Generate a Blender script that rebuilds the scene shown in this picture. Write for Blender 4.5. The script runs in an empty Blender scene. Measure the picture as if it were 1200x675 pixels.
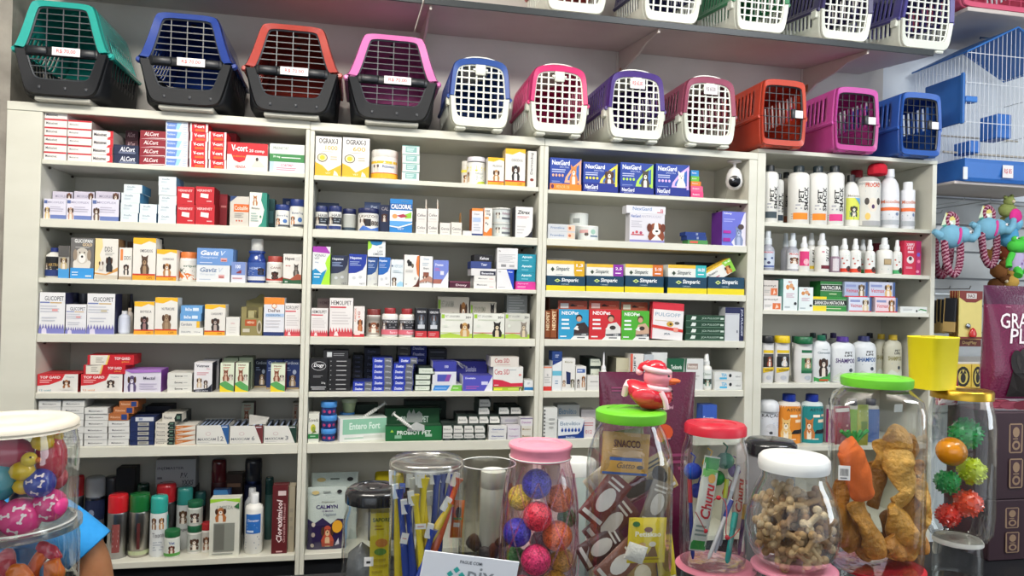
import bpy, bmesh, math, random
from mathutils import Vector, Matrix
from mathutils.geometry import tessellate_polygon
random.seed(7)
scene = bpy.context.scene
COL = scene.collection
PI = math.pi
# ------------------------------------------------------------------ camera model (measured from the cabinet grid)
FPX = 857.0
YAW, PITCH, ROLL = math.radians(11.627), math.radians(0.411), math.radians(1.370)
CAMZ = 1.5
_f = Vector((math.sin(YAW)*math.cos(PITCH), math.cos(YAW)*math.cos(PITCH), math.sin(PITCH)))
_r0 = Vector((math.cos(YAW), -math.sin(YAW), 0)); _u0 = _r0.cross(_f)
RR = _r0*math.cos(ROLL) + _u0*math.sin(ROLL)
UU = -_r0*math.sin(ROLL) + _u0*math.cos(ROLL)
def W(px, py, y):
 """world (x, z) of a photo pixel on the vertical plane at distance y"""
 d = (px-600)*RR + (337.5-py)*UU + FPX*_f
 return d.x*y/d.y, CAMZ + d.z*y/d.y
def PXM(y): return FPX/y
cam = bpy.data.objects.new('camera', bpy.data.cameras.new('camera')); COL.objects.link(cam)
cam.data.sensor_width = 36; cam.data.lens = FPX/1200*36; cam.data.clip_start = .02
M = Matrix.Identity(4)
for i in range(3):
 M[i][0] = RR[i]; M[i][1] = UU[i]; M[i][2] = -_f[i]
M[2][3] = CAMZ
cam.matrix_world = M; scene.camera = cam
# ------------------------------------------------------------------ colours and materials
def lin(h):
 if not isinstance(h, str): return tuple(h)
 h = h.lstrip('#')
 if len(h) == 3: h = ''.join(c*2 for c in h)
 o = []
 for i in (0, 2, 4):
  c = int(h[i:i+2], 16)/255
  o.append(c/12.92 if c <= .04045 else ((c+.055)/1.055)**2.4)
 return tuple(o)
def newmat(name):
 m = bpy.data.materials.new(name); m.use_nodes = True
 return m, m.node_tree, m.node_tree.nodes['Principled BSDF']
def printed(name, rough, spec=.5, bump=0, metal=0, coat=0, wear=.06, sss=0, ns=30, bs=220, bd=.002):
 m, nt, b = newmat(name)
 a = nt.nodes.new('ShaderNodeAttribute'); a.attribute_name = 'Col'
 n = nt.nodes.new('ShaderNodeTexNoise'); n.inputs['Scale'].default_value = ns; n.inputs['Detail'].default_value = 3
 tc = nt.nodes.new('ShaderNodeTexCoord'); nt.links.new(tc.outputs['Object'], n.inputs['Vector'])
 mr = nt.nodes.new('ShaderNodeMapRange'); mr.inputs['To Min'].default_value = 1-wear; mr.inputs['To Max'].default_value = 1+wear*.6
 nt.links.new(n.outputs['Fac'], mr.inputs['Value'])
 mx = nt.nodes.new('ShaderNodeMix'); mx.data_type = 'RGBA'; mx.blend_type = 'MULTIPLY'; mx.inputs['Factor'].default_value = 1
 nt.links.new(a.outputs['Color'], mx.inputs['A']); nt.links.new(mr.outputs['Result'], mx.inputs['B'])
 nt.links.new(mx.outputs['Result'], b.inputs['Base Color'])
 b.inputs['Roughness'].default_value = rough; b.inputs['Specular IOR Level'].default_value = spec
 b.inputs['Metallic'].default_value = metal; b.inputs['Coat Weight'].default_value = coat
 if sss:
  b.inputs['Subsurface Weight'].default_value = sss; b.inputs['Subsurface Scale'].default_value = .01
 if bump:
  n2 = nt.nodes.new('ShaderNodeTexNoise'); n2.inputs['Scale'].default_value = bs; n2.inputs['Detail'].default_value = 4
  nt.links.new(tc.outputs['Object'], n2.inputs['Vector'])
  bp = nt.nodes.new('ShaderNodeBump'); bp.inputs['Strength'].default_value = bump; bp.inputs['Distance'].default_value = bd
  nt.links.new(n2.outputs['Fac'], bp.inputs['Height']); nt.links.new(bp.outputs['Normal'], b.inputs['Normal'])
 return m
MAT = {
'card': printed('printed_card', .5, .35),
'plastic': printed('moulded_plastic', .38, .5),
'satin': printed('satin_plastic', .55, .25),
'gloss': printed('glossy_plastic', .16, .5, coat=.3),
'foil': printed('foil_film', .22, .6, bump=.5, coat=.4),
'metal': printed('brushed_metal', .3, .5, metal=1),
'cloth': printed('woven_cloth', .9, .1, bump=.6, wear=.15),
'food': printed('dried_treat', .6, .3, bump=1.0, wear=.35),
'crust': printed('crusty_fried_hide', .42, .5, bump=1.0, wear=.55, ns=70, bs=110, bd=.006),
'wood': printed('painted_board', .55, .35, bump=.08, wear=.10),
'skin': printed('skin', .5, .4, wear=.08, sss=.2),
}
def clear(name, tint, gloss_min=.04, gloss_max=.55, rough=.04):
 """thin clear plastic: straight-through light plus a Fresnel reflection"""
 m = bpy.data.materials.new(name); m.use_nodes = True; nt = m.node_tree; nt.nodes.clear()
 o = nt.nodes.new('ShaderNodeOutputMaterial'); mix = nt.nodes.new('ShaderNodeMixShader')
 t = nt.nodes.new('ShaderNodeBsdfTransparent'); t.inputs['Color'].default_value = (*lin(tint), 1)
 g = nt.nodes.new('ShaderNodeBsdfGlossy'); g.inputs['Roughness'].default_value = rough; g.inputs['Color'].default_value = (1, 1, 1, 1)
 lw = nt.nodes.new('ShaderNodeLayerWeight'); lw.inputs['Blend'].default_value = .35
 mr = nt.nodes.new('ShaderNodeMapRange'); mr.inputs['To Min'].default_value = gloss_min; mr.inputs['To Max'].default_value = gloss_max
 n = nt.nodes.new('ShaderNodeTexNoise'); n.inputs['Scale'].default_value = 25
 tc = nt.nodes.new('ShaderNodeTexCoord'); nt.links.new(tc.outputs['Object'], n.inputs['Vector'])
 bp = nt.nodes.new('ShaderNodeBump'); bp.inputs['Strength'].default_value = .25; bp.inputs['Distance'].default_value = .004
 nt.links.new(n.outputs['Fac'], bp.inputs['Height'])
 nt.links.new(bp.outputs['Normal'], g.inputs['Normal'])
 nt.links.new(lw.outputs['Facing'], mr.inputs['Value']); nt.links.new(mr.outputs['Result'], mix.inputs['Fac'])
 nt.links.new(t.outputs[0], mix.inputs[1]); nt.links.new(g.outputs[0], mix.inputs[2]); nt.links.new(mix.outputs[0], o.inputs['Surface'])
 return m
MAT['clear'] = clear('clear_plastic', '#f3f5f3', .035, .6)
MAT['clearpink'] = clear('pink_clear_plastic', '#fae4ec', .035, .6)
MAT['film'] = clear('clear_film', '#f4f4f2', .08, .6, .12)
MAT['frost'] = clear('frosted_plastic', '#d9d8d0', .16, .6, .2)
# ------------------------------------------------------------------ mesh builder
class MB:
 def __init__(s): s.v = []; s.f = []; s.c = []; s.sm = []
 def add(s, pts, faces, col, smooth=False):
  o = len(s.v); s.v += [tuple(p) for p in pts]; c = lin(col)
  for f in faces: s.f.append([i+o for i in f]); s.c.append(c); s.sm.append(smooth)
 def poly(s, pts, col): s.add(pts, [list(range(len(pts)))], col)
 def box(s, x0, x1, y0, y1, z0, z1, col, side=None, top=None, bot=None, left=None, back=None):
  P = [(x0,y0,z0),(x1,y0,z0),(x1,y1,z0),(x0,y1,z0),(x0,y0,z1),(x1,y0,z1),(x1,y1,z1),(x0,y1,z1)]
  side = side or col
  for f, c in (([0,1,5,4],col),([1,2,6,5],side),([2,3,7,6],back or side),([3,0,4,7],left or side),([4,5,6,7],top or col),([3,2,1,0],bot or col)):
   s.add([P[i] for i in f], [[0,1,2,3]], c)
 def bbox(s, x0, x1, y0, y1, z0, z1, col, b=.002, seg=1):
  """box with rounded edges"""
  bm = bmesh.new(); bmesh.ops.create_cube(bm, size=1)
  for v in bm.verts:
   v.co = Vector(((x0+x1)/2+v.co.x*(x1-x0), (y0+y1)/2+v.co.y*(y1-y0), (z0+z1)/2+v.co.z*(z1-z0)))
  bmesh.ops.bevel(bm, geom=bm.edges[:], offset=b, segments=seg, profile=.6, affect='EDGES')
  s.from_bm(bm, col, seg > 1)
 def from_bm(s, bm, col, smooth=False, mat=None):
  bm.verts.index_update()
  pts = [(mat @ v.co if mat else v.co.copy()) for v in bm.verts]
  s.add(pts, [[v.index for v in f.verts] for f in bm.faces], col, smooth); bm.free()
 def loft(s, rings, col, closed=True, smooth=True, skip=None, cap0=False, cap1=False, colf=None):
  n = len(rings[0]); o = len(s.v)
  for r in rings: s.v += [tuple(p) for p in r]
  c = lin(col)
  for i in range(len(rings)-1):
   for j in range(n if closed else n-1):
    if skip and skip(i, j): continue
    k = (j+1) % n
    s.f.append([o+i*n+j, o+i*n+k, o+(i+1)*n+k, o+(i+1)*n+j]); s.c.append(lin(colf(i, j)) if colf else c); s.sm.append(smooth)
  if cap0: s.f.append([o+j for j in range(n)][::-1]); s.c.append(c); s.sm.append(False)
  if cap1: s.f.append([o+(len(rings)-1)*n+j for j in range(n)]); s.c.append(c); s.sm.append(False)
 def lathe(s, prof, col, seg=24, cx=0, cy=0, sx=1, sy=1, smooth=True, colf=None, rf=None):
  rings = []
  for r, z in prof:
   rr = []
   for k in range(seg):
    a = 2*PI*k/seg; q = rf(a, z) if rf else 1
    rr.append((cx+r*q*sx*math.cos(a), cy+r*q*sy*math.sin(a), z))
   rings.append(rr)
  s.loft(rings, col, True, smooth, cap0=prof[0][0] > 1e-5, cap1=prof[-1][0] > 1e-5, colf=colf)
 def tube(s, path, r, col, seg=8, closed=False, smooth=True, rad=None, colf=None):
  path = [Vector(p) for p in path]; n = len(path); rings = []; up = Vector((0, 0, 1)); prev = None
  for i, p in enumerate(path):
   a = path[(i-1) % n] if (closed or i > 0) else p; b = path[(i+1) % n] if (closed or i < n-1) else p
   t = (b-a).normalized() if (b-a).length > 1e-9 else Vector((0, 0, 1))
   if prev is None:
    s1 = t.cross(up) if abs(t.z) < .95 else t.cross(Vector((1, 0, 0)))
   else: s1 = prev - t*prev.dot(t)
   s1.normalize(); prev = s1; s2 = t.cross(s1)
   q = rad[i] if rad else r
   rings.append([p + s1*q*math.cos(2*PI*k/seg) + s2*q*math.sin(2*PI*k/seg) for k in range(seg)])
  if closed: rings.append(rings[0])
  s.loft(rings, col, True, smooth, cap0=not closed, cap1=not closed, colf=colf)
 def ball(s, c, r, col, sub=2, sc=(1, 1, 1), rot=None, colf=None):
  bm = bmesh.new(); bmesh.ops.create_icosphere(bm, subdivisions=sub, radius=r)
  m = Matrix.Translation(Vector(c)) @ (rot.to_matrix().to_4x4() if rot else Matrix.Identity(4)) @ Matrix.Diagonal((*sc, 1))
  s.from_bm(bm, col, True, m)
 def build(s, name, mat='card', parent=None, loc=(0, 0, 0), rot=(0, 0, 0), subs=0, solid=0):
  me = bpy.data.meshes.new(name); me.from_pydata(s.v, [], s.f)
  ca = me.color_attributes.new('Col', 'FLOAT_COLOR', 'CORNER')
  buf = []
  for p, c in zip(me.polygons, s.c):
   buf += [*c, 1.0]*p.loop_total
  ca.data.foreach_set('color', buf)
  me.polygons.foreach_set('use_smooth', s.sm)
  if any(s.sm): me.set_sharp_from_angle(angle=math.radians(48))
  me.materials.append(MAT[mat] if isinstance(mat, str) else mat); me.update()
  o = bpy.data.objects.new(name, me); COL.objects.link(o)
  o.location = loc; o.rotation_euler = rot
  if parent: o.parent = parent
  if solid:
   m = o.modifiers.new('thickness', 'SOLIDIFY'); m.thickness = solid; m.offset = 0
  if subs:
   m = o.modifiers.new('smooth', 'SUBSURF'); m.levels = subs; m.render_levels = subs
  return o
LABELS = {}
import re as _re
def nwords(t): return len(_re.findall(r"[A-Za-z0-9][A-Za-z0-9'-]*", t))
def tag(o, label, cat, group=None, kind=None):
 if not 4 <= nwords(label) <= 16: print('LABEL LENGTH', nwords(label), label)
 if label in LABELS: print('LABEL REPEAT', label)
 LABELS[label] = 1
 o['label'] = label; o['category'] = cat
 if group: o['group'] = group
 if kind: o['kind'] = kind
 return o
def empty(name, loc=(0, 0, 0), rz=0, rot=None):
 o = bpy.data.objects.new(name, None); COL.objects.link(o); o.location = loc; o.rotation_euler = rot or (0, 0, rz); o.empty_display_size = .02
 return o
def structure(o): o['kind'] = 'structure'; return o
def dup(root, loc=None, rz=None, rot=None):
 """a copy of a thing with copies of its parts and sub-parts"""
 r = root.copy(); COL.objects.link(r)
 if loc is not None: r.location = loc
 if rz is not None: r.rotation_euler = (0, 0, rz)
 if rot is not None: r.rotation_euler = rot
 for ch in KIDS.get(root.name, []):
  c = ch.copy(); COL.objects.link(c); c.parent = r; KIDS.setdefault(r.name, []).append(c)
  for g in KIDS.get(ch.name, []):
   d = g.copy(); COL.objects.link(d); d.parent = c; KIDS.setdefault(c.name, []).append(d)
 return r
KIDS = {}
def kid(o): KIDS.setdefault(o.parent.name, []).append(o); return o
# ------------------------------------------------------------------ lettering and print
_tc = {}
def textmesh(s, bold=0, shear=0):
 k = (s, bold, shear)
 if k in _tc: return _tc[k]
 cu = bpy.data.curves.new('lettering', 'FONT'); cu.body = s; cu.size = 1; cu.resolution_u = 2 if len(s) < 12 else 1
 cu.offset = .010+.016*bold; cu.shear = shear; cu.fill_mode = 'FRONT'
 ob = bpy.data.objects.new('lettering', cu)
 me = ob.to_mesh()
 v = [(a.co.x, a.co.y) for a in me.vertices]; f = [list(p.vertices) for p in me.polygons]
 ob.to_mesh_clear(); bpy.data.objects.remove(ob); bpy.data.curves.remove(cu)
 if not v: v = [(0, 0)]; f = []
 x0 = min(a[0] for a in v); x1 = max(a[0] for a in v); y0 = min(a[1] for a in v); y1 = max(a[1] for a in v)
 _tc[k] = ([((a-x0)/max(1e-6, x1-x0), (b-y0)/max(1e-6, y1-y0)) for a, b in v], f)
 return _tc[k]
def r_(u0, v0, u1, v1, c): return ('r', u0, v0, u1, v1, c)
def p_(pts, c): return ('p', pts, c)
def e_(u, v, a, b, c): return ('e', u, v, a, b, c)
def t_(s, u0, v0, u1, v1, c, bold=1, shear=0, rot=0): return ('t', s, u0, v0, u1, v1, c, bold, shear, rot)
def l_(u0, v0, u1, v1, c, n=3): return ('l', u0, v0, u1, v1, c, n)
def dog(u0, v0, u1, v1, c='#8a5a35', c2='#e9dfd2', ears='flop'):
 w = u1-u0; h = v1-v0
 def q(a, b): return (u0+a*w, v0+b*h)
 L = [p_([q(.18,0), q(.12,.3), q(.28,.58), q(.72,.58), q(.9,.3), q(.86,0)], c),
  p_([q(.36,0), q(.36,.4), q(.5,.52), q(.64,.4), q(.66,0)], c2),
  ('e', *q(.5,.7), .26*w, .25*h, c)]
 if ears == 'flop':
  L += [('e', *q(.22,.7), .11*w, .2*h, '#4a2f20'), ('e', *q(.78,.7), .11*w, .2*h, '#4a2f20')]
 else:
  L += [p_([q(.26,.8), q(.2,1.05), q(.44,.92)], c), p_([q(.56,.92), q(.8,1.05), q(.74,.8)], c)]
 L += [('e', *q(.5,.62), .13*w, .13*h, c2), ('e', *q(.5,.66), .045*w, .035*h, '#1a1512'),
  ('e', *q(.4,.77), .03*w, .028*h, '#1a1512'), ('e', *q(.6,.77), .03*w, .028*h, '#1a1512')]
 return L
def fan(mb, pts, c, mp, k, ncol):
 if ncol == 1: mb.poly([mp(u, v, k) for u, v in pts], c); return
 T = [tuple(tuple(pts[i]) for i in t) for t in tessellate_polygon([[Vector((u, v, 0)) for u, v in pts]])]
 for _ in range(3):
  Q = []
  for t in T:
   L = [(math.dist(t[i], t[(i+1) % 3]), i) for i in range(3)]; d, i = max(L)
   if d < .14: Q.append(t); continue
   a, b, e = t[i], t[(i+1) % 3], t[(i+2) % 3]; h = ((a[0]+b[0])/2, (a[1]+b[1])/2); Q += [(a, h, e), (h, b, e)]
  T = Q
 for t in T: mb.poly([mp(u, v, k) for u, v in t], c)
def emit(mb, art, mp, ncol=1):
 k = 0; rnd = random.Random(len(art)*13+5)
 flat = []
 for a in art: flat += a if isinstance(a, list) else [a]
 for a in flat:
  k += 1; T = a[0]
  if T == 'r':
   _, u0, v0, u1, v1, c = a
   n = ncol if abs(u1-u0) > .12 else 1
   for i in range(n):
    a0 = u0+(u1-u0)*i/n; a1 = u0+(u1-u0)*(i+1)/n
    nr = 8 if ncol > 1 and abs(v1-v0) > .3 else 1
    for j in range(nr):
     b0 = v0+(v1-v0)*j/nr; b1 = v0+(v1-v0)*(j+1)/nr; mb.poly([mp(a0, b0, k), mp(a1, b0, k), mp(a1, b1, k), mp(a0, b1, k)], c)
  elif T == 'p': fan(mb, a[1], a[2], mp, k, ncol)
  elif T == 'e':
   _, u, v, ru, rv, c = a
   fan(mb, [(u+ru*math.cos(2*PI*i/14), v+rv*math.sin(2*PI*i/14)) for i in range(14)], c, mp, k, ncol)
  elif T == 't':
   _, s, u0, v0, u1, v1, c, bold, shear, rot = a
   vs, fs = textmesh(s, bold, shear)
   if rot == 90: P = [mp(u1-(u1-u0)*y, v0+(v1-v0)*x, k) for x, y in vs]
   elif rot == -90: P = [mp(u0+(u1-u0)*y, v1-(v1-v0)*x, k) for x, y in vs]
   elif rot == 180: P = [mp(u1-(u1-u0)*x, v1-(v1-v0)*y, k) for x, y in vs]
   else: P = [mp(u0+(u1-u0)*x, v0+(v1-v0)*y, k) for x, y in vs]
   mb.add(P, fs, c)
  elif T == 'l':
   _, u0, v0, u1, v1, c, n = a
   for i in range(n):
    y = v1-(v1-v0)*(i+.5)/n; hh = (v1-v0)/n*.22; e = u1-(u1-u0)*rnd.random()*.35
    mb.poly([mp(u0, y-hh, k), mp(e, y-hh, k), mp(e, y+hh, k), mp(u0, y+hh, k)], c)
# ------------------------------------------------------------------ shelves: heights above the floor
YF = 2.5; YB = 2.775; YW = 2.83
CABX = {1: (-.977, -.192), 2: (-.164, .604), 3: (.635, 1.410), 4: (1.478, 2.205)}
ZS = {1: [2.052, 1.880, 1.697, 1.5136, 1.341, 1.158, .9886, .623],
 2: [2.050, 1.876, 1.697, 1.5136, 1.341, 1.158, .9886, .623],
 3: [2.048, 1.870, 1.697, 1.5136, 1.341, 1.158, .9886, .623],
 4: [2.065, 1.791, 1.610, 1.460, 1.184, .945, .623]}
TH = {1: [.027, .015, .027, .016, .027, .019, .034, .02],
 2: [.028, .016, .027, .014, .027, .018, .034, .02],
 3: [.026, .014, .025, .024, .025, .024, .034, .02],
 4: [.015, .015, .016, .016, .019, .02, .02]}
CABN = {1: 'leftmost cabinet', 2: 'second cabinet', 3: 'third cabinet', 4: 'rightmost cabinet'}
ROWN = ['', 'top shelf', 'second shelf', 'third shelf', 'fourth shelf', 'fifth shelf', 'sixth shelf', 'bottom shelf']
cur = {'c': 1, 'r': 1}
def at(c, r): cur['c'] = c; cur['r'] = r
def suffix(): return f"{ROWN[cur['r']]} of {CABN[cur['c']]}"
def compose(desc, pos=''):
 """label: look, then place in its stack, then shelf and cabinet, in at most 16 words"""
 a, b_ = ROWN[cur['r']], CABN[cur['c']]
 short = pos.replace(' one of', ' of').replace(' one in', ' in').replace(' up of', ' of').replace(' of the ', ' of ')
 for P in ((pos, short) if pos else ('',)):
  for S in (f'{a} of {b_}', f'{a}, {b_}', b_, a, ''):
   L = desc+(', '+P if P else '')+(', '+S if S else '')
   if nwords(L) <= 16 and L not in LABELS: return L
 return desc+(', '+short if short else '')
def zshelf(): return ZS[cur['c']][cur['r']]
ORD = ['bottom', 'second', 'third', 'fourth', 'fifth', 'sixth', 'seventh', 'eighth']
WHITE = '#e9e8e2'
def carton_mesh(w, h, d, col, art, side, top, sart=None, tart=None):
 mb = MB(); mb.box(-w/2, w/2, 0, d, 0, h, col, side or col, top or col)
 emit(mb, art, lambda u, v, k: (-w/2+u*w, -.00018*k, v*h))
 if sart: # right side (seen on the left half of the photo) and left side
  emit(mb, sart, lambda u, v, k: (w/2+.00018*k, u*d, v*h)); emit(mb, sart, lambda u, v, k: (-w/2-.00018*k, d-u*d, v*h))
 mb.box(-w/2+.0006, w/2-.0006, d*.5-.0003, d*.5+.0003, h, h+.0002, '#b9b6ae')
 return mb
def B(x0, x1, yt, desc, art=(), col=WHITE, side=None, top=None, o=.012, d=.06, base=None, yb=None, n=1, grp=None, name='medicine_box', cat='box', rz=0, ph='', jit=.0012, sart=None, gap=.0004, rx=0, suf=True):
 """carton(s) whose front face spans photo columns x0..x1 and whose top is at photo row yt, standing on the shelf or on base"""
 y = YF + o; z0 = zshelf() if base is None else base
 if yb is not None: z0 = W((x0+x1)/2, yb, y)[1]
 ymid = (yt + 8)
 xa = W(x0, ymid, y)[0]; xb = W(x1, ymid, y)[0]; zt = W((x0+x1)/2, yt, y)[1]
 if suf and not rz:
  lo, hi = CABX[cur['c']]; lo += .0022; hi -= .0022
  xa, xb = max(xa, lo), min(xb, hi)
  if o+d > .268: d = max(.02, .268-o)
 H = (zt-z0)/n; w = xb-xa-2*gap
 if w < .004 or H < .003: print('BAD BOX', desc, w, H)
 mb = carton_mesh(w, H-.0004, d, col, list(art), side, top, sart)
 first = None
 for i in range(n):
  j = random.uniform(-jit, jit) if n > 1 else 0
  loc = ((xa+xb)/2+j, y+(random.uniform(0, .003) if n > 1 else 0), z0+i*H+.0002)
  if i == 0: ob = first = mb.build(name, 'card', None, loc, (rx, 0, rz))
  else: ob = first.copy(); COL.objects.link(ob); ob.location = loc; ob.rotation_euler = (0, 0, rz+random.uniform(-.015, .015))
  if n > 1:
   pos = f"{'top' if i == n-1 else ORD[i]} of {ph.replace('of ', '', 1) if ph.startswith('of ') else (ph or 'its stack')}".replace('of in ', 'in ').replace('of under ', 'under ').replace('of beside', 'beside')
   tag(ob, compose(desc, pos), cat, grp or f"{desc}, {ph or 'one stack'}, {suffix()}")
  else: tag(ob, compose(desc), cat, grp)
 return zt, (xa+xb)/2
def bottle(x0, x1, yt, desc, prof, cap, body='#e9e8e2', capcol='#222', art=(), lab=(.1, .62), o=.03, base=None, name='bottle', cat='bottle', mat='plastic', capmat='plastic', flat=1., labcol=None, grp=None, suf=True, capname='cap', yb=None, wrap=1.25, rz=None):
 """prof: body outline [(radius fraction, height fraction)...], cap: [(r, z)...] in the same fractions of the whole height"""
 y = YF+o; z0 = zshelf() if base is None else base
 if yb is not None: z0 = W((x0+x1)/2, yb, y)[1]
 ym = yt+20
 xa = W(x0, ym, y)[0]; xb = W(x1, ym, y)[0]; zt = W((x0+x1)/2, yt, y)[1]
 R = (xb-xa)/2*.985; H = zt-z0
 lo, hi = CABX[cur['c']]; mx_ = R*1.04+.0015
 cxx = (xa+xb)/2
 if suf: cxx = min(max(cxx, lo+mx_), hi-mx_); y = min(y, YF+.272-2*R*flat)
 xa, xb = cxx-R, cxx+R
 if H < .01: print('BAD BOTTLE', desc, H)
 mb = MB(); mb.lathe([(r*R, z*H) for r, z in prof], body, 28, 0, 0, 1, flat)
 if rz is None: rz = -.65*math.atan2((xa+xb)/2, y)*(1 if flat == 1 else .3)
 root = mb.build(name, mat, None, ((xa+xb)/2, y+R*flat, z0+.0003), (0, 0, rz))
 if art or labcol:
  lb = MB(); v0, v1 = lab
  def rad(z):
   for (ra, za), (rb, zb) in zip(prof, prof[1:]):
    if za <= z <= zb and zb > za: return ra+(rb-ra)*(z-za)/(zb-za)
   return prof[-1][0]
  def mp(u, v, k):
   z = v0+(v1-v0)*v; a = (u-.5)*2*wrap; q = rad(z)*R+.0006+.00015*k
   return (math.sin(a)*q, -math.cos(a)*q*flat, z*H)
  A = ([r_(0, 0, 1, 1, labcol)] if labcol else [])+list(art)
  emit(lb, A, mp, 10); kid(lb.build('label_print', 'card', root))
 if cap:
  cb = MB(); seg = 28
  cb.lathe([(r*R, z*H) for r, z in cap], capcol, seg, rf=lambda a, z: 1+.012*(1 if int(a*14/PI) % 2 else -1))
  kid(cb.build(capname, capmat, root))
 tag(root, compose(desc), cat, grp)
 return root, zt
JARP = [(.0, 0), (.93, 0), (1, .03), (1, .70), (.97, .76), (.86, .80)]
JARC = [(.88, .78), (.9, .78), (.9, .98), (.86, 1), (0, 1)]
WIDEP = [(0, 0), (.95, 0), (1, .03), (1, .74), (.97, .78)]
WIDEC = [(1, .76), (1.02, .77), (1.02, .98), (.98, 1), (0, 1)]
BOTP = [(0, 0), (.93, 0), (1, .02), (1, .68), (.93, .76), (.6, .83), (.42, .86), (.42, .87)]
BOTC = [(.44, .86), (.5, .86), (.48, .99), (.42, 1), (0, 1)]
SHAMP = [(0, 0), (.9, 0), (1, .015), (1, .86), (.92, .895), (.5, .90), (.45, .905)]
SHAMC = [(.5, .90), (.58, .90), (.58, .97), (.5, .975), (.5, 1), (0, 1)]
SHOP = [(0, 0), (.88, 0), (.98, .02), (1, .3), (.98, .6), (.86, .74), (.62, .82), (.4, .85), (.4, .87)]
SHOC = [(.44, .86), (.5, .86), (.46, .99), (0, 1)]
SPRP = [(0, 0), (.92, 0), (1, .02), (1, .58), (.9, .64), (.5, .68), (.5, .70)]
SPRC = [(.56, .69), (.6, .69), (.58, .80), (.42, .82), (.36, .98), (.28, 1), (0, 1)]
CANP = [(0, 0), (.96, 0), (1, .01), (1, .7), (.97, .72), (.93, .73)]
CANC = [(.9, .72), (1.0, .725), (1.0, .95), (.93, .99), (.8, 1), (0, 1)]
# ------------------------------------------------------------------ room
def plain(name, c1, c2, scale=3, rough=.7, bump=.1, stretch=(1, 1, 1), spec=.3):
 m, nt, b = newmat(name)
 tc = nt.nodes.new('ShaderNodeTexCoord'); mp = nt.nodes.new('ShaderNodeMapping'); mp.inputs['Scale'].default_value = stretch
 n = nt.nodes.new('ShaderNodeTexNoise'); n.inputs['Scale'].default_value = scale; n.inputs['Detail'].default_value = 6
 cr = nt.nodes.new('ShaderNodeValToRGB'); cr.color_ramp.elements[0].position = .3; cr.color_ramp.elements[1].position = .7
 cr.color_ramp.elements[0].color = (*lin(c1), 1); cr.color_ramp.elements[1].color = (*lin(c2), 1)
 nt.links.new(tc.outputs['Object'], mp.inputs['Vector']); nt.links.new(mp.outputs['Vector'], n.inputs['Vector'])
 nt.links.new(n.outputs['Fac'], cr.inputs['Fac']); nt.links.new(cr.outputs['Color'], b.inputs['Base Color'])
 b.inputs['Roughness'].default_value = rough; b.inputs['Specular IOR Level'].default_value = spec
 bp = nt.nodes.new('ShaderNodeBump'); bp.inputs['Strength'].default_value = bump; bp.inputs['Distance'].default_value = .003
 n3 = nt.nodes.new('ShaderNodeTexNoise'); n3.inputs['Scale'].default_value = 60; nt.links.new(tc.outputs['Object'], n3.inputs['Vector'])
 nt.links.new(n3.outputs['Fac'], bp.inputs['Height']); nt.links.new(bp.outputs['Normal'], b.inputs['Normal'])
 return m
MAT['wall'] = plain('painted_wall', '#c2bdb6', '#d2cec8', 2.5, .8)
MAT['daylit'] = plain('pale_wall', '#d4dae0', '#e2e7ea', 2.0, .7)  # same back wall, daylight put into its brighter, cooler colour
MAT['board'] = plain('cream_melamine', '#d3d2c4', '#dcdbce', 4, .42, .04, (1, 1, 3))
MAT['panel'] = plain('back_panel', '#cfcabb', '#d8d4c7', 3, .6, .05)
MAT['dark'] = plain('dark_counter', '#141518', '#202226', 6, .4, .03)
MAT['floor'] = plain('floor_tile', '#5a554e', '#6b665e', 2, .5)
MAT['under'] = plain('shelf_laminate', '#c6bbb4', '#d2c8c2', 3, .5, .04)
def wallbox(name, x0, x1, y0, y1, z0, z1, mat):
 mb = MB(); mb.box(x0, x1, y0, y1, z0, z1, '#fff'); return structure(mb.build(name, mat))
wallbox('wall_back', -2.2, 2.232, YW, YW+.12, -.02, 3.0, 'wall')
wallbox('wall_back', 2.232, 4.6, YW, YW+.12, -.02, 3.0, 'daylit')
wallbox('floor', -2.2, 4.6, -1.5, YW, -.1, 0, 'floor')
wallbox('ceiling', -2.2, 4.6, -1.7, YW, 2.95, 3.05, 'wall')
wallbox('wall_left', -2.2, -2.08, -.6, YW, 0, 2.95, 'wall')
wallbox('wall_front', -2.2, 1.4, -1.7, -1.58, 0, 1.2, 'wall')  # unseen low wall, added to hold front light off the lower shelves
wallbox('wall_right', 4.6, 4.7, -1.5, YW, 0, 2.95, 'wall')
wallbox('wall_pilaster', -1.42, -1.11, 2.60, YW, 0, 2.95, plain('worn_plaster', '#8a857c', '#b8b2a8', 7, .85, .5))
mb = MB(); mb.box(-1.47, -1.42, 2.58, 2.70, 0, 2.95, '#4d5157'); structure(mb.build('trim_1', 'metal'))
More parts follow.
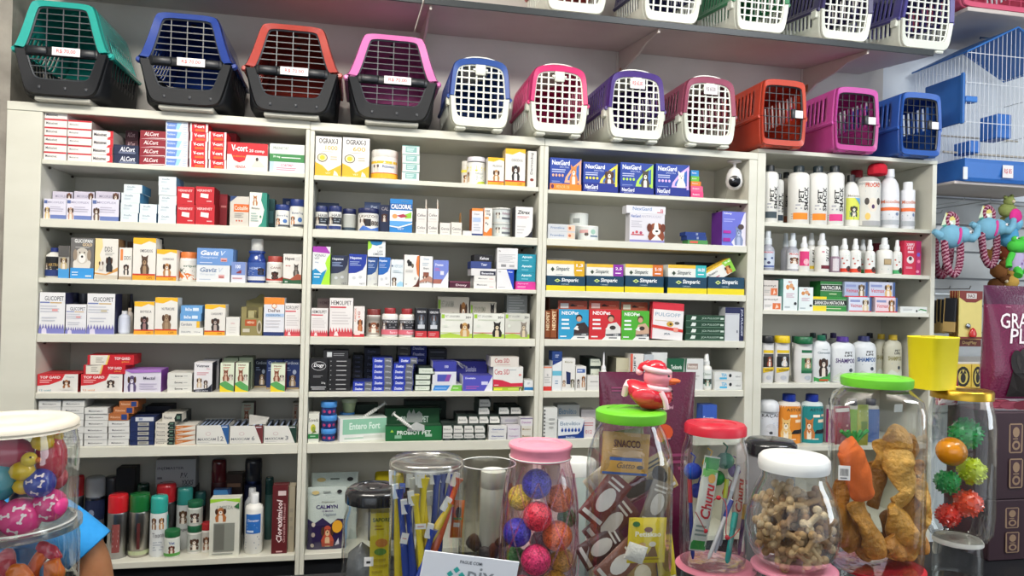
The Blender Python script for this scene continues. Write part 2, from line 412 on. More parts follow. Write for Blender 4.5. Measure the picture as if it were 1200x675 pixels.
# ------------------------------------------------------------------ cabinets
CABLAB = {1: 'cream open medicine cabinet standing against the left pilaster',
  2: 'cream open cabinet between the leftmost and the third cabinets',
  3: 'cream open cabinet with the white security camera in its top bay',
  4: 'cream open cabinet of shampoo and spray bottles beside the bird cage'}
rnd = random.Random(3)
for c in (1, 2, 3, 4):
 x0, x1 = CABX[c]; root = empty('open_cabinet', ((x0+x1)/2, YF, 0)); cx = (x0+x1)/2
 tag(root, CABLAB[c], 'cabinet', None)
 def part(nm, a, b, y0, y1, z0, z1, mat='board', bev=.0015):
  m = MB(); m.bbox(a-cx, b-cx, y0-YF, y1-YF, z0, z1, '#fff', bev); return m.build(nm, mat, root)
 ztop = ZS[c][0]; zb = ZS[c][-1]
 lw = {1: .098, 2: .014, 3: .0155, 4: .034}[c]; rw = {1: .0138, 2: .0153, 3: .0335, 4: .02}[c]
 part('side_panel', x0-lw+.0003, x0, YF, YB+.02, .10, ztop-TH[c][0])
 part('side_panel', x1, x1+rw-.0003, YF, YB+.02, .10, ztop-TH[c][0])
 part('top_board', x0-lw+.0003, x1+rw-.0003, YF-.002, YB+.02, ztop-TH[c][0]+.0003, ztop)
 part('back_panel', x0, x1, YB, YB+.008, .6, ztop-TH[c][0], 'panel')
 part('plinth', x0-lw+.0003, x1+rw-.0003, YF+.02, YB, 0.0, .6, 'dark')
 for k in range(1, len(ZS[c])):
  z = ZS[c][k]; t = TH[c][k]
  part('shelf', x0+.0006, x1-.0006, YF+.003, YB-.001, z-t, z)
  if k < 6:
   for sx in (x0+.006, x1-.006):
    for yy in (YF+.05, YB-.04):
     m = MB(); m.ball((sx-cx, yy-YF, z-t-.005), .005, '#5a5048', 1); m.build('shelf_pin', 'metal', root)
ZC = .935
mb = MB(); mb.bbox(-1.6, 2.6, .72, 1.50, ZC-.03, ZC, '#fff', .002)
ct = mb.build('shop_counter', 'dark'); tag(ct, 'dark shop counter top carrying the jars of pet toys and treats', 'counter')
mb = MB(); mb.box(-1.55, 2.55, .78, 1.30, 0, ZC-.0305, '#fff'); mb.build('counter_base', 'dark', ct)
# ------------------------------------------------------------------ high wall shelf with brackets
YH = 2.40
ZHB = W(600, 49, YW)[1]; ZHF = W(600, 14.5, YH)[1]      # underside at the wall and at the front edge: the shelf sags forward a little
TILT = math.atan2(ZHB-ZHF, YW-YH)
XS1 = W(497, 8, YH)[0]; XS2 = W(1094, 58, YH)[0]
def high_shelf(x0, x1, label):
 r = MB(); L = (YW-YH)/math.cos(TILT)-.004; r.bbox(x0, x1, .006, L, 0, .018, '#fff', .001)
 o = r.build('wall_shelf', 'under', None, (0, YH, ZHF), (TILT, 0, 0)); tag(o, label, 'shelf')
 m = MB(); m.bbox(x0, x1, -.002, .0055, -.001, .021, '#23292b', .001); m.build('edge_strip', 'plastic', o)
 return o
high_shelf(XS1, XS2, 'high wall shelf with a dark edge, carrying the white-based pet carriers')
high_shelf(-1.05, XS1-.006, 'high empty wall shelf above the four black-based pet carriers')
def bracket(px, py, lab):
 x = W(px, py, YW-.02)[0]; m = MB(); L = (YW-YH)/math.cos(TILT)-.02; t = .004; s_ = math.tan(TILT)
 pts = [(0, 0), (-L, 0), (-L, -.012), (-L*.72, -.024), (-L*.55, -.05), (-L*.25, -.075), (-L*.02, -.13), (0, -.135)]
 A = [(-t, y, z) for y, z in pts]; Bq = [(t, y, z) for y, z in pts]
 n = len(pts); m.add(A+Bq, [list(range(n)), list(range(2*n-1, n-1, -1))]+[[i, n+i, n+(i+1) % n, (i+1) % n] for i in range(n)], '#c9beb4')
 m.box(-t-.0004, t+.0004, -.05, -.03, -.10, -.07, '#b06a3c')
 o = m.build('shelf_bracket', 'plastic', None, (x, YW-.004, ZHB-.002), (TILT, 0, 0)); tag(o, lab, 'bracket')
 m = MB(); m.box(-.012, .012, -.003, .003, -.30, 0, '#cfc9c0'); m.build('wall_rail', 'plastic', o, (0, 0, 0), (-TILT, 0, 0))
bracket(494, 40, 'cream shelf bracket on the wall behind the pink and black pet carrier')
bracket(727, 75, 'cream shelf bracket on the wall above the purple-topped carrier')
bracket(944, 100, 'cream shelf bracket on the wall above the orange-red carrier')
# ------------------------------------------------------------------ light and world
w = bpy.data.worlds.new('world'); scene.world = w; w.use_nodes = True
w.node_tree.nodes['Background'].inputs['Color'].default_value = (.80, .88, 1.0, 1)
w.node_tree.nodes['Background'].inputs['Strength'].default_value = .62
def area(name, loc, aim, sx, sy, power, col):
 l = bpy.data.lights.new(name, 'AREA'); l.shape = 'RECTANGLE'; l.size = sx; l.size_y = sy; l.energy = power; l.color = col
 o = bpy.data.objects.new(name, l); COL.objects.link(o); o.location = loc
 o.rotation_euler = (Vector(aim)-Vector(loc)).to_track_quat('-Z', 'Y').to_euler(); return o
area('ceiling_lamp', (-.5, .9, 2.9), (.2, 2.4, 1.3), 1.3, .35, 50, (1, .95, .87))
area('ceiling_lamp', (1.9, .7, 2.9), (1.5, 2.5, 1.3), 1.2, .35, 38, (.94, .97, 1))
area('added_fill_uplight', (0, .9, 2.60), (0, .9001, 3), 3.2, .5, 55, (1, .97, .92))  # added upward fill, brightens the ceiling for soft light from above
area('side_daylight', (3.9, .2, 1.9), (2.1, 2.7, 1.7), 1.4, 1.6, 26, (.85, .93, 1))
area('shopfront_daylight', (-.2, -1.45, 1.65), (.5, 2.6, 2.0), 3.0, 1.6, 16, (.86, .93, 1))
scene.view_settings.view_transform = 'Standard'; scene.view_settings.look = 'None'; scene.view_settings.gamma = 1
scene.view_settings.use_curve_mapping = False; scene.view_settings.exposure = 0
scene.cycles.transparent_max_bounces = 24
# ================================================================== cabinet 1
RED = '#c8202b'; NAVY = '#1d2a5c'; BLK = '#16181c'; GRY = '#8e9196'; YEL = '#f0b92a'
def slim(txt, edge=RED, tcol='#5d5a60'): return [r_(0, .84, 1, 1, edge), t_(txt, .08, .28, .58, .6, tcol, 0)]
at(1, 1)
A = [r_(0, .80, 1, 1, '#c93440'), t_('Meloxivet', .07, .30, .58, .62, '#4c4a52', 0), r_(.7, .1, .9, .13, '#c9c6c2')]
B(50.4, 79, 129.5, 'slim white box with red top stripe', A, '#efe9e4', top='#c4353f', d=.12, n=6, ph='of the stack against the side panel', jit=.0006)
A = [r_(0, .80, 1, 1, '#c93440'), t_('Meloxivet', .07, .34, .45, .58, '#77747c', 0)]
B(79.6, 107.6, 141, 'slim white box with red top stripe', A, '#efe9e4', top='#c4353f', side='#a9a49d', d=.12, n=5, ph='of the second stack')
A = [r_(.72, 0, 1, 1, '#d2303a'), p_([(.7, .1), (.86, .3), (.86, .9), (.7, .9)], '#efe9e4'), t_('Meloxivet', .07, .3, .68, .7, '#2c2a38')]
B(108, 132.6, 153, 'white slim box with red end, dark lettering', A, '#efe9e4', top='#c4353f', side='#b9b2ab', d=.12, n=4, ph='of its stack')
A = [t_('ALCort', .25, .3, .85, .8, '#e8ebf2', 1, .2), l_(.2, .08, .9, .28, '#9aa5c4', 2)]
B(133, 162.5, 169.8, 'navy slim box with white lettering', A, '#232c4a', n=2, d=.08, ph='of a pair')
A = [t_('ALCort', .15, .3, .75, .8, '#c9a9ad', 1, .2)]
B(147, 162, 153, 'dark maroon slim box at the back', A, '#4b2630', o=.10, n=4, d=.08, ph='of its stack')
A = [p_([(.02, 0), (.98, 0), (.98, .22), (.5, .18)], '#ecd9da'), p_([(.06, .02), (.96, .02), (.96, .12), (.5, .1)], '#8f2230'), t_('ALCort', .15, .38, .72, .84, '#f0dfe0', 1, .2)]
B(163.5, 194, 153, 'maroon slim box with white swoosh', A, '#8f2230', n=4, d=.09, ph='of its stack')
A = [p_([(.04, .12), (.45, .12), (.52, .88), (.04, .88)], '#6d8fd6'), p_([(.45, .12), (.6, .12), (.72, .88), (.52, .88)], '#9ed0ef'), t_('Prediderm', .06, .45, .42, .68, '#dfe9fb', 0), l_(.78, .1, .98, .9, '#b9c4d8', 4)]
B(194.4, 220.6, 142.5, 'white and periwinkle slim box', A, '#e6e9f0', n=5, d=.09, ph='of its stack')
VC = [r_(0, 0, .1, 1, '#efe6e2'), r_(.88, 0, 1, 1, '#efe6e2'), r_(.3, .08, .8, .34, '#e8682c'), t_('V-cort', .22, .48, .8, .85, '#fff')]
B(222.6, 244, 144.5, 'small red box with white ends', VC, '#d5202c', n=5, d=.08, ph='of the taller red stack')
B(244.8, 265.6, 154.6, 'small red box with white ends', VC, '#d5202c', n=4, d=.08, ph='of the shorter red stack')
B(266, 277, 156, 'dark red box standing far back', [t_('V-cort', .2, .7, .8, .8, '#d98a8a')], '#8a1f28', o=.11, d=.08)
A = [r_(0, .56, 1, 1, '#cf2630'), p_([(.1, .58), (.48, .58), (.44, .36), (.3, .27), (.16, .36)], '#cf2630'), t_('V-cort', .1, .68, .5, .92, '#fff'), t_('20 comp', .54, .64, .92, .78, '#f7dede'),
 t_('prednisolona', .14, .45, .44, .54, '#f0a23a', 0), p_([(.6, .14), (.7, .36), (.74, .48), (.82, .34), (.95, .14)], '#d9d4c8'), e_(.74, .42, .035, .07, '#4a3a30'), t_('VENDA', .2, .07, .46, .17, '#c94a52', 0)]
B(266.2, 314, 167.5, 'wide red and white box with a small dog', A, '#ece6df', top='#c4232e', d=.13)
A = [r_(0, 0, 1, .44, '#3f8a4e'), t_('PREDNICORT', .1, .68, .55, .84, '#8a8e8e', 0), t_('20 mg', .1, .2, .3, .34, '#dfeee0'), l_(.34, .18, .9, .3, '#dfeee0', 1)]
zt, _ = B(315.6, 357.2, 190, 'pale blue slim box with red print', [r_(0, 0, .12, 1, '#bcd3ea'), t_('CORTIPET', .32, .55, .68, .8, '#d0505a', 0), l_(.2, .15, .85, .5, '#c98a98', 2)], '#dfe4f0', d=.09)
B(316, 357, 169, 'white slim box with green lower half', A, '#e3e8e2', base=zt, d=.09)
at(1, 2)
def pup(c, txt='MICOFLEX'): return [r_(.3, 0, 1, .2, '#6d7fb8'), t_(txt, .18, .78, .9, .88, '#9c98b4', 0), r_(.02, .76, .16, .92, '#5c6fa5'), l_(.3, .35, .95, .65, '#b8b4c8', 3), dog(.02, 0, .32, .62, c)]
for x0, x1, c, w in ((51, 77.8, '#e0c48c', 'cream puppy'), (78, 107.4, '#c9a590', 'tan puppy'), (107.8, 139.6, '#6a5850', 'brown puppy')):
 B(x0, x1, 233, f'pale lilac box with a {w} in front row', pup(c), '#dedcea', side='#2c3350', top='#c8c6d8', d=.055)
for x0, x1, w in ((59, 85.5, 'beside the side panel'), (86.5, 111, 'in the middle'), (112, 141, 'nearest the pale blue stacks')):
 B(x0, x1, 224.5, f'lilac box standing in the back row {w}', [t_('MICOFLEX', .15, .8, .7, .88, '#8a86a2', 0), dog(.66, .5, .98, 1.0, '#7a5040')], '#cfc9d8', side='#2c3350', o=.085, d=.055)
PB = [t_('Doxfin', .2, .62, .62, .82, '#6f87a0', 0), l_(.15, .3, .5, .5, '#a9bac8', 2)]
for i, (x0, x1, yb, yt) in enumerate(((141, 161.6, 259.5, 249.2), (141.2, 163, 249.2, 237.6), (142, 164, 237.4, 226), (145, 166.6, 226, 216.2))):
 B(x0, x1, yt, f'pale blue slim box, {("bottom", "second up", "third up", "top")[i]} of the stepped stack' + '', PB, '#dde8ea', side='#4f8fb8', d=.10, base=ZS[1][2] if i == 0 else zt)
 zt = W((x0+x1)/2, yt, YF+.012)[1]
B(163.2, 183.4, 239, 'pale blue slim box', PB, '#dde8ea', side='#3f86b5', d=.10, n=2, ph='of the pair with blue sides')
B(186, 207, 207, 'pale blue slim box', PB, '#dfe8ea', side='#5d93b8', d=.10, n=5, ph='of the tall stack beside the red boxes')
A = [t_('VERMIVET', .06, .72, .88, .84, '#f0c9c9', 1), p_([(.26, .4), (.68, .34), (.7, .58), (.28, .62)], '#eee6e2'), l_(.6, .12, .92, .24, '#e8b8b8', 1)]
for x0, x1, w in ((207.2, 228.6, 'outer'), (229, 251.6, 'inner')):
 zt, _ = B(x0, x1, 239.5, f'square red box, lower one in the {w} pair', A, '#c4242f', side='#8f1c26', d=.10)
 B(x0+.1, x1-.4, 218.8, f'square red box, upper one in the {w} pair', A, '#c4242f', side='#8f1c26', d=.10, base=zt)
B(257, 266.6, 227.5, 'dark red box standing behind the square red pairs', [r_(.2, .6, .9, .66, '#d08080')], '#8e222c', o=.10, d=.08, side='#5c1820')
A = [p_([(0, 1), (0, .80), (.2, .9), (.38, 1)], '#28406f'), r_(.2, .48, 1, .74, '#df6a2c'), t_('Cobalife', .24, .54, .94, .68, '#f7e0cf', 0), e_(.36, .18, .035, .03, '#d0502a'), e_(.5, .18, .035, .03, '#d0502a'), e_(.64, .18, .035, .03, '#d0502a'), l_(.24, .28, .8, .44, '#a09c96', 3)]
B(269.6, 292, 230, 'greige box with an orange name band', A, '#cfc9be', d=.06)
A = [p_([(1, 1), (.72, 1), (.66, .78), (.86, .5), (.72, .12), (.5, 0), (1, 0)], '#2f8a78'), dog(.14, .62, .5, .9, '#b8743c', '#e9dfd2', 'up'), t_('Mamydog', .14, .5, .6, .57, '#7f7a74', 0), l_(.1, .15, .55, .42, '#a9c0b8', 4), e_(.66, .3, .05, .035, '#4a8f70')]
B(292.4, 313, 225.5, 'white box with a teal curved edge and fox terrier', A, '#e6e6de', side='#2a7a6c', d=.06)
B(314, 322, 233, 'dark teal box standing behind the small jars', [r_(.2, .2, .8, .6, '#3d6f74')], '#1f4a4a', o=.09, d=.05)
A = [t_('BoneTag', .2, .74, .85, .9, '#39507a', 0), dog(.1, .1, .42, .66, '#d08a5a'), e_(.66, .42, .12, .15, '#4f78b8'), r_(.3, 0, 1, .14, '#4a4e58')]
bottle(321.5, 338.3, 239.6, 'small white jar with blue cap, shorter of two', WIDEP, WIDEC, capcol='#25397c', art=A, lab=(.08, .62), o=.03, name='supplement_jar', cat='jar', labcol='#e4e4e0')
bottle(339.6, 356.8, 233.4, 'white jar with blue cap, taller of two', WIDEP, WIDEC, capcol='#25397c', art=A, lab=(.08, .62), o=.03, name='supplement_jar', cat='jar', labcol='#e8e8e4')
B(331, 345, 232.5, 'blue and white box behind the white jars', [r_(0, .7, 1, 1, '#27407c'), t_('VET', .3, .8, .6, .9, '#dde')], '#c5ccd8', o=.14, d=.05)
at(1, 3)
A = [r_(0, .62, 1, .92, '#1f2226'), t_('ARTRO', .25, .5, .8, .66, '#b99a5a'), dog(0.02, .2, .3, .7, '#8a7a6a'), r_(0, 0, 1, .32, '#2c3f7c'), l_(.35, .3, .9, .5, '#b0a890', 2)]
bottle(48.6, 68.2, 290, 'white jar with navy cap and dark label', BOTP, BOTC, capcol='#25357a', art=A, lab=(.06, .70), name='supplement_jar', cat='jar', labcol='#2a2d33')
A = [r_(0, 0, 1, .3, '#4a9bd8'), t_('GOLD', .35, .8, .9, .92, '#e9c9a0'), dog(.1, .28, .9, .66, '#c8b48a'), r_(0, .66, 1, 1, '#5c5a58')]
B(68.6, 81.6, 287.8, 'narrow grey and sky blue box beside the jar', A, '#a9a49b', d=.05)
A = [r_(0, 0, 1, .26, '#3f9be0'), t_('GLICOPAN', .16, .88, .92, .97, '#f0f0ee'), t_('GOLD', .5, .8, .92, .87, '#e9cfa6'), l_(.2, .75, .9, .79, '#bdbbb8', 1),
 p_([(.12, .26), (.12, .4), (.26, .54), (.74, .54), (.88, .4), (.84, .26)], '#e2ddd4'), e_(.5, .56, .3, .2, '#cfc8bc'), e_(.2, .58, .09, .14, '#9a8a78'), e_(.8, .58, .09, .14, '#9a8a78'), e_(.5, .5, .16, .12, '#f0ece6'), e_(.5, .54, .05, .03, '#222'), e_(.4, .64, .03, .02, '#222'), e_(.6, .64, .03, .02, '#222'), l_(.08, .06, .4, .18, '#cfe8fa', 2), r_(.66, .05, .92, .08, '#e6f3fd')]
B(83, 110.6, 278.8, 'grey box with a white fluffy dog over sky blue', A, '#6f6d6c', d=.07)
A = [p_([(0, 1), (.3, 1), (.34, .8), (.2, .6), (.3, .4), (.1, .2), (0, .2)], '#f0d79a'), p_([(0, .16), (.5, .13), (1, .3), (1, .2), (.5, .1), (0, .12)], '#d8a05a'), t_('DDS', .42, .68, .74, .8, '#4a4a50', 0), l_(.44, .58, .9, .66, '#a9a6a2', 2), dog(.44, .18, .82, .58, '#26262a', '#3a3a3e'), dog(.16, .22, .42, .46, '#d8d0c4'), r_(0, 0, 1, .1, '#cfc6b4')]
B(111.6, 138.8, 279.6, 'white box with black labrador and soft yellow edge', A, '#e6e2da', d=.07, side='#8a6a48')
A = [t_('DDS', .4, .62, .9, .74, '#555', 0), r_(.1, .6, .3, .95, '#e58a4a'), dog(.3, .15, .85, .5, '#30282a'), r_(0, 0, 1, .1, '#b9a58a')]
B(139.6, 154.8, 290.2, 'narrow white box beside the black labrador box', A, '#e9e5dd', d=.05)
B(149, 157, 283, 'brown box standing behind the narrow white box', [], '#5c4436', o=.09, d=.05)
def nutri(txt, d1, d2='#e9dfd2', ears='flop'):
 return [p_([(0, 1), (1, 1), (1, .88), (.7, .93), (.35, .84), (0, .86)], YEL), t_(txt, .3, .66, .86, .73, '#5a5a62', 0), dog(.26, .14, .78, .58, d1, d2, ears), r_(0, .11, 1, .15, '#c83a2a'), r_(0, 0, 1, .11, '#eda72e'), t_('CAPS', .62, .03, .86, .085, '#8a4a20', 0)]
B(156.2, 183, 278.8, 'white and yellow box with a pointed-ear shepherd dog', nutri('OMEGADOG', '#5a4334', '#a98a6a', 'up'), '#e8e4dc', d=.07)
bottle(183, 192.5, 279, 'tall black-capped bottle behind the yellow boxes', BOTP, BOTC, body='#6f6a64', capcol='#15161a', o=.11)
B(183.6, 207.4, 292.4, 'smaller white and yellow box with a beagle', nutri('CORACAO', '#b98452'), '#e8e4dc', d=.07)
A = [t_('eripet', .3, .62, .9, .78, '#3f6a54', 0), p_([(0, 0), (0, .5), (.2, .3), (.5, .34), (.95, .12), (1, 0)], '#d8742e'), t_('K', .12, .34, .4, .58, '#3a4a40'), l_(.4, .36, .85, .5, '#8a8a88', 2)]
bottle(207.8, 229.6, 295.2, 'white bottle with an orange cap', JARP, JARC, capcol='#e07b3a', art=A, lab=(.06, .70), name='supplement_jar', cat='jar', labcol='#e6e4de')
GV = lambda c, c2: [t_('Gaviz', .1, .58, .62, .86, c, 1, .2), t_('V', .66, .58, .80, .86, c2, 0, .3), t_('Omeprazol', .1, .36, .56, .52, c2, 0), r_(.66, .22, .84, .44, '#d8a8a8'), r_(.68, .26, .82, .33, '#b0504a'), l_(.08, .08, .5, .2, c2, 1)]
zt, _ = B(230.2, 269.4, 310.8, 'white lower box with sloping blue lettering', GV('#7488a8', '#b8c4d4'), '#dfe2e4', d=.09)
B(230.8, 273.2, 291, 'blue upper box with sloping white lettering', GV('#f2f4f8', '#cfdcf2'), '#6d96d0', base=zt, d=.09, top='#a9c6e8')
A = [r_(0, .36, 1, 1, '#7d92c8'), t_('100', .3, .68, .66, .86, '#e6eaf4'), p_([(.34, .44), (.72, .44), (.72, .62), (.4, .5)], '#8a3a40'), l_(.1, .12, .8, .28, '#c89aa0', 1)]
B(271, 287.6, 306.8, 'small periwinkle and white box beside the blue bottle', A, '#dcdce6', d=.05)
A = [r_(0, 0, 1, .22, '#c9ccd4'), t_('HEMO', .2, .6, .7, .74, '#b8c8e8', 0), dog(.5, .3, .9, .72, '#1c2030', '#3a4058'), l_(.1, .3, .45, .55, '#8a9cc8', 3)]
r, z = bottle(288.6, 311, 279.6, 'dark blue bottle with a white dropper cap', [(0, 0), (.93, 0), (1, .02), (1, .46), (.96, .54), (.8, .60), (.78, .66), (.9, .68), (.9, .72), (.62, .74)],
 [(.62, .72), (.66, .73), (.66, .97), (.6, 1), (0, 1)], body='#23408c', capcol='#dcdcd4', art=A, lab=(.06, .46), labcol='#3c5aa0', mat='gloss')
A = [t_('CANIS', .3, .74, .8, .86, '#7a4a44', 0), dog(.3, .1, .72, .62, '#2a1f1c', '#5a3028'), p_([(0, 0), (0, .2), (.5, .12), (1, .34), (1, 0)], '#b8483a'), r_(.0, 0, 1, .06, '#e8e4e0')]
bottle(311.2, 331, 300.2, 'white jar with a brick red cap', JARP, JARC, capcol='#a8453c', art=A, lab=(.06, .70), name='supplement_jar', cat='jar', labcol='#e2e0da')
A = [t_('Hepvet', .1, .76, .62, .9, '#2c2a2c'), r_(.66, .76, .92, .9, '#d2d0cb'), e_(.16, .6, .03, .025, '#b05a4a'), e_(.26, .6, .03, .025, '#b05a4a'), e_(.36, .6, .03, .025, '#b05a4a'), dog(.5, .26, .92, .66, '#4a4440', '#8a8078', 'up'), p_([(0, 0), (0, .2), (.4, .16), (.8, .34), (1, .3), (1, 0)], '#a0523c'), p_([(0, 0), (1, 0), (1, .14), (.5, .12), (0, .18)], '#2f5a3c'), t_('30', .1, .04, .26, .09, '#e0e8e0')]
B(332, 353.6, 297.6, 'white box with grey cat and dark green foot', A, '#e2dfd8', d=.05)
at(1, 4)
def glico(tcol='#4a4c56', acc='#e0a0a0', big=True):
 L = [t_('GLICOPET', .2, .80, .94, .91, tcol, 0), r_(.02, .74, .4, .77, '#6a78b4'), l_(.42, .72, .96, .78, '#c9a86a', 1), l_(.04, .5, .96, .7, '#c6c8d2', 3), r_(.5, .54, .72, .6, acc), l_(.1, .28, .7, .42, '#c6c8d2', 2)]
 L += [p_([(i/9, .1), (i/9+.055, .24), (i/9+.11, .1)], '#6f6cb0') for i in range(9)] + [r_(0, 0, 1, .12, '#8284c4'), p_([(.12, 0), (.12, .1), (.2, .14), (.3, .12), (.32, 0)], '#ded8ec')]
 return L
B(45, 76.6, 342.6, 'white and violet box, the first one by the panel', glico(), '#e8e8ea', d=.07, side='#2a2c50')
B(77.2, 101.6, 356.8, 'short white and violet box between two taller ones', glico(), '#e6e6ea', d=.06, side='#2a2c50')
bottle(78, 90, 343, 'navy-capped jar behind the short violet box', WIDEP, WIDEC, body='#6a7090', capcol='#1c2448', o=.12, name='supplement_jar', cat='jar')
bottle(90.4, 101, 344, 'dark grey jar behind the short violet box', WIDEP, WIDEC, body='#3a3c48', capcol='#5c5e68', o=.12, name='supplement_jar', cat='jar')
B(102.4, 135, 344, 'white and violet box, the one beside small bottles', glico(acc='#c9c0a8'), '#e6e6e8', d=.07, side='#23254a')
bottle(136.6, 150.6, 364.6, 'small pale white bottle in front of the gap', BOTP, BOTC, body='#ccd2e2', capcol='#e4e4e8', art=[l_(.1, .2, .9, .8, '#a9b2cc', 5)], labcol='#d4daea', lab=(.06, .66))
bottle(146, 155, 361, 'small beige-capped bottle behind the pale one', BOTP, BOTC, body='#b9b0a8', capcol='#c9b8a4', o=.07)
bottle(134.5, 141, 344.5, 'tall navy-capped bottle far back in the gap', BOTP, BOTC, body='#8a90a0', capcol='#1c2448', o=.14)
B(141, 149, 344.5, 'taupe box far back in the gap', [], '#7f786c', o=.15, d=.05)
bottle(149.4, 156, 344.5, 'tall dark bottle far back beside the taupe box', BOTP, BOTC, body='#3a3238', capcol='#2a2440', o=.14)
B(157.4, 181, 353.4, 'yellow-topped box with a black terrier', nutri('BIOTECA', '#2e2a2c', '#a07a78'), '#e6e3dc', d=.06)
B(181.8, 208.4, 348.6, 'yellow-topped box with a tan weimaraner', nutri('NUTRACURE', '#8a7058', '#a98e70'), '#e6e3dc', d=.06)
z1, _ = B(209.4, 238, 384, 'low white box under the blue flat boxes', [t_('ENALAPRIL', .1, .3, .5, .55, '#8a8e98', 0), t_('10mg', .62, .3, .88, .5, '#8a8e98', 0)], '#e0e0da', d=.09)
z2, _ = B(210.4, 234, 376.2, 'flat white box with yellow end below two blue', [r_(.84, 0, 1, 1, '#e8b62c'), t_('Cardialis', .05, .3, .62, .7, '#70748a', 0)], '#e4e2da', base=z1, d=.09)
z3, _ = B(211, 235.6, 367, 'sky blue flat box, lower of two', [t_('BioDex', .18, .3, .52, .7, '#eef4fa'), r_(.56, .3, .84, .7, '#dceaf6')], '#6aa2d8', base=z2, d=.09)
B(212, 237, 358, 'sky blue flat box, upper of two', [t_('BioDex', .2, .3, .52, .7, '#eef4fa'), r_(.56, .3, .84, .7, '#dceaf6')], '#6aa2d8', base=z3, d=.09)
B(240, 264.4, 356.8, 'yellow-topped box with a dark puppy near the plain box', nutri('CARDIOPET', '#3a3434', '#b8a8a0'), '#e4e1da', d=.06)
B(264.8, 281, 371.6, 'plain white small box with faint red print', [t_('lavizoo', .35, .62, .65, .72, '#d09a98', 0), l_(.25, .1, .75, .5, '#d4d2cc', 3)], '#e2e0da', d=.06)
mb = MB(); (xa, _), (xb, _) = W(282, 370, YF+.012), W(308, 370, YF+.012); zt = W(295, 360, YF+.012)[1]-zshelf(); w2 = (xb-xa)/2-.0008
mb.box(-w2, w2, .06, .062, 0, zt, '#756e4a'); mb.box(-w2, -w2+.001, 0, .06, 0, zt, '#8d8660'); mb.box(w2-.001, w2, 0, .06, 0, zt, '#8d8660'); mb.box(-w2, w2, 0, .06, 0, .001, '#8d8660')
mb.box(-w2, w2, 0, .0012, 0, zt*.62, '#8f8556'); mb.box(-w2, -w2*.5, 0, .0012, zt*.62, zt, '#8f8556'); mb.box(w2*.62, w2, 0, .0012, zt*.62, zt, '#8f8556')
emit(mb, [r_(.2, .34, .72, .56, '#b5542c'), t_('MENU', .3, .42, .62, .5, '#e8d0b0'), e_(.86, .3, .12, .24, '#b9b098'), e_(.86, .3, .07, .16, '#6a6048'), r_(.1, .12, .42, .24, '#c9c2b0')], lambda u, v, k: (-w2+u*2*w2, -.00018*k, v*zt))
fl = MB(); fl.add([(-w2*.8, .06, 0), (w2, .06, 0), (w2*.9, .064, .040), (w2*.55, .066, .044), (w2*.1, .064, .030), (-w2*.8, .061, .020), (-w2*.8, .0605, 0), (w2, .0605, 0)], [[0, 1, 2, 3, 4, 5]], '#7d7648')
root = mb.build('display_box', 'card', None, ((xa+xb)/2, YF+.012, zshelf()+.0003)); fl.build('lid_flap', 'card', root, (0, 0, zt-.0005), solid=.001)
tag(root, 'olive cardboard display box with raised torn flap, '+suffix(), 'box')
for k in range(2):
 sb = MB(); sb.bbox(-.011, .011, 0, .012, 0, zt*.86, '#a9a06c', .002); tag(sb.build('treat_sachet', 'foil', None, ((xa+xb)/2-.004+k*.004, YF+.024+k*.017, zshelf()+.0018)), f'olive foil sachet {("in front", "behind another")[k]} inside the olive display box', 'sachet')
A = [r_(0, .82, 1, 1, '#e58a34'), e_(.5, .78, .13, .07, '#c9702c'), e_(.5, .78, .10, .05, '#efe2d2'), t_('DePet', .2, .62, .8, .7, '#6a4a44', 0), r_(.08, .5, 1, .58, '#a9c4e4'), t_('CONDROITIN', .12, .52, .8, .56, '#33507c', 0), l_(.1, .2, .9, .44, '#cfcdd2', 3), r_(0, 0, 1, .1, '#28386c')]
B(309.4, 333.6, 348.6, 'white box with orange top and navy foot', A, '#dfe0e6', d=.06)
def hemo(hw='HEMOLIPET'):
 L = [t_(hw, .06, .82, .92, .93, '#565254', 0), r_(.02, .74, .7, .78, '#cc4450'), l_(.1, .3, .9, .66, '#d2cccc', 5), r_(0, 0, 1, .12, '#cf5058')]
 return L+[p_([(i/8, .08), (i/8+.05, .24), (i/8+.13, .1)], '#cf4550') for i in range(8)]+[p_([(.2, .02), (.24, .12), (.34, .14), (.4, .02)], '#f2dede')]
B(334, 352.4, 355.6, 'white box with jagged red foot by the upright', hemo('KOROLIPET'), '#e8e4e2', d=.06)
at(1, 5)
def topg(d1, acc): return [p_([(0, 1), (.68, 1), (.6, .66), (.3, .42), (0, .36)], '#cf3038'), t_('TOP GARD', .06, .76, .56, .9, '#f8ecec'), l_(.06, .5, .4, .72, '#efb0b0', 2), dog(.6, .14, .84, .72, d1), p_([(.52, .2), (.6, .14), (.9, .14), (.86, .3)], '#e0ddd6'), t_('Display', .72, .8, .92, .88, '#8a98a4', 0), t_('12 unid', .06, .08, .34, .18, acc, 0)]
B(42.2, 91.4, 438.4, 'red and white flat box with a brown dog', topg('#a0683c', '#4a9aa8'), '#e6e3de', top='#c02a34', side='#a01f2a', d=.11)
z1, _ = B(94.8, 143.6, 438.4, 'red and white flat box with a bernese dog', topg('#3a3030', '#d89050'), '#e6e3de', top='#c02a34', side='#a01f2a', d=.11)
T2 = [p_([(0, 0), (.38, 0), (.44, 1), (.0, 1)], '#e4dfd2'), r_(0, 0, .06, 1, '#b8242e'), l_(.18, .2, .36, .8, '#a9a49a', 3), p_([(.38, 0), (.42, 0), (.48, 1), (.44, 1)], '#e9c46a'), t_('TOP GARD', .58, .5, .92, .8, '#f6dede'), t_('plus', .74, .2, .9, .4, '#e89a4a')]
z2, _ = B(97.4, 147, 427.6, 'red and cream long flat box, lower of the crossed pair', T2, '#c8232e', base=z1, d=.09, rz=-.03)
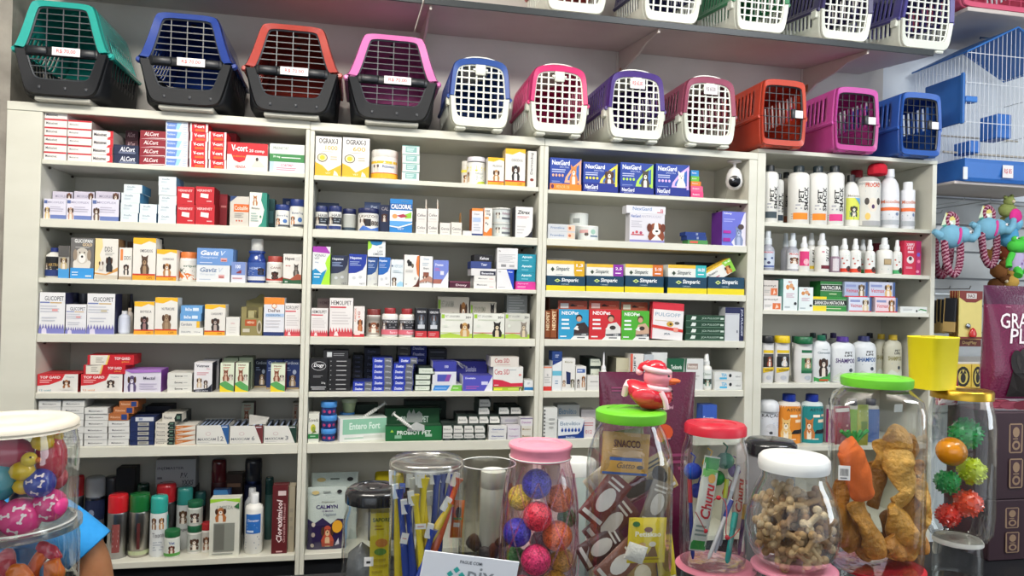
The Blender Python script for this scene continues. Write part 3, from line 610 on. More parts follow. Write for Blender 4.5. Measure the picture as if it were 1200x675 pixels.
B(102.6, 156.8, 416.2, 'red and cream long flat box, upper of the crossed pair', T2, '#c8232e', base=z2, d=.09, rz=.03)
A = [dog(.06, .02, .36, .78, '#5f5078', '#e0dcea'), t_('Mectal', .52, .56, .84, .7, '#4c4460', 0), l_(.42, .1, .9, .42, '#c0b8d0', 3), p_([(0, 1), (1, 1), (1, .9), (.2, .86)], '#a874c4')]
B(145.4, 189, 433.4, 'white and violet box with a seated husky', A, '#d9d5e2', side='#8a4aa8', top='#a878c8', d=.09)
B(197, 226, 437, 'slim white carton with black print', [t_('Enrovet', .3, .35, .62, .65, '#2c2c30'), l_(.66, .4, .82, .6, '#9a9a9a', 1)], '#deddd5', n=3, d=.09, ph='of three by the dog box', jit=.003)
A = [t_('Vetmax', .12, .84, .84, .93, '#3a3c4c'), t_('Plus', .7, .76, .88, .81, '#c06a7a', 0), l_(.16, .56, .9, .68, '#d08a96', 2), dog(.12, .14, .48, .5, '#c9b090'), dog(.52, .12, .8, .42, '#5a4c46'), p_([(0, 0), (1, 0), (1, .28), (.8, .14), (.5, .1), (0, .08)], '#1e2230'), t_('CAES E GATOS', .1, .02, .8, .07, '#dcdce4', 0)]
B(227.4, 249, 424.8, 'white box with two dogs above a black curve', A, '#e2e0e2', side='#33343e', d=.07)
B(238, 257, 421, 'pale box set back behind the two-dog box', [t_('Vetmax', .3, .8, .9, .9, '#555', 0)], '#c9c9cc', o=.095, d=.05, side='#23242e')
def drip(): return [t_('Dipetan', .2, .88, .76, .95, '#7a2f2a'), l_(.2, .78, .8, .86, '#c0604a', 2), dog(.1, .36, .7, .76, '#8a5038', '#d9b8a0', 'up'), dog(.6, .4, .96, .62, '#b8b0a4'), p_([(0, .1), (0, .3), (.4, .38), (1, .2), (1, 0), (.3, 0)], '#5aa45c'), p_([(0, 0), (0, .24), (.5, .08), (1, .02), (1, 0)], '#e8cf2c')]
for x0, x1, w in ((258.2, 274.6, 'pair member nearest the black-curve box'), (276, 291.6, 'pair member nearest the bare shelf'), (317.4, 334.4, 'one standing alone before navy boxes')):
 B(x0, x1, 425 if x0 < 300 else 426.4, f'pale green dog and rabbit carton, {w}', drip(), '#dbe3cb', side='#5f6e58' if x0 > 270 and x0 < 300 else '#7a2438', top='#8f9c84', d=.055)
B(262, 279, 419.5, 'green-grey carton behind the first dog and rabbit carton', [], '#8f9c84', o=.075, d=.08, top='#7d8a74')
B(280, 296, 418.8, 'green-grey carton behind the second dog and rabbit carton', [], '#8f9c84', o=.075, d=.08, top='#7d8a74')
A = [t_('Cardioxx', .1, .84, .94, .95, '#ccd6e6', 0), dog(.3, .1, .86, .5, '#a8906e'), e_(.7, .58, .12, .08, '#a8b4cc'), r_(0, 0, 1, .06, '#b09a74'), l_(.1, .6, .5, .76, '#8a9cc4', 2)]
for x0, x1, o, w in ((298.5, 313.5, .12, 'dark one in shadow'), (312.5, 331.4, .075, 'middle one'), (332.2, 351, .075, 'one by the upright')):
 B(x0, x1, 421.6, f'navy carton with a spaniel, {w}', A, '#273a72' if o < .1 else '#20263c', o=o, d=.06, side='#1c2546')  # the set-back carton takes a darker navy: shade put into its colour
at(1, 6)
A = [t_('Meloxicam', .17, .34, .66, .62, '#55555c', 0), l_(.68, .36, .8, .54, '#8a8a90', 1), r_(0, 0, 1, .05, '#8f8f8f')]
B(45, 71.4, 469.6, 'slim white carton with thin grey print', A, '#dcdcd8', n=7, d=.09, ph='of the first stack', jit=.001, side='#b9b8b4')
B(72.4, 98.4, 469.4, 'slim white carton with thin grey print', A, '#dcdcd8', n=7, d=.09, ph='of the second stack', side='#b9b8b4')
B(99, 126.4, 477.8, 'slim white carton with thin grey print', A, '#dcdcd8', n=6, d=.09, ph='of the third stack', side='#b9b8b4')
zt, _ = B(127, 151.6, 492.8, 'slim white carton with thin grey print', A, '#dcdcd8', n=4, d=.09, ph='under the orange ones', side='#b9b8b4')
A = [r_(.64, .1, .92, .9, '#28407c'), t_('Rilexine', .1, .34, .58, .66, '#e8c0a0', 0)]
for i, (x0, x1, y1) in enumerate(((127, 150.6, 484.8), (132.6, 157, 477.2), (139.6, 161.6, 469.8))):
 zt, _ = B(x0, x1, y1, f'terracotta slim carton, {("lowest", "middle", "highest")[i]} of the stepped trio', A, '#b06a3c', base=zt, d=.09)
A = [r_(.32, .15, .78, .85, '#a9a8a0'), l_(.38, .3, .7, .7, '#5c5a58', 2)]
zt, _ = B(152.2, 180.6, 494.2, 'navy slim carton with a grey label', A, '#1f2c58', n=5, d=.10, ph='of its stack', jit=.0006, top='#2a3768')
B(152.8, 181.2, 488.6, 'navy slim carton with white label topping its stack', [r_(.2, .1, .96, .95, '#cfd2d8'), r_(.34, .3, .5, .8, '#8a94b4')], '#1f2c58', base=zt, d=.10)
B(170, 200, 476, 'dark navy carton lying far back in shadow', [r_(.2, .5, .6, .6, '#5a5e70')], '#1a1c2c', o=.14, d=.08)
A = [t_('Firocox', .08, .3, .5, .7, '#3c3c44', 0), p_([(.66, 0), (1, 0), (1, 1), (.74, 1), (.62, .4)], '#1d2a26'), r_(.74, .3, .92, .7, '#5f7a6a')]
zt, _ = B(181.6, 204.6, 494.4, 'thin cream carton with dark green end', A, '#d5d0c4', n=6, d=.10, ph='of its stack', jit=.0008)
B(190, 213, 484.6, 'thin cream carton with dark end set crosswise on top', A, '#d5d0c4', base=zt, d=.09, o=.016)
A = [p_([(0, .1), (1, .95), (0, .95)], '#c07030'), t_('Ration', .06, .5, .36, .8, '#e8d4b8', 0), r_(0, 0, 1, .08, '#b56a2c')]
zt, _ = B(205.4, 229, 498.6, 'white carton with orange wedge', A, '#d8d4ca', n=4, d=.09, ph='of its stack', jit=.0006)
B(207, 219.6, 482, 'dark carton with grey top behind the orange wedges', [r_(.1, .4, .6, .7, '#8a8f8c')], '#2a3030', o=.08, d=.06)
def tray(x0, x1, yt, num, c, w, torn=False):
 y = YF+.010; (xa, _), (xb, _) = W(x0, 510, y), W(x1, 510, y); h = W((x0+x1)/2, yt, y)[1]-zshelf(); q = (xb-xa)/2-.0008; D = .13; m = MB()
 m.box(-q, q, 0, .0012, 0, h, '#dcdbd4'); m.box(-q, -q+.0012, .0012, D, 0, h, '#cfcec8'); m.box(q-.0012, q, .0012, D, 0, h, '#cfcec8'); m.box(-q, q, D, D+.0012, 0, h, '#cfcec8'); m.box(-q, q, 0, D, 0, .001, '#cfcec8')
 emit(m, [p_([(.74, 1), (1, 1), (1, 0), (.96, 0)], c), t_('MAXICAM', .04, .2, .6, .34, '#70727a', 0, .1), t_(num, .66, .18, .66+.09*len(num), .42, '#70727a', 0), r_(.04, .1, .4, .12, '#b9b9b9'), e_(.36, .56, .08, .1, '#cdb8b8'), e_(.36, .56, .06, .075, '#dcdbd4'), l_(.78, .86, .98, .96, '#e8e8ec', 1)], lambda u, v, k: (-q+u*2*q, -.00018*k, v*h))
 ob = m.build('display_tray', 'card', None, ((xa+xb)/2, y, zshelf()+.0003)); tag(ob, f'white open display tray with {w} corner, {suffix()}', 'tray')
 nb = 7 if not torn else 5
 for k in range(nb):
  s = MB(); s.box(-.0035, .0035, 0, D-.012, 0, h*.95, '#6f7478', '#3d434c', '#9aa4b4' if c != '#1c3a30' else '#7f7c78')
  emit(s, [r_(.1, .0, .9, 1, '#8fa0bc')], lambda u, v, kk: (-.0035+u*.007, v*(D-.012), h*.95+.0002))
  tag(s.build('blister_carton', 'card', None, ((xa+xb)/2-q+.012+k*(2*q-.022)/(nb-1 if nb > 1 else 1), y+.006, zshelf()+.0018)), f'thin carton standing on edge inside the {w} cornered tray', 'carton', f'thin cartons filling the {w} cornered tray')
 return ob
tray(230, 268.4, 498.6, '12', '#2a5a94', 'blue'); tray(269, 308.4, 499, '6', '#6a2c30', 'maroon', True); tray(309, 347.6, 499, '3', '#1c3a30', 'dark green', True)
m = MB(); m.add([(-.03, 0, .0), (.02, .02, 0), (.03, .03, .02), (-.03, .004, .035)], [[0, 1, 2, 3]], '#b9b6ae'); x, z = W(303, 498, YF+.03)
tag(m.build('box_flap', 'card', None, (x, YF+.03, z), solid=.001), 'torn grey cardboard flap sticking up from the maroon-cornered tray', 'cardboard')
B(283, 297.6, 472, 'pale green carton standing behind the maroon-cornered tray', drip()[:4], '#a9ad98', o=.16, d=.05, side='#5a1f30')
B(343, 351, 472, 'cream carton with red side behind the end tray', drip()[:3], '#b0a898', o=.16, d=.05, side='#5a1f30')
at(1, 7)
def can(x0, x1, yt, desc, capc, body, art=(), o=.05, mat='metal', labcol=None, capmat='gloss'):
 return bottle(x0, x1, yt, desc, CANP, CANC, body=body, capcol=capc, art=art, labcol=labcol, lab=(.04, .68), o=o, name='aerosol_can', cat='can', mat=mat, capname='cap', capmat=capmat)
can(77, 95.4, 559, 'aerosol can with red cap half behind the seated person', '#b8262c', '#8a8a8c', o=.14)
can(96, 119.6, 561, 'navy and silver aerosol can with a white cap', '#a9acb0', '#5f636c', [r_(0, .55, 1, 1, '#232c4c'), e_(.4, .72, .12, .08, '#8a94b0'), e_(.4, .5, .1, .05, '#b0b4c0')], o=.15, labcol='#6a6c74')
can(120, 137, 560, 'dark aerosol can at the back beside a navy one', '#4a4a4c', '#2c2c30', o=.19)
B(136, 158, 549, 'black box at the back among the aerosol cans', [r_(.1, .1, .25, .25, '#c9c9c9')], '#1c1c20', o=.19, d=.06)
can(122.6, 147, 582, 'silver aerosol can with a bright red cap', '#c9242c', '#a8a8aa', [r_(.32, .1, .62, .8, '#8e4a48'), l_(.36, .2, .58, .7, '#c9c0c0', 4)], o=.035)
can(148, 173, 581, 'silver aerosol can with a dark green cap', '#1f6a34', '#b0aca4', [r_(.44, .15, .56, .8, '#5a2a2a'), r_(0, 0, 1, .1, '#b8c29a')], o=.04)
can(158, 173, 568, 'dark green aerosol can behind the green-capped one', '#1c3c30', '#2c4a40', o=.17)
can(173.6, 194.4, 583, 'white aerosol can with a turquoise cap and dogs', '#35a89c', '#dfe3e2', [dog(.15, .66, .45, .98, '#8a6038'), dog(.5, .66, .78, .98, '#c89058'), t_('Tixonn', .26, .46, .74, .58, '#7f7f84', 0), l_(.3, .1, .75, .36, '#b4bcc4', 4), p_([(.84, 0), (1, 0), (1, 1), (.9, 1), (.96, .5)], '#3fae9f')], o=.035, mat='plastic', labcol='#dfe3e4')
can(180, 204, 569, 'silver aerosol can with red cap behind turquoise one', '#a82028', '#77777a', o=.10)
JG = [t_('Vet', .35, .7, .65, .88, '#3c5ca0'), dog(.3, .14, .7, .66, '#8a4a3c'), r_(0, 0, 1, .18, '#5aa04c')]
bottle(190.4, 208.8, 623.4, 'small white jar with a dark green lid in front', WIDEP, WIDEC, capcol='#1f6a3c', art=JG, lab=(.08, .7), labcol='#dfe4dc', o=.02, name='ointment_jar', cat='jar')
can(205, 224, 573, 'white aerosol can with teal cap behind green-lidded jar', '#2f7f78', '#c0c4c2', [dog(.2, .6, .7, .96, '#6a5038'), t_('Oxgen', .2, .4, .7, .5, '#7a7a7e', 0)], o=.10, mat='plastic', labcol='#c4c8c6')
r1, z1 = bottle(217.4, 235.4, 617, 'white jar with green lid, lower of two', WIDEP, WIDEC, capcol='#1f6040', art=[dog(.2, .1, .8, .8, '#5a4438')], lab=(.08, .7), labcol='#b9beb8', o=.05, name='ointment_jar', cat='jar')
bottle(217.8, 235.8, 589, 'white jar with green lid, upper of two', WIDEP, WIDEC, capcol='#1f6040', art=[dog(.2, .1, .8, .8, '#4a3a38')], lab=(.08, .7), labcol='#c2c6be', o=.05, base=z1, name='ointment_jar', cat='jar')
bottle(234.4, 247.4, 614, 'small jar with a red lid beside the window box', WIDEP, WIDEC, capcol='#b02c30', art=[dog(.2, 0, .8, .8, '#8a5a3c')], lab=(.08, .7), labcol='#c2beb8', o=.06, name='ointment_jar', cat='jar')
can(226, 240, 577, 'dark teal aerosol can behind the stacked jars', '#2c5a58', '#6a7472', o=.16)
zb, _ = B(183, 229.6, 571, 'dark storage carton standing far back in shadow', [], '#222024', o=.19, d=.055)
B(182.6, 229.6, 538.6, 'white handwritten carton resting on the dark carton', [t_('INJEMASTER', .04, .62, .7, .74, '#55555c', 0), r_(.04, .3, .16, .38, '#6a6a70'), t_('P.V.', .62, .34, .8, .52, '#34343c', 0, .2), t_('YXXS', .66, .08, .95, .26, '#34343c', 0, .2)], '#a9a9ac', base=zb, o=.188, d=.055)
A = [p_([(0, 1), (1, 1), (1, .93), (.5, .97), (0, .93)], '#9ccf3c'), t_('LIMPEZA', .24, .82, .76, .88, '#9aa098', 0), dog(.12, .6, .6, .86, '#b8703c'), r_(.14, .09, .84, .58, '#8a8d84'), r_(.17, .11, .50, .56, '#6f7068'), p_([(.8, .86), (.98, .82), (.98, .94)], '#2f6a3c'), l_(.1, .02, .9, .07, '#a0a49c', 1)]
B(246, 281.4, 584.6, 'white kit box with green top, dog and window', A, '#dcdccf', o=.02, d=.05, side='#b0b0a4')
bottle(285.6, 307.6, 580.4, 'white shampoo bottle with a blue label, in front', [(0, 0), (.9, 0), (1, .02), (1, .74), (.9, .79), (.42, .83)], [(.42, .82), (.46, .825), (.46, .99), (.4, 1), (0, 1)], capcol='#dfe1e2', art=[r_(.12, .45, .82, .92, '#2f6fc0'), t_('Cloresten', .2, .74, .72, .8, '#e6eefa', 0), l_(.2, .55, .7, .7, '#bcd2f0', 2), r_(.2, .48, .5, .53, '#cdddf2'), l_(.12, .06, .8, .4, '#a9b0bc', 5)], lab=(.04, .73), o=.02, name='shampoo_bottle')
bottle(285, 303, 574, 'white shampoo bottle hidden behind the blue-labelled one', BOTP, BOTC, capcol='#c9cbcc', body='#a9adb0', o=.10, name='shampoo_bottle')
A = [t_('Cloreximicol', .28, .16, .66, .80, '#f0dede', 1, .2, 90), t_('Clorexidina e Miconazol', .70, .16, .86, .74, '#d8a8a8', 0, .2, 90), r_(.36, .86, .86, .93, '#d9c4c4'), r_(.3, .02, .7, .04, '#d9b0b0')]
B(319.4, 338, 569.6, 'tall maroon shampoo carton with sloping vertical lettering', A, '#5f1f24', side='#b9b09c', o=.02, d=.05)
B(338.6, 346, 570, 'tall beige carton pressed beside the maroon one', [l_(.2, .3, .8, .7, '#a09888', 3)], '#b0a690', o=.03, d=.05)
can(246, 264, 540, 'tall dark red aerosol can in the back row', '#5a1c22', '#4a1c20', o=.17, mat='plastic')
can(285, 306, 539, 'tall navy aerosol can in the back row', '#2a2c34', '#222a48', [t_('Ar', .35, .7, .7, .84, '#8a94b8')], o=.17, labcol='#222a48')
B(250, 270, 574, 'blue carton behind the green-topped kit box', [p_([(0, .8), (1, .8), (.8, 1), (0, 1)], '#4a8ac0')], '#2a4a7c', o=.13, d=.03)
B(264, 284, 556, 'brown carton in the back row of cans', [r_(.1, .8, .9, .86, '#a07a60')], '#4a3830', o=.20, d=.05)
can(310, 320, 560, 'teal aerosol can in shadow beside the maroon carton', '#234c4a', '#3a5c58', o=.16, mat='plastic')
# ================================================================== cabinet 2
at(2, 1)
def ograx(n): return [t_('OGRAX-3', .12, .82, .86, .95, '#55545a', 1), t_(n, .38, .66, .84, .77, '#e3a93c', 0), l_(.25, .6, .8, .63, '#b9b4a8', 1), e_(.27, .46, .2, .11, '#4a4646'), e_(.27, .46, .17, .09, '#f2e3b0'), e_(.27, .46, .1, .06, '#f3c83e'), l_(.58, .4, .9, .52, '#c9bda4', 2), p_([(0, 0), (0, .34), (.28, .26), (.5, .12), (.72, .2), (1, .3), (1, 0)], '#ecb32f'), p_([(.7, .02), (.74, .15), (.84, .1), (.9, .02)], '#efe6d2'), t_('VET', .4, .05, .6, .09, '#f8eccb', 0)]
B(369.8, 400.6, 160, 'white and gold box, the one by the upright', ograx('1000'), '#e8e5df', d=.07)
B(401.6, 433.4, 161.6, 'white and gold box beside the round white tub', ograx('600'), '#e8e5df', d=.07)
A = [r_(0, .7, 1, .82, '#efc23c'), p_([(0, .82), (.5, .72), (1, .7), (1, .86), (0, .9)], '#ececea'), dog(.12, .3, .36, .7, '#d8d4cc'), t_('Polivitam', .44, .5, .8, .62, '#5670a8', 0), r_(0, .22, 1, .27, '#dd7a3a'), r_(0, 0, 1, .22, '#eeb62c'), l_(.5, .66, .75, .7, '#b0b0a0', 1)]
bottle(434.6, 467, 175, 'wide white tub with yellow foot and dalmatian', WIDEP, [(1, .76), (1.01, .77), (1.01, .96), (.97, 1), (0, 1)], capcol='#e2ded6', art=A, lab=(.03, .74), o=.015, labcol='#e8e6e0', name='supplement_jar', cat='jar')
B(471.6, 492, 170.6, 'small white box with teal panel', [r_(.2, .2, .85, .85, '#8ab8b4'), l_(.26, .3, .78, .75, '#dcebe8', 3), r_(0, .92, 1, 1, '#5aa09c')], '#dfe4e0', n=4, d=.06, ph='of its stack', side='#b98a78')
A = [p_([(0, .84), (0, .66), (.5, .58), (1, .66), (1, .84)], '#eddc1e'), dog(0.02, .1, .2, .6, '#c09050'), t_('Glicol', .45, .44, .8, .54, '#a8b0b0', 0), l_(.5, .16, .9, .4, '#b9c0b4', 3), p_([(.5, 0), (.6, .1), (.9, .14), (1, 0)], '#bfd23c')]
bottle(541.4, 552, 188.6, 'slim cream bottle behind the yellow-banded tub', WIDEP, WIDEC, capcol='#dedad0', art=[dog(.2, .1, .8, .6, '#b08050'), r_(0, .7, 1, .85, '#e8d850')], labcol='#dcd8cc', lab=(.05, .74), o=.07, name='supplement_jar', cat='jar')
bottle(548.4, 570, 183.4, 'white tub with a bright yellow band', WIDEP, [(1, .84), (1.0, .85), (1, .97), (.95, 1), (0, 1)], capcol='#dcd9e0', art=A, lab=(.03, .80), labcol='#e8e7e0', name='supplement_jar', cat='jar')
B(571.8, 591, 184.6, 'yellow-topped box with a spaniel, shorter of two', nutri('PELODOG', '#b98a5a'), '#e4e1da', d=.06)
B(592.4, 616, 174.4, 'yellow-topped box with a black and white collie', nutri('OSSODOG', '#2a2828', '#efece6'), '#e4e1da', d=.06, side='#e2c68a')
B(618.6, 629, 177, 'narrow white box turned edge-on by the upright', [t_('Dermodog', .3, .35, .66, .95, '#4a484c', 0, 0, 90), e_(.5, .2, .22, .04, '#8a3a2c')], '#dcdad4', d=.09)
at(2, 2)
NV = lambda: [r_(0, .3, 1, .72, '#2a3038'), t_('HAIR', .3, .74, .9, .92, '#4a4c54', 0), dog(.06, .3, .4, .8, '#a9a39a'), r_(.1, 0, .9, .2, '#2c3c74'), l_(.45, .4, .9, .64, '#8f98a4', 2)]
bottle(368.8, 383.8, 241.6, 'navy-capped jar with dark label by the upright', WIDEP, WIDEC, capcol='#222e66', art=NV(), lab=(.04, .72), labcol='#d0d0cc', name='supplement_jar', cat='jar', o=.025)
bottle(384.4, 400.2, 241.2, 'navy-capped jar with dark label, middle of three', WIDEP, WIDEC, capcol='#222e66', art=NV(), lab=(.04, .72), labcol='#dededa', name='supplement_jar', cat='jar', o=.02)
bottle(400.8, 417, 244.4, 'navy-capped jar with a grey label', WIDEP, WIDEC, capcol='#1c2450', art=[l_(.1, .3, .9, .8, '#8f938e', 3), r_(0, 0, 1, .2, '#3a4a58')], lab=(.04, .72), labcol='#b0b3ae', name='supplement_jar', cat='jar', o=.05)
B(371, 397, 237.6, 'blue carton lying behind the navy-capped jars', [r_(.1, .8, .4, .9, '#8a96b8')], '#4a5678', o=.14, d=.05)
A = [r_(.3, .26, .6, .7, '#2c2a2c'), t_('LAVIZOO', .1, .78, .9, .94, '#6a5c56', 0), dog(.1, .1, .4, .8, '#e8e4de'), t_('800', .6, .3, .94, .6, '#5a504a'), p_([(.1, 0), (.3, .3), (.6, .1), (.95, .24), (.95, 0)], '#4a78c8')]
bottle(419.2, 444, 243.6, 'wide white tub with a navy lid', WIDEP, [(1, .78), (1.02, .79), (1.02, .97), (.98, 1), (0, 1)], capcol='#1f2756', art=A, lab=(.04, .74), labcol='#e2e0da', name='supplement_jar', cat='jar', o=.018)
B(427, 446, 237, 'steel blue carton behind the wide navy-lidded tub', [t_('Pet', .4, .8, .8, .9, '#b8c0d4')], '#4c5c84', o=.11, d=.05, top='#6a7a98')
B(444.6, 456.4, 240, 'dark navy box half hidden beside the sky blue one', [t_('CAL', .2, .8, .9, .92, '#a09aa0'), dog(.1, .4, .9, .7, '#5a3a34')], '#2a3352', o=.06, d=.06, top='#5a80a8')
A = [r_(0, .68, 1, .86, '#2c5f9f'), t_('CALCIORAL', .05, .70, .97, .84, '#f4f6fa'), r_(0, .34, 1, .66, '#dfe6ec'), e_(.22, .48, .12, .07, '#e89a5a'), p_([(.6, .52), (.96, .62), (.96, .44), (.7, .42)], '#8cc43c'), p_([(.3, .5), (.6, .56), (.8, .48), (.5, .44)], '#b03a4c'), p_([(0, .34), (1, .34), (1, .3), (.5, .18), (0, .2)], '#5aa0dc'), p_([(0, .2), (.4, .17), (1, .3), (1, .26), (.4, .13), (0, .17)], '#e8f0f8'), t_('VET', .34, .08, .64, .13, '#dfe9f5', 0), t_('100ml', .5, .9, .8, .96, '#6a94b8', 0)]
B(457, 483.6, 233.2, 'sky blue box with a wide white name band', A, '#2f82c8', top='#a8d0ee', side='#22508a', d=.06)
SW = lambda t: [t_(t, .1, .38, .9, .6, '#6a6668', 0), l_(.2, .12, .8, .24, '#c0bcb8', 1)]
for x0, x1, w in ((487.4, 499.8, 'outer'), (500.8, 513.4, 'inner')):
 z1, xc = B(x0, x1, 259.6, f'little white box, lower one in the {w} flap column', SW('Cefex'), '#dedad4', d=.05)
 z2, xc = B(x0+.4, x1+.6, 244.4, f'little white box, upper one in the {w} flap column', SW('Cefex'), '#e0dcd6', base=z1, d=.05, side='#7a4c3c')
 m = MB(); m.add([(.0, 0, 0), (.0, .05, 0), (.0, .048, .034), (.0, .010, .030)], [[0, 1, 2, 3]], '#a87b48'); m.add([(.0002, .003, 0), (.0002, .010, .030), (-.004, .002, .034), (-.004, -.001, 0)], [[0, 1, 2, 3]], '#e0d8cc')
 tag(m.build('box_flap', 'card', None, (xc+.017, YF+.014, z2+.0002), solid=.0008), f'tan cardboard flap standing open on the {w} little white column', 'cardboard')
B(515.4, 527.8, 261, 'small white box nearest the flap columns', SW('Genta'), '#dedad4', d=.05)
z2, xc = B(528.6, 541.2, 260.6, 'small white box with an open tan flap', SW('Genta'), '#dcd8d0', d=.05)
m = MB(); m.add([(.0, 0, 0), (.0, .05, 0), (.0, .048, .034), (.0, .006, .036)], [[0, 1, 2, 3]], '#a87b48'); tag(m.build('box_flap', 'card', None, (xc+.0155, YF+.014, z2+.0002), solid=.0008), 'tan cardboard flap standing open on the single small white box', 'cardboard')
B(542.2, 553, 270.4, 'tiny flat white box in front of orange ones', [], '#deddd8', d=.04)
A = [r_(0, .9, 1, 1, '#e0873a'), t_('Depet', .2, .74, .7, .82, '#8a7a8a', 0), r_(.1, .5, .8, .66, '#a9bcdc'), l_(.15, .15, .85, .44, '#b9bcc8', 3), r_(0, 0, 1, .07, '#2c3c74')]
B(553, 566.2, 244, 'white box with an orange top and pale blue band', A, '#dcdce0', d=.06, side='#b5602c')
A = [r_(0, 0, .08, 1, '#e2803a'), t_('150', .2, .84, .7, .93, '#5a5a64'), t_('mg', .3, .72, .8, .8, '#5a5a64', 0), r_(.15, .6, .6, .68, '#e59a5c'), e_(.3, .46, .08, .03, '#444'), e_(.5, .42, .06, .03, '#444'), p_([(0, 0), (0, .16), (.4, .12), (.8, .3), (1, .28), (1, 0)], '#e07a30')]
B(566.8, 577, 243.6, 'narrow white box with an orange wave', A, '#e6e0d8', d=.06)
TN = [dog(.2, .25, .45, .75, '#bdbdb6'), t_('Advocin', .5, .55, .92, .75, '#b08a98', 0), r_(.5, .2, .92, .35, '#6a6e74'), r_(0, .9, 1, 1, '#b0b3b0')]
r1, z1 = bottle(578, 600, 261, 'pale grey round tin, lower one beside the orange wave box', [(0, 0), (.98, 0), (1, .02), (1, .98), (.98, 1), (0, 1)], None, art=TN, lab=(.05, .95), labcol='#d0d6d2', name='round_tin', cat='tin', mat='plastic')
bottle(578.4, 600, 243.4, 'pale grey round tin, upper one beside the orange wave box', [(0, 0), (.98, 0), (1, .02), (1, .98), (.98, 1), (0, 1)], None, art=TN, lab=(.05, .95), labcol='#cfd5d4', name='round_tin', cat='tin', mat='plastic', base=z1)
A = [t_('Zitrex', .1, .76, .84, .88, '#1f1f24', 1, .2), l_(.1, .62, .8, .7, '#c87a80', 2), l_(.1, .1, .6, .4, '#c9c7c6', 3), p_([(.5, 0), (.75, .07), (.92, .2), (1, .36), (1, 0)], '#2a2a30')]
B(604.2, 624.6, 242.4, 'white box with a black rounded corner', A, '#e2e0de', side='#3a3a40', d=.06)
at(2, 3)
A = [p_([(0, 1), (1, 1), (1, .82), (0, .85)], '#a03aa8'), p_([(.74, 1), (1, 1), (1, .82)], '#dcd8e0'), t_('VONAU', .1, .73, .72, .8, '#6a747c', 0), t_('VET', .1, .66, .4, .71, '#6a747c', 0), p_([(1, .82), (.82, .7), (.72, .56), (.84, .4), (.66, .22), (.5, 0), (1, 0)], '#a6e03a'), p_([(0, .36), (.18, .42), (.5, .3), (.8, .4), (.66, .22), (.5, 0), (0, 0)], '#1f8cc0'), r_(.1, .26, .5, .29, '#d8ecf6'), r_(.1, .18, .42, .21, '#d8ecf6'), t_('4mg', .14, .56, .34, .6, '#4a7aa8', 0)]
B(366, 387.4, 288.8, 'lime, blue and magenta box beside the upright', A, '#e2e4e4', side='#8ac43a', d=.06)
def hep(c, base='#e4e5e6'): return [p_([(0, 1), (1, 1), (.96, .7), (.78, .5), (.4, .4), (0, .38)], c), t_('Hepatox', .06, .82, .72, .92, '#e6eaf4'), l_(.06, .62, .7, .78, '#93a4cc', 3), t_('VET', .6, .03, .92, .08, '#6a6c74', 0), e_(.3, .24, .1, .05, '#c9ccd0'), e_(.66, .27, .1, .05, '#c9ccd0')]
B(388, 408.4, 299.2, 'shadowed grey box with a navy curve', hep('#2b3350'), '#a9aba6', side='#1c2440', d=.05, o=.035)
B(408.8, 430, 297.8, 'white box with a bright navy blue curve', hep('#20399a'), '#e4e5e6', side='#2a3c70', d=.05)
z1, _ = B(430.6, 443.2, 301.6, 'narrow greyish box with a blue curve', hep('#29508f'), '#d2d4cf', side='#2a3c70', d=.06, o=.02)
z1, _ = B(443.6, 457.8, 301.4, 'narrow white box with a mid blue curve', hep('#2464b4'), '#e4e5e6', side='#2a3c70', d=.06)
A = [p_([(0, 1), (0, .4), (.2, .56), (.24, .8), (.1, 1)], '#9ad03c'), p_([(.12, 1), (.84, 1), (.78, .8), (.5, .7), (.2, .78)], '#1f7ab0'), t_('LAX', .56, .28, .86, .4, '#6a747c', 0), t_('OMEGA', .3, .1, .88, .23, '#6a747c', 0), t_('VET', .62, .56, .84, .64, '#7a848a', 0)]
B(431, 451.8, 282.4, 'white box with blue and lime corner lying on two curved ones', A, '#dfe2e2', base=z1+.0008, d=.06, o=.016)
A = [t_('VETCOX', .26, .7, .94, .8, '#86a4b8', 0), dog(.04, .02, .5, .36, '#7a6c60'), p_([(.5, 0), (.5, .1), (.8, .2), (1, .14), (1, 0)], '#9ac8e4'), e_(.1, .76, .06, .04, '#3a5a8a'), l_(.2, .5, .9, .62, '#c4d4dc', 2)]
B(458.2, 473, 304, 'pale blue and white box with a small dog low down', A, '#dce4e8', d=.06)
A = [p_([(1, 1), (.84, .96), (.78, .7), (.86, .4), (1, .3)], '#d0743a'), e_(.28, .78, .1, .07, '#222'), e_(.42, .72, .1, .08, '#222'), e_(.56, .66, .08, .07, '#6a6050'), e_(.3, .68, .07, .04, '#222'), l_(.1, .44, .7, .54, '#b4b2ae', 2), p_([(.56, 0), (.8, .08), (1, .3), (1, 0)], '#5a2c20'), e_(.74, .26, .07, .05, '#b9b9b4'), t_('30', .08, .06, .22, .1, '#8a8a8a', 0)]
B(473.6, 491.6, 298.6, 'white box with black tablets and a copper edge', A, '#e6e4e0', d=.06, side='#6a3426')
A = [t_('Dexa', .3, .88, .7, .94, '#6a9ac0', 0), l_(.2, .68, .8, .8, '#a9b8c4', 2), t_('Biopet', .3, .56, .7, .64, '#4a4a50', 0), r_(.28, .28, .72, .48, '#8a5040'), dog(.2, .14, .6, .4, '#a06a50'), p_([(0, .12), (.5, .2), (1, .14), (1, .3), (.8, .36), (0, .2)], '#b98a78')]
B(492, 507.2, 300.2, 'white box with a brown dog and brown square', A, '#e4e4e4', d=.06)
A = [p_([(0, 1), (1, 1), (1, .6), (.5, .14), (0, .14)], '#7686cf'), t_('Prevex', .12, .78, .66, .88, '#dce0f6'), l_(.1, .6, .5, .72, '#c06a9a', 2), r_(.46, .46, .7, .6, '#dcdde8'), p_([(0, .14), (.5, .14), (.62, .3), (0, .3)], '#a8685c')]
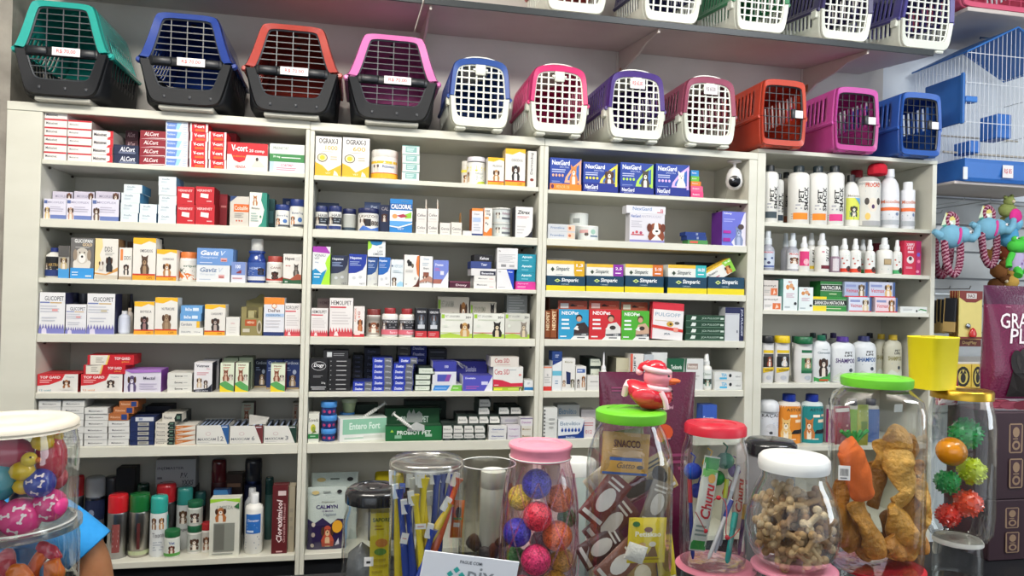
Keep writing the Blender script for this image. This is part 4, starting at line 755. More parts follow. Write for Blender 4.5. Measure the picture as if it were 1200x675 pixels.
B(507.8, 525.8, 304.8, 'periwinkle blue box with a white corner', A, '#e6e6ea', d=.06, side='#5a66a8')
B(526.6, 551, 329.6, 'flat dark maroon box lying by itself', [t_('Doxy', .3, .2, .84, .6, '#e0c8d0'), r_(0, .8, 1, 1, '#7a3c54')], '#4c1c30', d=.08)
z, _ = B(555, 581, 329.8, 'white flat box at the foot of the mixed pile', [t_('Maxicam', .14, .4, .6, .66, '#6a6a74', 0), r_(.7, .2, .9, .3, '#e0a8a8')], '#e6e4e0', d=.09)
z, _ = B(555.4, 580.6, 323.2, 'white flat box, second in the mixed pile', [t_('Maxicam', .2, .4, .62, .66, '#6a6a74', 0), r_(.7, .4, .9, .5, '#e0a8a8')], '#e6e4e0', base=z, d=.09)
z, _ = B(552, 581.4, 314.8, 'white box with black name strip in the mixed pile', [r_(.36, .06, .98, .66, '#23263a'), t_('Banamine', .42, .2, .9, .5, '#e6e6ee', 1)], '#dddbdc', base=z, d=.09)
z, _ = B(551.4, 575.8, 306.4, 'blue flat box below the black one', [t_('Tear', .5, .4, .8, .75, '#dfe4f4')], '#3a4a86', base=z, d=.08)
B(555.4, 577.6, 298.6, 'black flat box topping the mixed pile', [t_('Kelvox', .3, .25, .8, .7, '#e4e4ea', 1, .2)], '#202024', base=z, d=.08, side='#2a2a2c')
A = [p_([(.56, 1), (1, 1), (1, 0), (.96, 0)], '#2048b8'), t_('Mox', .66, .84, .92, .92, '#dce4f8'), t_('PET', .1, .84, .22, .9, '#666', 0), l_(.08, .06, .5, .12, '#a9a9b0', 1)]
z, _ = B(582.2, 602.4, 315.6, 'white box with a royal blue diagonal side', A, '#e2e2e4', d=.08)
B(582.6, 606.8, 290.8, 'white carton with small print tilted on the blue diagonal one', [l_(.08, .3, .9, .72, '#b4b4b8', 6), t_('Rx', .08, .82, .18, .9, '#777'), r_(.2, .1, .44, .22, '#8a8a8e'), r_(.6, .1, .84, .2, '#a9a9ac')], '#e0dfe0', base=z+.001, d=.07, rz=-.05)
z, _ = B(604.4, 629, 330, 'magenta flat box at the foot of the teal pile', [t_('Apoquel', .08, .62, .62, .84, '#f2b8d8', 0), l_(.08, .2, .5, .44, '#f2b8d8', 2)], '#d83a96', d=.09)
B(606.4, 629, 297.8, 'teal flat box with white lettering', [t_('Apoxin', .24, .5, .78, .82, '#e8f6f8'), l_(.24, .2, .6, .36, '#8ed0dc', 1)], '#2490a8', base=z, n=3, d=.09, ph='of the teal pile', jit=.0006)
at(2, 4)
B(363.2, 384.6, 361.2, 'short white box with jagged red foot by the upright', hemo(), '#e6e2e0', d=.05)
B(372, 390, 349.6, 'shadowed pinkish box behind the short red-footed one', [t_('HEMO', .15, .84, .8, .92, '#6a5454', 0), r_(0, .66, 1, .7, '#8a4a4a')], '#8e7c78', o=.08, d=.05)  # darker copy of the red-footed box, shade put into its colours
B(386.4, 414, 349.2, 'tall white box with jagged red foot and black title', hemo(), '#e8e4e2', d=.06, side='#8a2c34')
A = [t_('CARDIOX', .06, .5, .22, .94, '#d8643a', 0, 0, 90), t_('120', .36, .72, .6, .84, '#b04a44', 0), dog(.3, .18, .9, .6, '#b8683c', '#c98a5c'), r_(0, 0, 1, .1, '#c8303a'), r_(.1, .06, .6, .2, '#ecd8d4'), e_(.5, .66, .1, .04, '#e0a8a0')]
B(414.6, 427.4, 359, 'narrow white box with an irish setter', A, '#e8e2de', d=.06)
RJ = lambda: [r_(0, .36, 1, .9, '#2c2c32'), t_('HEMOCAN', .12, .72, .92, .86, '#c9c9cc', 0), dog(.04, .3, .38, .84, '#8a8a90'), r_(.0, .06, 1, .34, '#dd7080'), t_('ferro', .5, .12, .9, .26, '#f3d6da', 0), l_(.46, .42, .9, .66, '#8a8a90', 2)]
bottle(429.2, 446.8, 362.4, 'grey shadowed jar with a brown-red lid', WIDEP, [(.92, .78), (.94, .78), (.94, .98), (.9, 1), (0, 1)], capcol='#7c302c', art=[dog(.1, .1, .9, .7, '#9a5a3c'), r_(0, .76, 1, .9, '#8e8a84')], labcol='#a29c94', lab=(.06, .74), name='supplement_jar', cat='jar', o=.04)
bottle(447.4, 466.8, 361.2, 'white jar with red cap, nearer the grey jar', JARP, [(.66, .78), (.7, .79), (.7, .98), (.66, 1), (0, 1)], capcol='#a03338', art=RJ(), labcol='#e0e0e0', lab=(.05, .66), name='supplement_jar', cat='jar', o=.015)
bottle(467.6, 486.6, 362, 'white jar with red cap, nearer the black boxes', JARP, [(.66, .78), (.7, .79), (.7, .98), (.66, 1), (0, 1)], capcol='#a03338', art=RJ(), labcol='#e0e0e0', lab=(.05, .66), name='supplement_jar', cat='jar', o=.015)
def bk(i): return [r_(0, 0, 1, .22, '#c4343c'), t_('HEMOLITAN', .14, .84, .86, .92, '#dcdce0'), e_(.5, .6, .34, .2, '#3c424e'), dog(.24, .36, .76, .8, '#6c7480', '#a9b0ba'), r_(.2, .3, .8, .44, '#c8ccd2'), l_(.12, .05, .8, .17, '#e8a0a4', 2)]
B(487, 500.8, 361.2, 'black and red upright box by the red-capped jar', bk(0), '#1f2128', d=.06)
B(501.8, 515.4, 362, 'black and red upright box by the green-footed ones', bk(1), '#1f2128', d=.06)
def san(d1, e, txt='PET SANANIMA'): return [t_(txt, .14, .84, .6, .93, '#9a9c96', 0), r_(.02, .8, .12, .96, '#9ac43c'), t_('30+', .78, .8, .96, .9, '#6a6c66'), l_(.14, .7, .84, .76, '#b9c4a8', 2), p_([(0, 0), (0, .14), (.3, .2), (.6, .14), (1, .18), (1, 0)], '#a8c44a'), r_(0, .2, .8, .23, '#cc6a5c' if e == 'up' else '#c8d088'), dog(.56, .06, .96, .66, d1, '#d9c8a8', e), e_(.16, .5, .06, .06, '#d8ddd0')]
z1, _ = B(516.4, 553.8, 367.4, 'wide green-footed box with a golden dog, front row', san('#c49858', 'flop'), '#e0e1d8', d=.06)
z2, _ = B(554.8, 591.4, 367.4, 'wide green-footed box with a black pointed-ear dog', san('#2c2826', 'up'), '#e0e1d8', d=.06)
B(592, 620.8, 367.4, 'green-footed box with a grey cat at the end', san('#8e8478', 'up'), '#ccccc2', d=.06, side='#c2c2b8')
B(513, 549.8, 347.8, 'beige wide box with a brown dog standing behind', [t_('PET SANANIMA', .12, .74, .52, .9, '#8a8a80', 0), r_(.01, .7, .09, .92, '#8ab03c'), dog(.66, .05, .98, .92, '#a8703c'), e_(.5, .5, .07, .12, '#a9a294'), r_(.16, .1, .32, .2, '#8a8a80')], '#c2bbb0', o=.085, d=.07)
B(551, 581.6, 353.6, 'beige wide box with a black dog standing behind', [t_('SANANIMA', .14, .7, .6, .86, '#8a8a78', 0), r_(.02, .66, .09, .9, '#8ab03c'), dog(.72, .3, .98, .95, '#23201e', '#5a504a', 'up')], '#bcb5a8', o=.085, d=.07)
m = MB()
x, z = W(605, 367, YF+.085); (xa, _), (xb, _) = W(594, 355, YF+.085), W(618, 355, YF+.085); hh = W(605, 346, YF+.085)[1]-zshelf(); w2 = (xb-xa)/2
m.box(-w2, w2, 0, .05, 0, hh, '#84888a'); emit(m, [l_(.1, .3, .9, .95, '#a9adaf', 7)]+[e_(.12+.25*i, .16, .06, .06, '#dfe3e6') for i in range(4)], lambda u, v, k: (-w2+u*2*w2, -.0002*k, hh*(.35+.65*v)))
tag(m.build('blister_box', 'plastic', None, ((xa+xb)/2, YF+.085, zshelf()+.0002)), 'grey silvery box of blister strips behind the grey cat one', 'box')
at(2, 5)
A = [e_(.5, .78, .4, .14, '#c9c9cc'), e_(.5, .78, .375, .125, '#1c1c1f'), t_('Dogy', .22, .72, .8, .86, '#e8e8ea', 1, .2), l_(.2, .42, .8, .5, '#8a8a8e', 2), t_('20 kg', .66, .22, .88, .29, '#d8d8da'), r_(.08, .12, .92, .15, '#bdbdc0'), r_(.14, .06, .86, .09, '#a9a9ac')]
B(362, 384.4, 420.4, 'upright black box with a white oval ring', A, '#1c1c1f', d=.06)
A = [l_(.35, .3, .8, .7, '#b9b9bc', 1), e_(.1, .5, .03, .12, '#9a9a9c')]
zt, _ = B(385, 411.4, 420.6, 'flat black carton with grey print', A, '#232326', n=7, d=.10, ph='of the black stack', jit=.0014)
B(379, 408, 410.6, 'flat black carton with silver label atop the black stack', [r_(.14, .2, .34, .8, '#cfd2d4'), l_(.4, .3, .85, .7, '#8f8f92', 2)], '#26262a', base=zt, d=.08, o=.02)
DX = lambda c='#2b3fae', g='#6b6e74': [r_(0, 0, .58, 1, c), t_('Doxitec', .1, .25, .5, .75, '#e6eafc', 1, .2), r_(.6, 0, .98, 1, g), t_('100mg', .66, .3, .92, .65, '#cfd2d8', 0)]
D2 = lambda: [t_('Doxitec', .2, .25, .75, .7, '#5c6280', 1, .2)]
B(413.2, 436, 447.4, 'flat blue and grey carton', DX(), '#2b3fae', n=2, d=.10, ph='in the shortest column', top='#26347c')
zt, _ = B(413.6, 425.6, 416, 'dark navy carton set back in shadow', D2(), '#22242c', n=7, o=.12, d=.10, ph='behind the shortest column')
zt, _ = B(436.6, 460, 419.4, 'flat blue and grey carton', DX(), '#2b3fae', n=6, d=.10, ph='in the tallest column', top='#26347c', jit=.002)
zt, _ = B(460.8, 484.6, 426, 'flat blue and grey carton', DX(), '#2b3fae', n=5, d=.10, ph='in the column by green ones', top='#26347c', jit=.002)
B(467.6, 489.4, 419.2, 'flat blue and grey carton askew on the five below', DX(), '#2b3fae', base=zt, d=.10)
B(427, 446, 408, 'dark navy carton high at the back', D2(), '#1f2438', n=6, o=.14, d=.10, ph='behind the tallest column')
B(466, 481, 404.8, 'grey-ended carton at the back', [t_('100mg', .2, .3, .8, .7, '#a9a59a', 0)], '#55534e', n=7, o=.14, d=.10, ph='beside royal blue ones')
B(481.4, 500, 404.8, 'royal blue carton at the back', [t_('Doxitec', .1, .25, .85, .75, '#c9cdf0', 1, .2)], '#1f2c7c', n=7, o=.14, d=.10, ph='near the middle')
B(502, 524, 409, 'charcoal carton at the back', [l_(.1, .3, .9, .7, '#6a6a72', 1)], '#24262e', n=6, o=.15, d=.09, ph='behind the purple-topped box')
A = [p_([(.04, .12), (.94, .12), (.98, .4), (.98, .92), (.04, .92)], '#d3dccf'), t_('Prelone', .24, .4, .74, .65, '#9aa896', 0), r_(0, 0, 1, .1, '#26382e')]
zt, _ = B(486, 504.4, 438.8, 'flat mint white carton', A, '#26382e', n=3, d=.10, ph='in the mint column', jit=.001)
B(490, 509.6, 430.8, 'flat mint white carton askew atop the mint column', A, '#26382e', base=zt, d=.10)
A = [p_([(.04, .08), (.5, .08), (.62, .92), (.1, .92)], '#3f8ad8'), p_([(.62, .0), (1, 0), (1, .94), (.7, .94)], '#74b84a'), l_(.12, .3, .5, .6, '#9ac4f0', 1), l_(.7, .3, .94, .6, '#cfe6b8', 1)]
zt, _ = B(505.6, 541, 450.8, 'white carton with blue and green panels below the purple-topped box', A, '#d8dcd8', d=.10)
A = [r_(0, .56, 1, 1, '#3a3f9c'), t_('100', .5, .72, .66, .84, '#cfd2ec'), p_([(.12, .1), (.84, .1), (.92, .5), (.12, .5)], '#d8dae6'), p_([(.2, .14), (.7, .14), (.8, .44), (.2, .44)], '#4a55b0'), p_([(.5, .14), (.7, .14), (.8, .44), (.62, .44)], '#8a4aa0')]
B(507, 535, 423.6, 'purple-topped white box resting on the blue and green carton', A, '#dcdde4', base=zt, d=.09, top='#3a3f9c')
m = MB(); m.tube([(-.02, 0, .0), (-.008, .0, .02), (.01, 0, .010), (.028, 0, 0), (.03, 0, -.012)], .004, '#d4d6da', 6); m.tube([(-.018, .01, .0), (.0, .01, .012), (.02, .01, -.006)], .003, '#2a2c34', 6)
x, z = W(537, 430, YF+.06); tag(m.build('folded_leaflet', 'film', None, (x, YF+.06, z)), 'crumpled clear blister film between the purple cartons', 'film')
A = [p_([(0, 1), (1, 1), (.72, 0), (0, 0)], '#5050b4'), t_('Doxitabs', .08, .78, .42, .9, '#dcdcf4'), r_(.62, .4, .84, .62, '#cfd0ec'), l_(.1, .1, .55, .36, '#a45ab0', 2)]
B(542.4, 577.4, 440.2, 'purple box with a white slanted end', A, '#e0e0ea', d=.09, top='#4a4aa4')
B(535, 571, 423.4, 'purple box lying behind the slanted-end one', [t_('Doxitabs', .3, .6, .64, .8, '#c9cae8'), l_(.3, .3, .6, .4, '#8a7ac8', 1)], '#3f3f9c', o=.115, d=.09, top='#35358a')
zt, _ = B(578, 612, 453.4, 'flat lime box at the foot of the white pair', [r_(.02, .2, .3, .7, '#e6e04a'), r_(.5, .3, .9, .7, '#c9d86a'), dog(.86, 0, 1, .9, '#2a2420')], '#a8c03c', d=.10)
A = [t_('Ceta SID', .04, .62, .54, .88, '#c0404c', 0), l_(.5, .8, .9, .9, '#a9b4b8', 1), e_(.9, .6, .05, .06, '#e0908a'), p_([(0, .12), (0, .38), (.3, .34), (.6, .18), (1, .2), (1, .02), (.5, .0), (0, .0)], '#cc2f48'), l_(.04, .04, .2, .14, '#efc0c8', 1)]
zt, _ = B(578, 613, 430, 'white box with a red wave and red lettering', A, '#e0e0dc', base=zt, d=.10)
B(575, 608, 418.2, 'cream flat box with red lettering topping the wave one', [t_('Ceta SID', .14, .4, .66, .84, '#b03a44', 0), l_(.2, .14, .7, .26, '#c9a0a0', 1)], '#d8d2ca', base=zt, d=.10)
B(614.2, 626, 445.6, 'small white and blue box beside the red wave one', [r_(0, .06, 1, .34, '#2c7ab4'), t_('IF', .35, .6, .65, .8, '#a9b4bc', 0)], '#dfe2e2', d=.06)
at(2, 6)
A = [t_('Suveds', .04, .72, .94, .84, '#55534e', 0), e_(.46, .5, .24, .14, '#c9c23a'), e_(.5, .46, .16, .1, '#8aa03a'), p_([(.3, .3), (.6, .44), (.8, .36)], '#6a7a3a'), r_(0, .14, 1, .3, '#2f8044'), l_(.2, .18, .8, .26, '#a8d0b0', 1)]
B(360, 374, 484.8, 'slim white box with a yellow bird and green band', A, '#dfe0d4', d=.05)
def bj(x0, x1, ytop, w, base=None, o=.02, dim=1):
 return bottle(x0, x1, ytop, f'round blue pot with light blue lid, {w}', [(0, 0), (.88, 0), (.92, .04), (.92, .62)], [(1, .60), (1.03, .62), (1.03, .96), (.98, 1), (0, 1)], body='#233a78' if dim == 1 else '#1c2c58', capcol='#4b94dc', art=[e_(.25, .5, .1, .2, '#b03a6a'), e_(.55, .45, .08, .25, '#c04a7a'), e_(.8, .5, .08, .2, '#b03a6a')], lab=(.06, .56), o=o, base=base, name='paste_pot', cat='pot')[1]
z = bj(375, 393.6, 503.4, 'lowest of three', None); z = bj(374.8, 394, 487.6, 'middle of three', z); bj(375, 394.4, 471.6, 'highest of three', z)
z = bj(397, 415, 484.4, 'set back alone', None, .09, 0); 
bottle(399, 418, 468, 'clear yellowish pot on the set-back blue pot', [(0, 0), (.7, 0), (.8, .3), (.9, .7), (1, .72)], [(1, .72), (1.06, .74), (1.06, .94), (.98, 1), (0, 1)], body='#9aa884', capcol='#a9b49a', o=.09, base=z, name='paste_pot', cat='pot')
x0w, zz = W(399, 500, YF+.01); x1w, _ = W(451, 500, YF+.01); zt = W(425, 491.5, YF+.0)[1]; h = zt-zshelf(); w = x1w-x0w+.012
m = MB(); m.box(0, w, 0, .075, 0, h, '#e0e3de', '#d9d8de', '#d8e0d8'); emit(m, [r_(.06, .3, 1, .96, '#8fc4a8'), t_('Entero Fort', .2, .5, .86, .8, '#dcefe4', 1), r_(.1, .1, .8, .16, '#a9c4b4'), r_(.5, .1, .9, .22, '#cfd4cc')], lambda u, v, k: (u*w, -.0002*k, v*h))
emit(m, [t_('R', .3, .7, .6, .84, '#d08a98'), l_(.2, .1, .8, .5, '#b4b2b8', 4)], lambda u, v, k: (-.0002*k, .075-u*.075, v*h))
o = m.build('medicine_box', 'card', None, (x0w-.002, YF+.035, zshelf()+.0003), (0, 0, math.radians(12))); o.location.y = YF+.012; tag(o, compose('long mint green box turned at an angle below a syringe'), 'box')
ztop_e = zshelf()+h
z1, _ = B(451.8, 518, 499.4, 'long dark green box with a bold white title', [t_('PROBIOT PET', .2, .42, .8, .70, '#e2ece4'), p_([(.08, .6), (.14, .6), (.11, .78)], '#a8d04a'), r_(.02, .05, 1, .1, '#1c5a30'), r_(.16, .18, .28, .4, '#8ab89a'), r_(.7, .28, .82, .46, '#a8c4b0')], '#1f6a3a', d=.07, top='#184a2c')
B(451, 515, 478.4, 'dark green box behind the titled green one', [t_('PROBIOT PET', .3, .5, .8, .72, '#c9d8cc'), p_([(.4, .4), (.4, .8), (.44, .95), (.48, .8), (.52, .98), (.56, .8), (.62, .9), (.68, .8), (.7, .4)], '#9aa09a')], '#1c4a2c', o=.088, d=.07, top='#143420')  # copy of the front green carton with shade put into its colours
B(474, 523, 470, 'blackish green box farthest back with faint title', [t_('PROBIOT PET', .24, .6, .9, .76, '#4a6a54')], '#14281c', o=.165, d=.06)  # farthest copy, deeper shade put into green and title colours
B(411, 443, 474, 'dim green box behind the angled mint one', [t_('BIOT', .0, .4, .5, .62, '#6a8a78')], '#1c3426', o=.165, d=.06)  # dimmed copy, shade put into its green and lettering
def syringe(p0, p1, lab):
 p0 = Vector(p0); p1 = Vector(p1); d = (p1-p0); L = d.length; q = d.to_track_quat('Z', 'Y').to_euler(); m = MB()
 m.lathe([(0, 0), (.0016, 0), (.0016, .008), (.0058, .012), (.0062, .06), (.0062, .062)], '#d8d9d4', 14)
 m.box(-.013, .013, -.0035, .0035, .060, .0625, '#dcdcd6')
 root = m.build('dosing_syringe', 'plastic', None, p0, q); s = MB()
 s.lathe([(0, .0625), (.0040, .0625), (.0040, L-.002), (.0095, L-.0015), (.0095, L), (0, L)], '#cfd0ca', 14); s.build('plunger', 'plastic', root)
 g = MB()
 for i in range(6): g.lathe([(.00625, .016+i*.007), (.0064, .0162+i*.007), (.0064, .0168+i*.007), (.00625, .017+i*.007)], '#6a6c6c', 14)
 g.build('scale_mark', 'card', root); tag(root, lab, 'syringe')
def P3(px, py, y): x, z = W(px, py, y); return (x, y, z)
syringe(P3(423, 491, 2.56), P3(452, 472, 2.555), 'white oral syringe lying on the mint green box, plunger up')
syringe(P3(484, 503, 2.495), P3(461, 485, 2.535), 'white oral syringe leaning against the titled dark green box')
m = MB(); m.poly([(0, 0, 0), (.06, 0, 0), (.058, 0, .018), (.03, 0, .03), (.004, 0, .012)], '#b9bdba'); x, z = W(477, 505, 2.505); tag(m.build('clear_sticker', 'card', None, (x, 2.5085, z), solid=.0006), 'pale grey torn price sticker on the titled green box', 'sticker')
EA = [p_([(.02, .08), (.96, .08), (.96, .5), (.8, .94), (.02, .94)], '#d8d8d2'), t_('Simicot', .1, .4, .78, .64, '#5c5c60', 0)]
EB = [p_([(.02, .3), (.96, .3), (.96, .6), (.86, .94), (.02, .94)], '#cfcfca'), t_('Simicot', .1, .5, .8, .72, '#4a4a4e', 0), t_('100', .3, .06, .7, .24, '#8a8a8c', 0)]
def ends(yt, row, xs, b, art, o=.006, dd=.13, rz=0):
 z = None
 for i, (a, c) in enumerate(xs):
  z, _ = B(a, c, yt, f'thin green-black carton seen end-on, {["first", "second", "third", "fourth"][i]} in the {row} layer', art, '#22332c', base=b, d=dd, o=o, side='#4a5c56', top='#2e3a36', gap=.0003, rz=rz)
 return z
zz1 = ends(507.6, 'bottom', ((518.6, 530.8), (531, 543.2), (543.4, 556), (556.4, 569)), None, EB)
zz2 = ends(498.2, 'second', ((518.8, 531), (531.4, 543.4), (543.8, 555.6), (556, 568.8)), zz1, EA)
zz3 = ends(487.6, 'third', ((536.2, 548.6), (549.4, 561), (561.4, 573), (573.6, 586)), zz2, EA, .03, .12)
zz4 = ends(477, 'fourth', ((560.6, 574), (584.4, 597), (598.4, 611)), zz3, EA, .06, .11)
ends(467.4, 'topmost', ((561.4, 575.4),), zz4, EA, .06, .11)
B(586.4, 612, 489, 'grey and white flat carton under the fourth end-on layer', [l_(.2, .3, .8, .7, '#8a88a0', 2)], '#b4b2b4', base=zz2-.004, o=.045, d=.10)
A = [t_('Gentatec', .16, .42, .86, .68, '#44568e', 1), l_(.1, .1, .5, .26, '#a9a9b4', 1)]
B(573, 594, 499.6, 'flat white carton with blue lettering', A, '#dcdcda', n=2, d=.035, ph='of the blue-lettered pair', o=.004)
B(594.6, 610, 499, 'flat white carton with mauve lettering', [t_('Vetagen', .1, .35, .84, .65, '#9a6aa4', 0)], '#d8d4da', n=2, d=.035, ph='of the mauve pair', o=.004)
z, _ = B(611, 626, 499, 'flat cream carton with brown lettering', [t_('Metazon', .1, .35, .84, .65, '#8a7040', 0)], '#d9d6cc', n=2, d=.035, ph='of the brown-lettered pair', o=.004)
B(609.6, 625.6, 489.6, 'flat white carton with violet line atop the brown-lettered pair', [t_('Dexamet', .12, .3, .86, .6, '#a05aa0', 0), r_(0, .84, 1, 1, '#8a8098')], '#dad8da', base=z, d=.035, o=.004)
at(2, 7)
def pouch(px0, px1, pyt, pyb, y, desc, front=True):
 (xa, _), (xb, _) = W(px0, (pyt+pyb)/2, y), W(px1, (pyt+pyb)/2, y); zt = W((px0+px1)/2, pyt, y)[1]; z0 = zshelf(); h = zt-z0; w = xb-xa
 rings = []
 for i in range(13):
  v = i/12; th = .022*(1-v)**.8*(.35+.65*min(1, v*8)) + .0012; hw = w/2*(1-.03*math.sin(v*PI)); ring = []
  for k in range(20):
   a = 2*PI*k/20; ring.append((hw*math.copysign(abs(math.cos(a))**.6, math.cos(a)), th*math.sin(a)*(1 if abs(math.cos(a)) < .96 else .3), v*h))
  rings.append(ring)
 def cf(i, j): return '#31264f' if i < 5 else '#c4cfc8'
 m = MB(); m.loft(rings, '#c4cfc8', True, True, cap0=True, cap1=True, colf=cf if front else None)
 o = m.build('treat_pouch', 'foil', None, ((xa+xb)/2, y+.02, z0+.0005), (.06, 0, 0)); lb = MB()
 def mp(u, v, k):
  i = v*12; th = .022*(1-v)**.8*(.35+.65*min(1, v*8))+.0012
  return ((u-.5)*w*.96, -th*math.sqrt(max(0, 1-(2*abs(u-.5)*.96)**3))-.0008-.0002*k, v*h)
 if front: A = [p_([(0, .5), (.2, .44), (.4, .52), (.62, .42), (.8, .5), (1, .48), (1, .40), (0, .40)], '#31264f'), t_('CALMYN', .22, .66, .8, .72, '#3a2a68'), t_('E MUDA', .4, .61, .68, .64, '#6a5a80', 0), t_('Organnact', .36, .75, .72, .78, '#6a6a5a', 0), t_('Vegana', .42, .54, .76, .6, '#8a94a0', 0, .3), dog(.32, .06, .76, .42, '#b8503a', '#d9b890'), e_(.8, .38, .14, .1, '#e2a42c'), e_(.16, .42, .05, .035, '#cfc4b8'), e_(.16, .26, .05, .035, '#b0a098'), e_(.14, .09, .05, .035, '#cfc4b8'), p_([(.74, .08), (.86, .1), (.84, .2), (.78, .14)], '#d9d4e0'), e_(.2, .92, .1, .03, '#c9b47a'), e_(.84, .93, .07, .03, '#2a2a2c'), r_(.4, .92, .6, .94, '#8a948e')]
 else: A = [e_(.2, .9, .1, .03, '#c9b47a'), r_(.4, .9, .6, .92, '#5a625c'), e_(.84, .9, .07, .03, '#2a2a2c')]
 emit(lb, A, mp, 6); lb.build('label_print', 'card', o); tag(o, desc, 'pouch')
pouch(359.5, 405, 571, 646, 2.53, 'mint and violet standing pouch of dog treats with a zip top')
pouch(364, 419, 554, 640, 2.62, 'mint standing pouch behind the violet-bottomed one', False)
x, z = W(457, 560, 2.6); m = MB(); m.bbox(-.05, .05, 0, .08, 0, .06, '#d8c42a', .012, 3); m.bbox(-.02, .055, -.012, .0, 0, .035, '#4a6ec8', .005, 2)
m2 = MB(); m2.bbox(-.07, .09, 0, .12, 0, z-.06-zshelf(), '#26262a', .004); sup = m2.build('storage_box', 'card', None, (x, 2.6, zshelf()+.0003)); tag(sup, 'dark storage box in the shadow behind the toothbrush jar', 'box')
o = m.build('grooming_sponge', 'cloth', None, (x, 2.62, z-.059+.001)); tag(o, 'yellow and blue sponge on the dark box behind the toothbrush jar', 'sponge')
# ================================================================== cabinet 3
at(3, 1)
def nex(c, d1, ears, flat=False):
 L = [t_('NexGard', .06, .78, .62, .93, '#f0f2fa'), t_('SPECTRA', .3, .69, .6, .75, '#a9b4dc', 0), l_(.06, .54, .5, .67, '#c4cce8', 2), l_(.06, .2, .4, .3, '#8a98cc', 2)]
 L += [p_([(.98, .96), (.7, .72), (.5, .42), (.46, .24), (.98, .24)], c), p_([(.94, .84), (.74, .66), (.58, .42), (.56, .32), (.94, .32)], '#3a6cc0')]
 L += [e_(.1+.1*i, .46, .035, .045, c) for i in range(4)]+[dog(.58, .18, .92, .78, d1, '#ebe4d8', ears), p_([(.98, .98), (.92, .9), (.92, .2), (.98, .2)], c)]
 return L
A = nex('#e8b090', '#d98a4a', 'up')+[r_(0, 0, 1, .2, '#f08a2c'), e_(.08, .11, .05, .07, '#6a3a60'), t_('MENOR DE', .2, .06, .62, .15, '#f8c88a', 0)]
B(644.6, 681.6, 185.4, 'blue box with orange foot and pomeranian', A, '#2a469f', d=.07, top='#c9cfe0')
def ntray(x0, x1, yt, yr, c, d1, ears, w):
 y = YF+.008; (xa, _), (xb, _) = W(x0, 215, y), W(x1, 215, y); q = (xb-xa)/2-.0006; hr = W((x0+x1)/2, yr, y)[1]-zshelf(); m = MB()
 m.box(-q, q, 0, .0012, 0, hr, '#20308a'); m.box(-q, q, 0, .085, 0, .0012, '#20308a'); m.box(-q, -q+.0012, 0, .085, 0, hr, '#20308a'); m.box(q-.0012, q, 0, .085, 0, hr, '#20308a'); m.box(-q, q, .084, .085, 0, hr, '#20308a')
 emit(m, [t_('NexGard', .06, .3, .42, .8, '#eef0fa'), l_(.12, .08, .4, .22, '#9aa4dc', 1)], lambda u, v, k: (-q+u*2*q, -.00018*k, v*hr))
 tag(m.build('display_tray', 'card', None, ((xa+xb)/2, y, zshelf()+.0002)), compose(f'low navy tray holding the blue box with {w}'), 'tray')
 B(x0+.7, x1-.9, yt, f'blue box with {w}', nex(c, d1, ears), '#2a469f', d=.07, o=.0105, base=zshelf()+.0016)
ntray(683, 725, 190.6, 214.6, '#f0e050', '#6a4a34', 'flop', 'yellow stripe and shih tzu'); ntray(726.4, 766.8, 191, 219, '#b4e05a', '#4c443c', 'up', 'lime stripe and grey dog'); ntray(768, 808.8, 192.6, 219.6, '#d8b4ea', '#e8e4de', 'up', 'lilac stripe and husky')
z = None
for i, (x1, yt, c, w) in enumerate(((824.2, 224.6, '#e8447c', 'hot pink, lowest'), (823.6, 218, '#ec5a86', 'rose pink, second up'), (821.4, 212.6, '#f08030', 'orange, middle'), (819.4, 206.4, '#6ab83c', 'green, second from top'), (819, 199.6, '#2f8ac8', 'blue, highest'))):
 z, _ = B(809.4, x1, yt, f'thin bright box in the rainbow pile, {w}', [t_('Bravecto', .15, .4, .7, .7, '#f6e4ea', 0)], c, base=z, d=.08, o=.02)
cx, cz = W(863, 186, 2.545); cx = min(cx, 1.410-.037); root = empty('security_camera', (cx, 2.545, ZS[3][0]-TH[3][0]), -.42); tag(root, 'white egg-shaped security camera hanging from the bay ceiling', 'camera')
m = MB(); m.lathe([(0, -.0005), (.026, -.0005), (.027, -.006), (.01, -.010), (.006, -.014), (.006, -.03), (0, -.03)], '#dcd8d6', 24); m.build('mount', 'plastic', root)
hb = ZS[3][0]-TH[3][0]-W(863, 222.5, 2.53)[1]; top = .022; H = hb-top
m = MB(); m.lathe([(0, -hb), (.013, -hb+.002), (.025, -hb+.014), (.0295, -hb+.032), (.027, -hb+.055), (.019, -hb+.077), (.008, -top-.004), (0, -top)], '#e9e6e4', 28); bd = m.build('housing', 'gloss', root); bd.scale = (1.1, 1.1, 1)
m = MB(); m.lathe([(0, 0), (.0205, 0), (.0205, .004), (.018, .006), (0, .007)], '#0e1014', 28); ln = m.build('lens_panel', 'gloss', root, (0, -.0275, -hb+.030), (PI/2+.12, 0, 0)); ln.scale = (1.05, 1.05, 1)
m = MB(); m.lathe([(0, 0), (.004, 0), (.003, .002), (0, .0025)], '#c9ccd4', 12); m.build('lens', 'gloss', ln, (-.006, .006, .0065))
m = MB(); m.tube([(.0, .02, -.06), (-.02, .08, -.1), (-.03, .12, -.16), (-.05, .15, -.178)], .0012, '#b8b2a8', 6); m.build('cable', 'plastic', root)
at(3, 2)
A = [t_('Frontline', .1, .35, .6, .65, '#5a7aa8', 0), r_(.72, .1, .98, .9, '#e8c4ac'), e_(.8, .5, .05, .2, '#c06a4a')]
B(642, 674.4, 262.6, 'slim grey and white box with peach end', A, '#c9ccd0', n=2, d=.09, ph='of a pair')
r1, z1 = bottle(672, 690, 265, 'small grey tin hidden behind the front tin', [(0, 0), (1, 0), (1, 1), (0, 1)], None, body='#a9adaa', name='round_tin', cat='tin', o=.09)
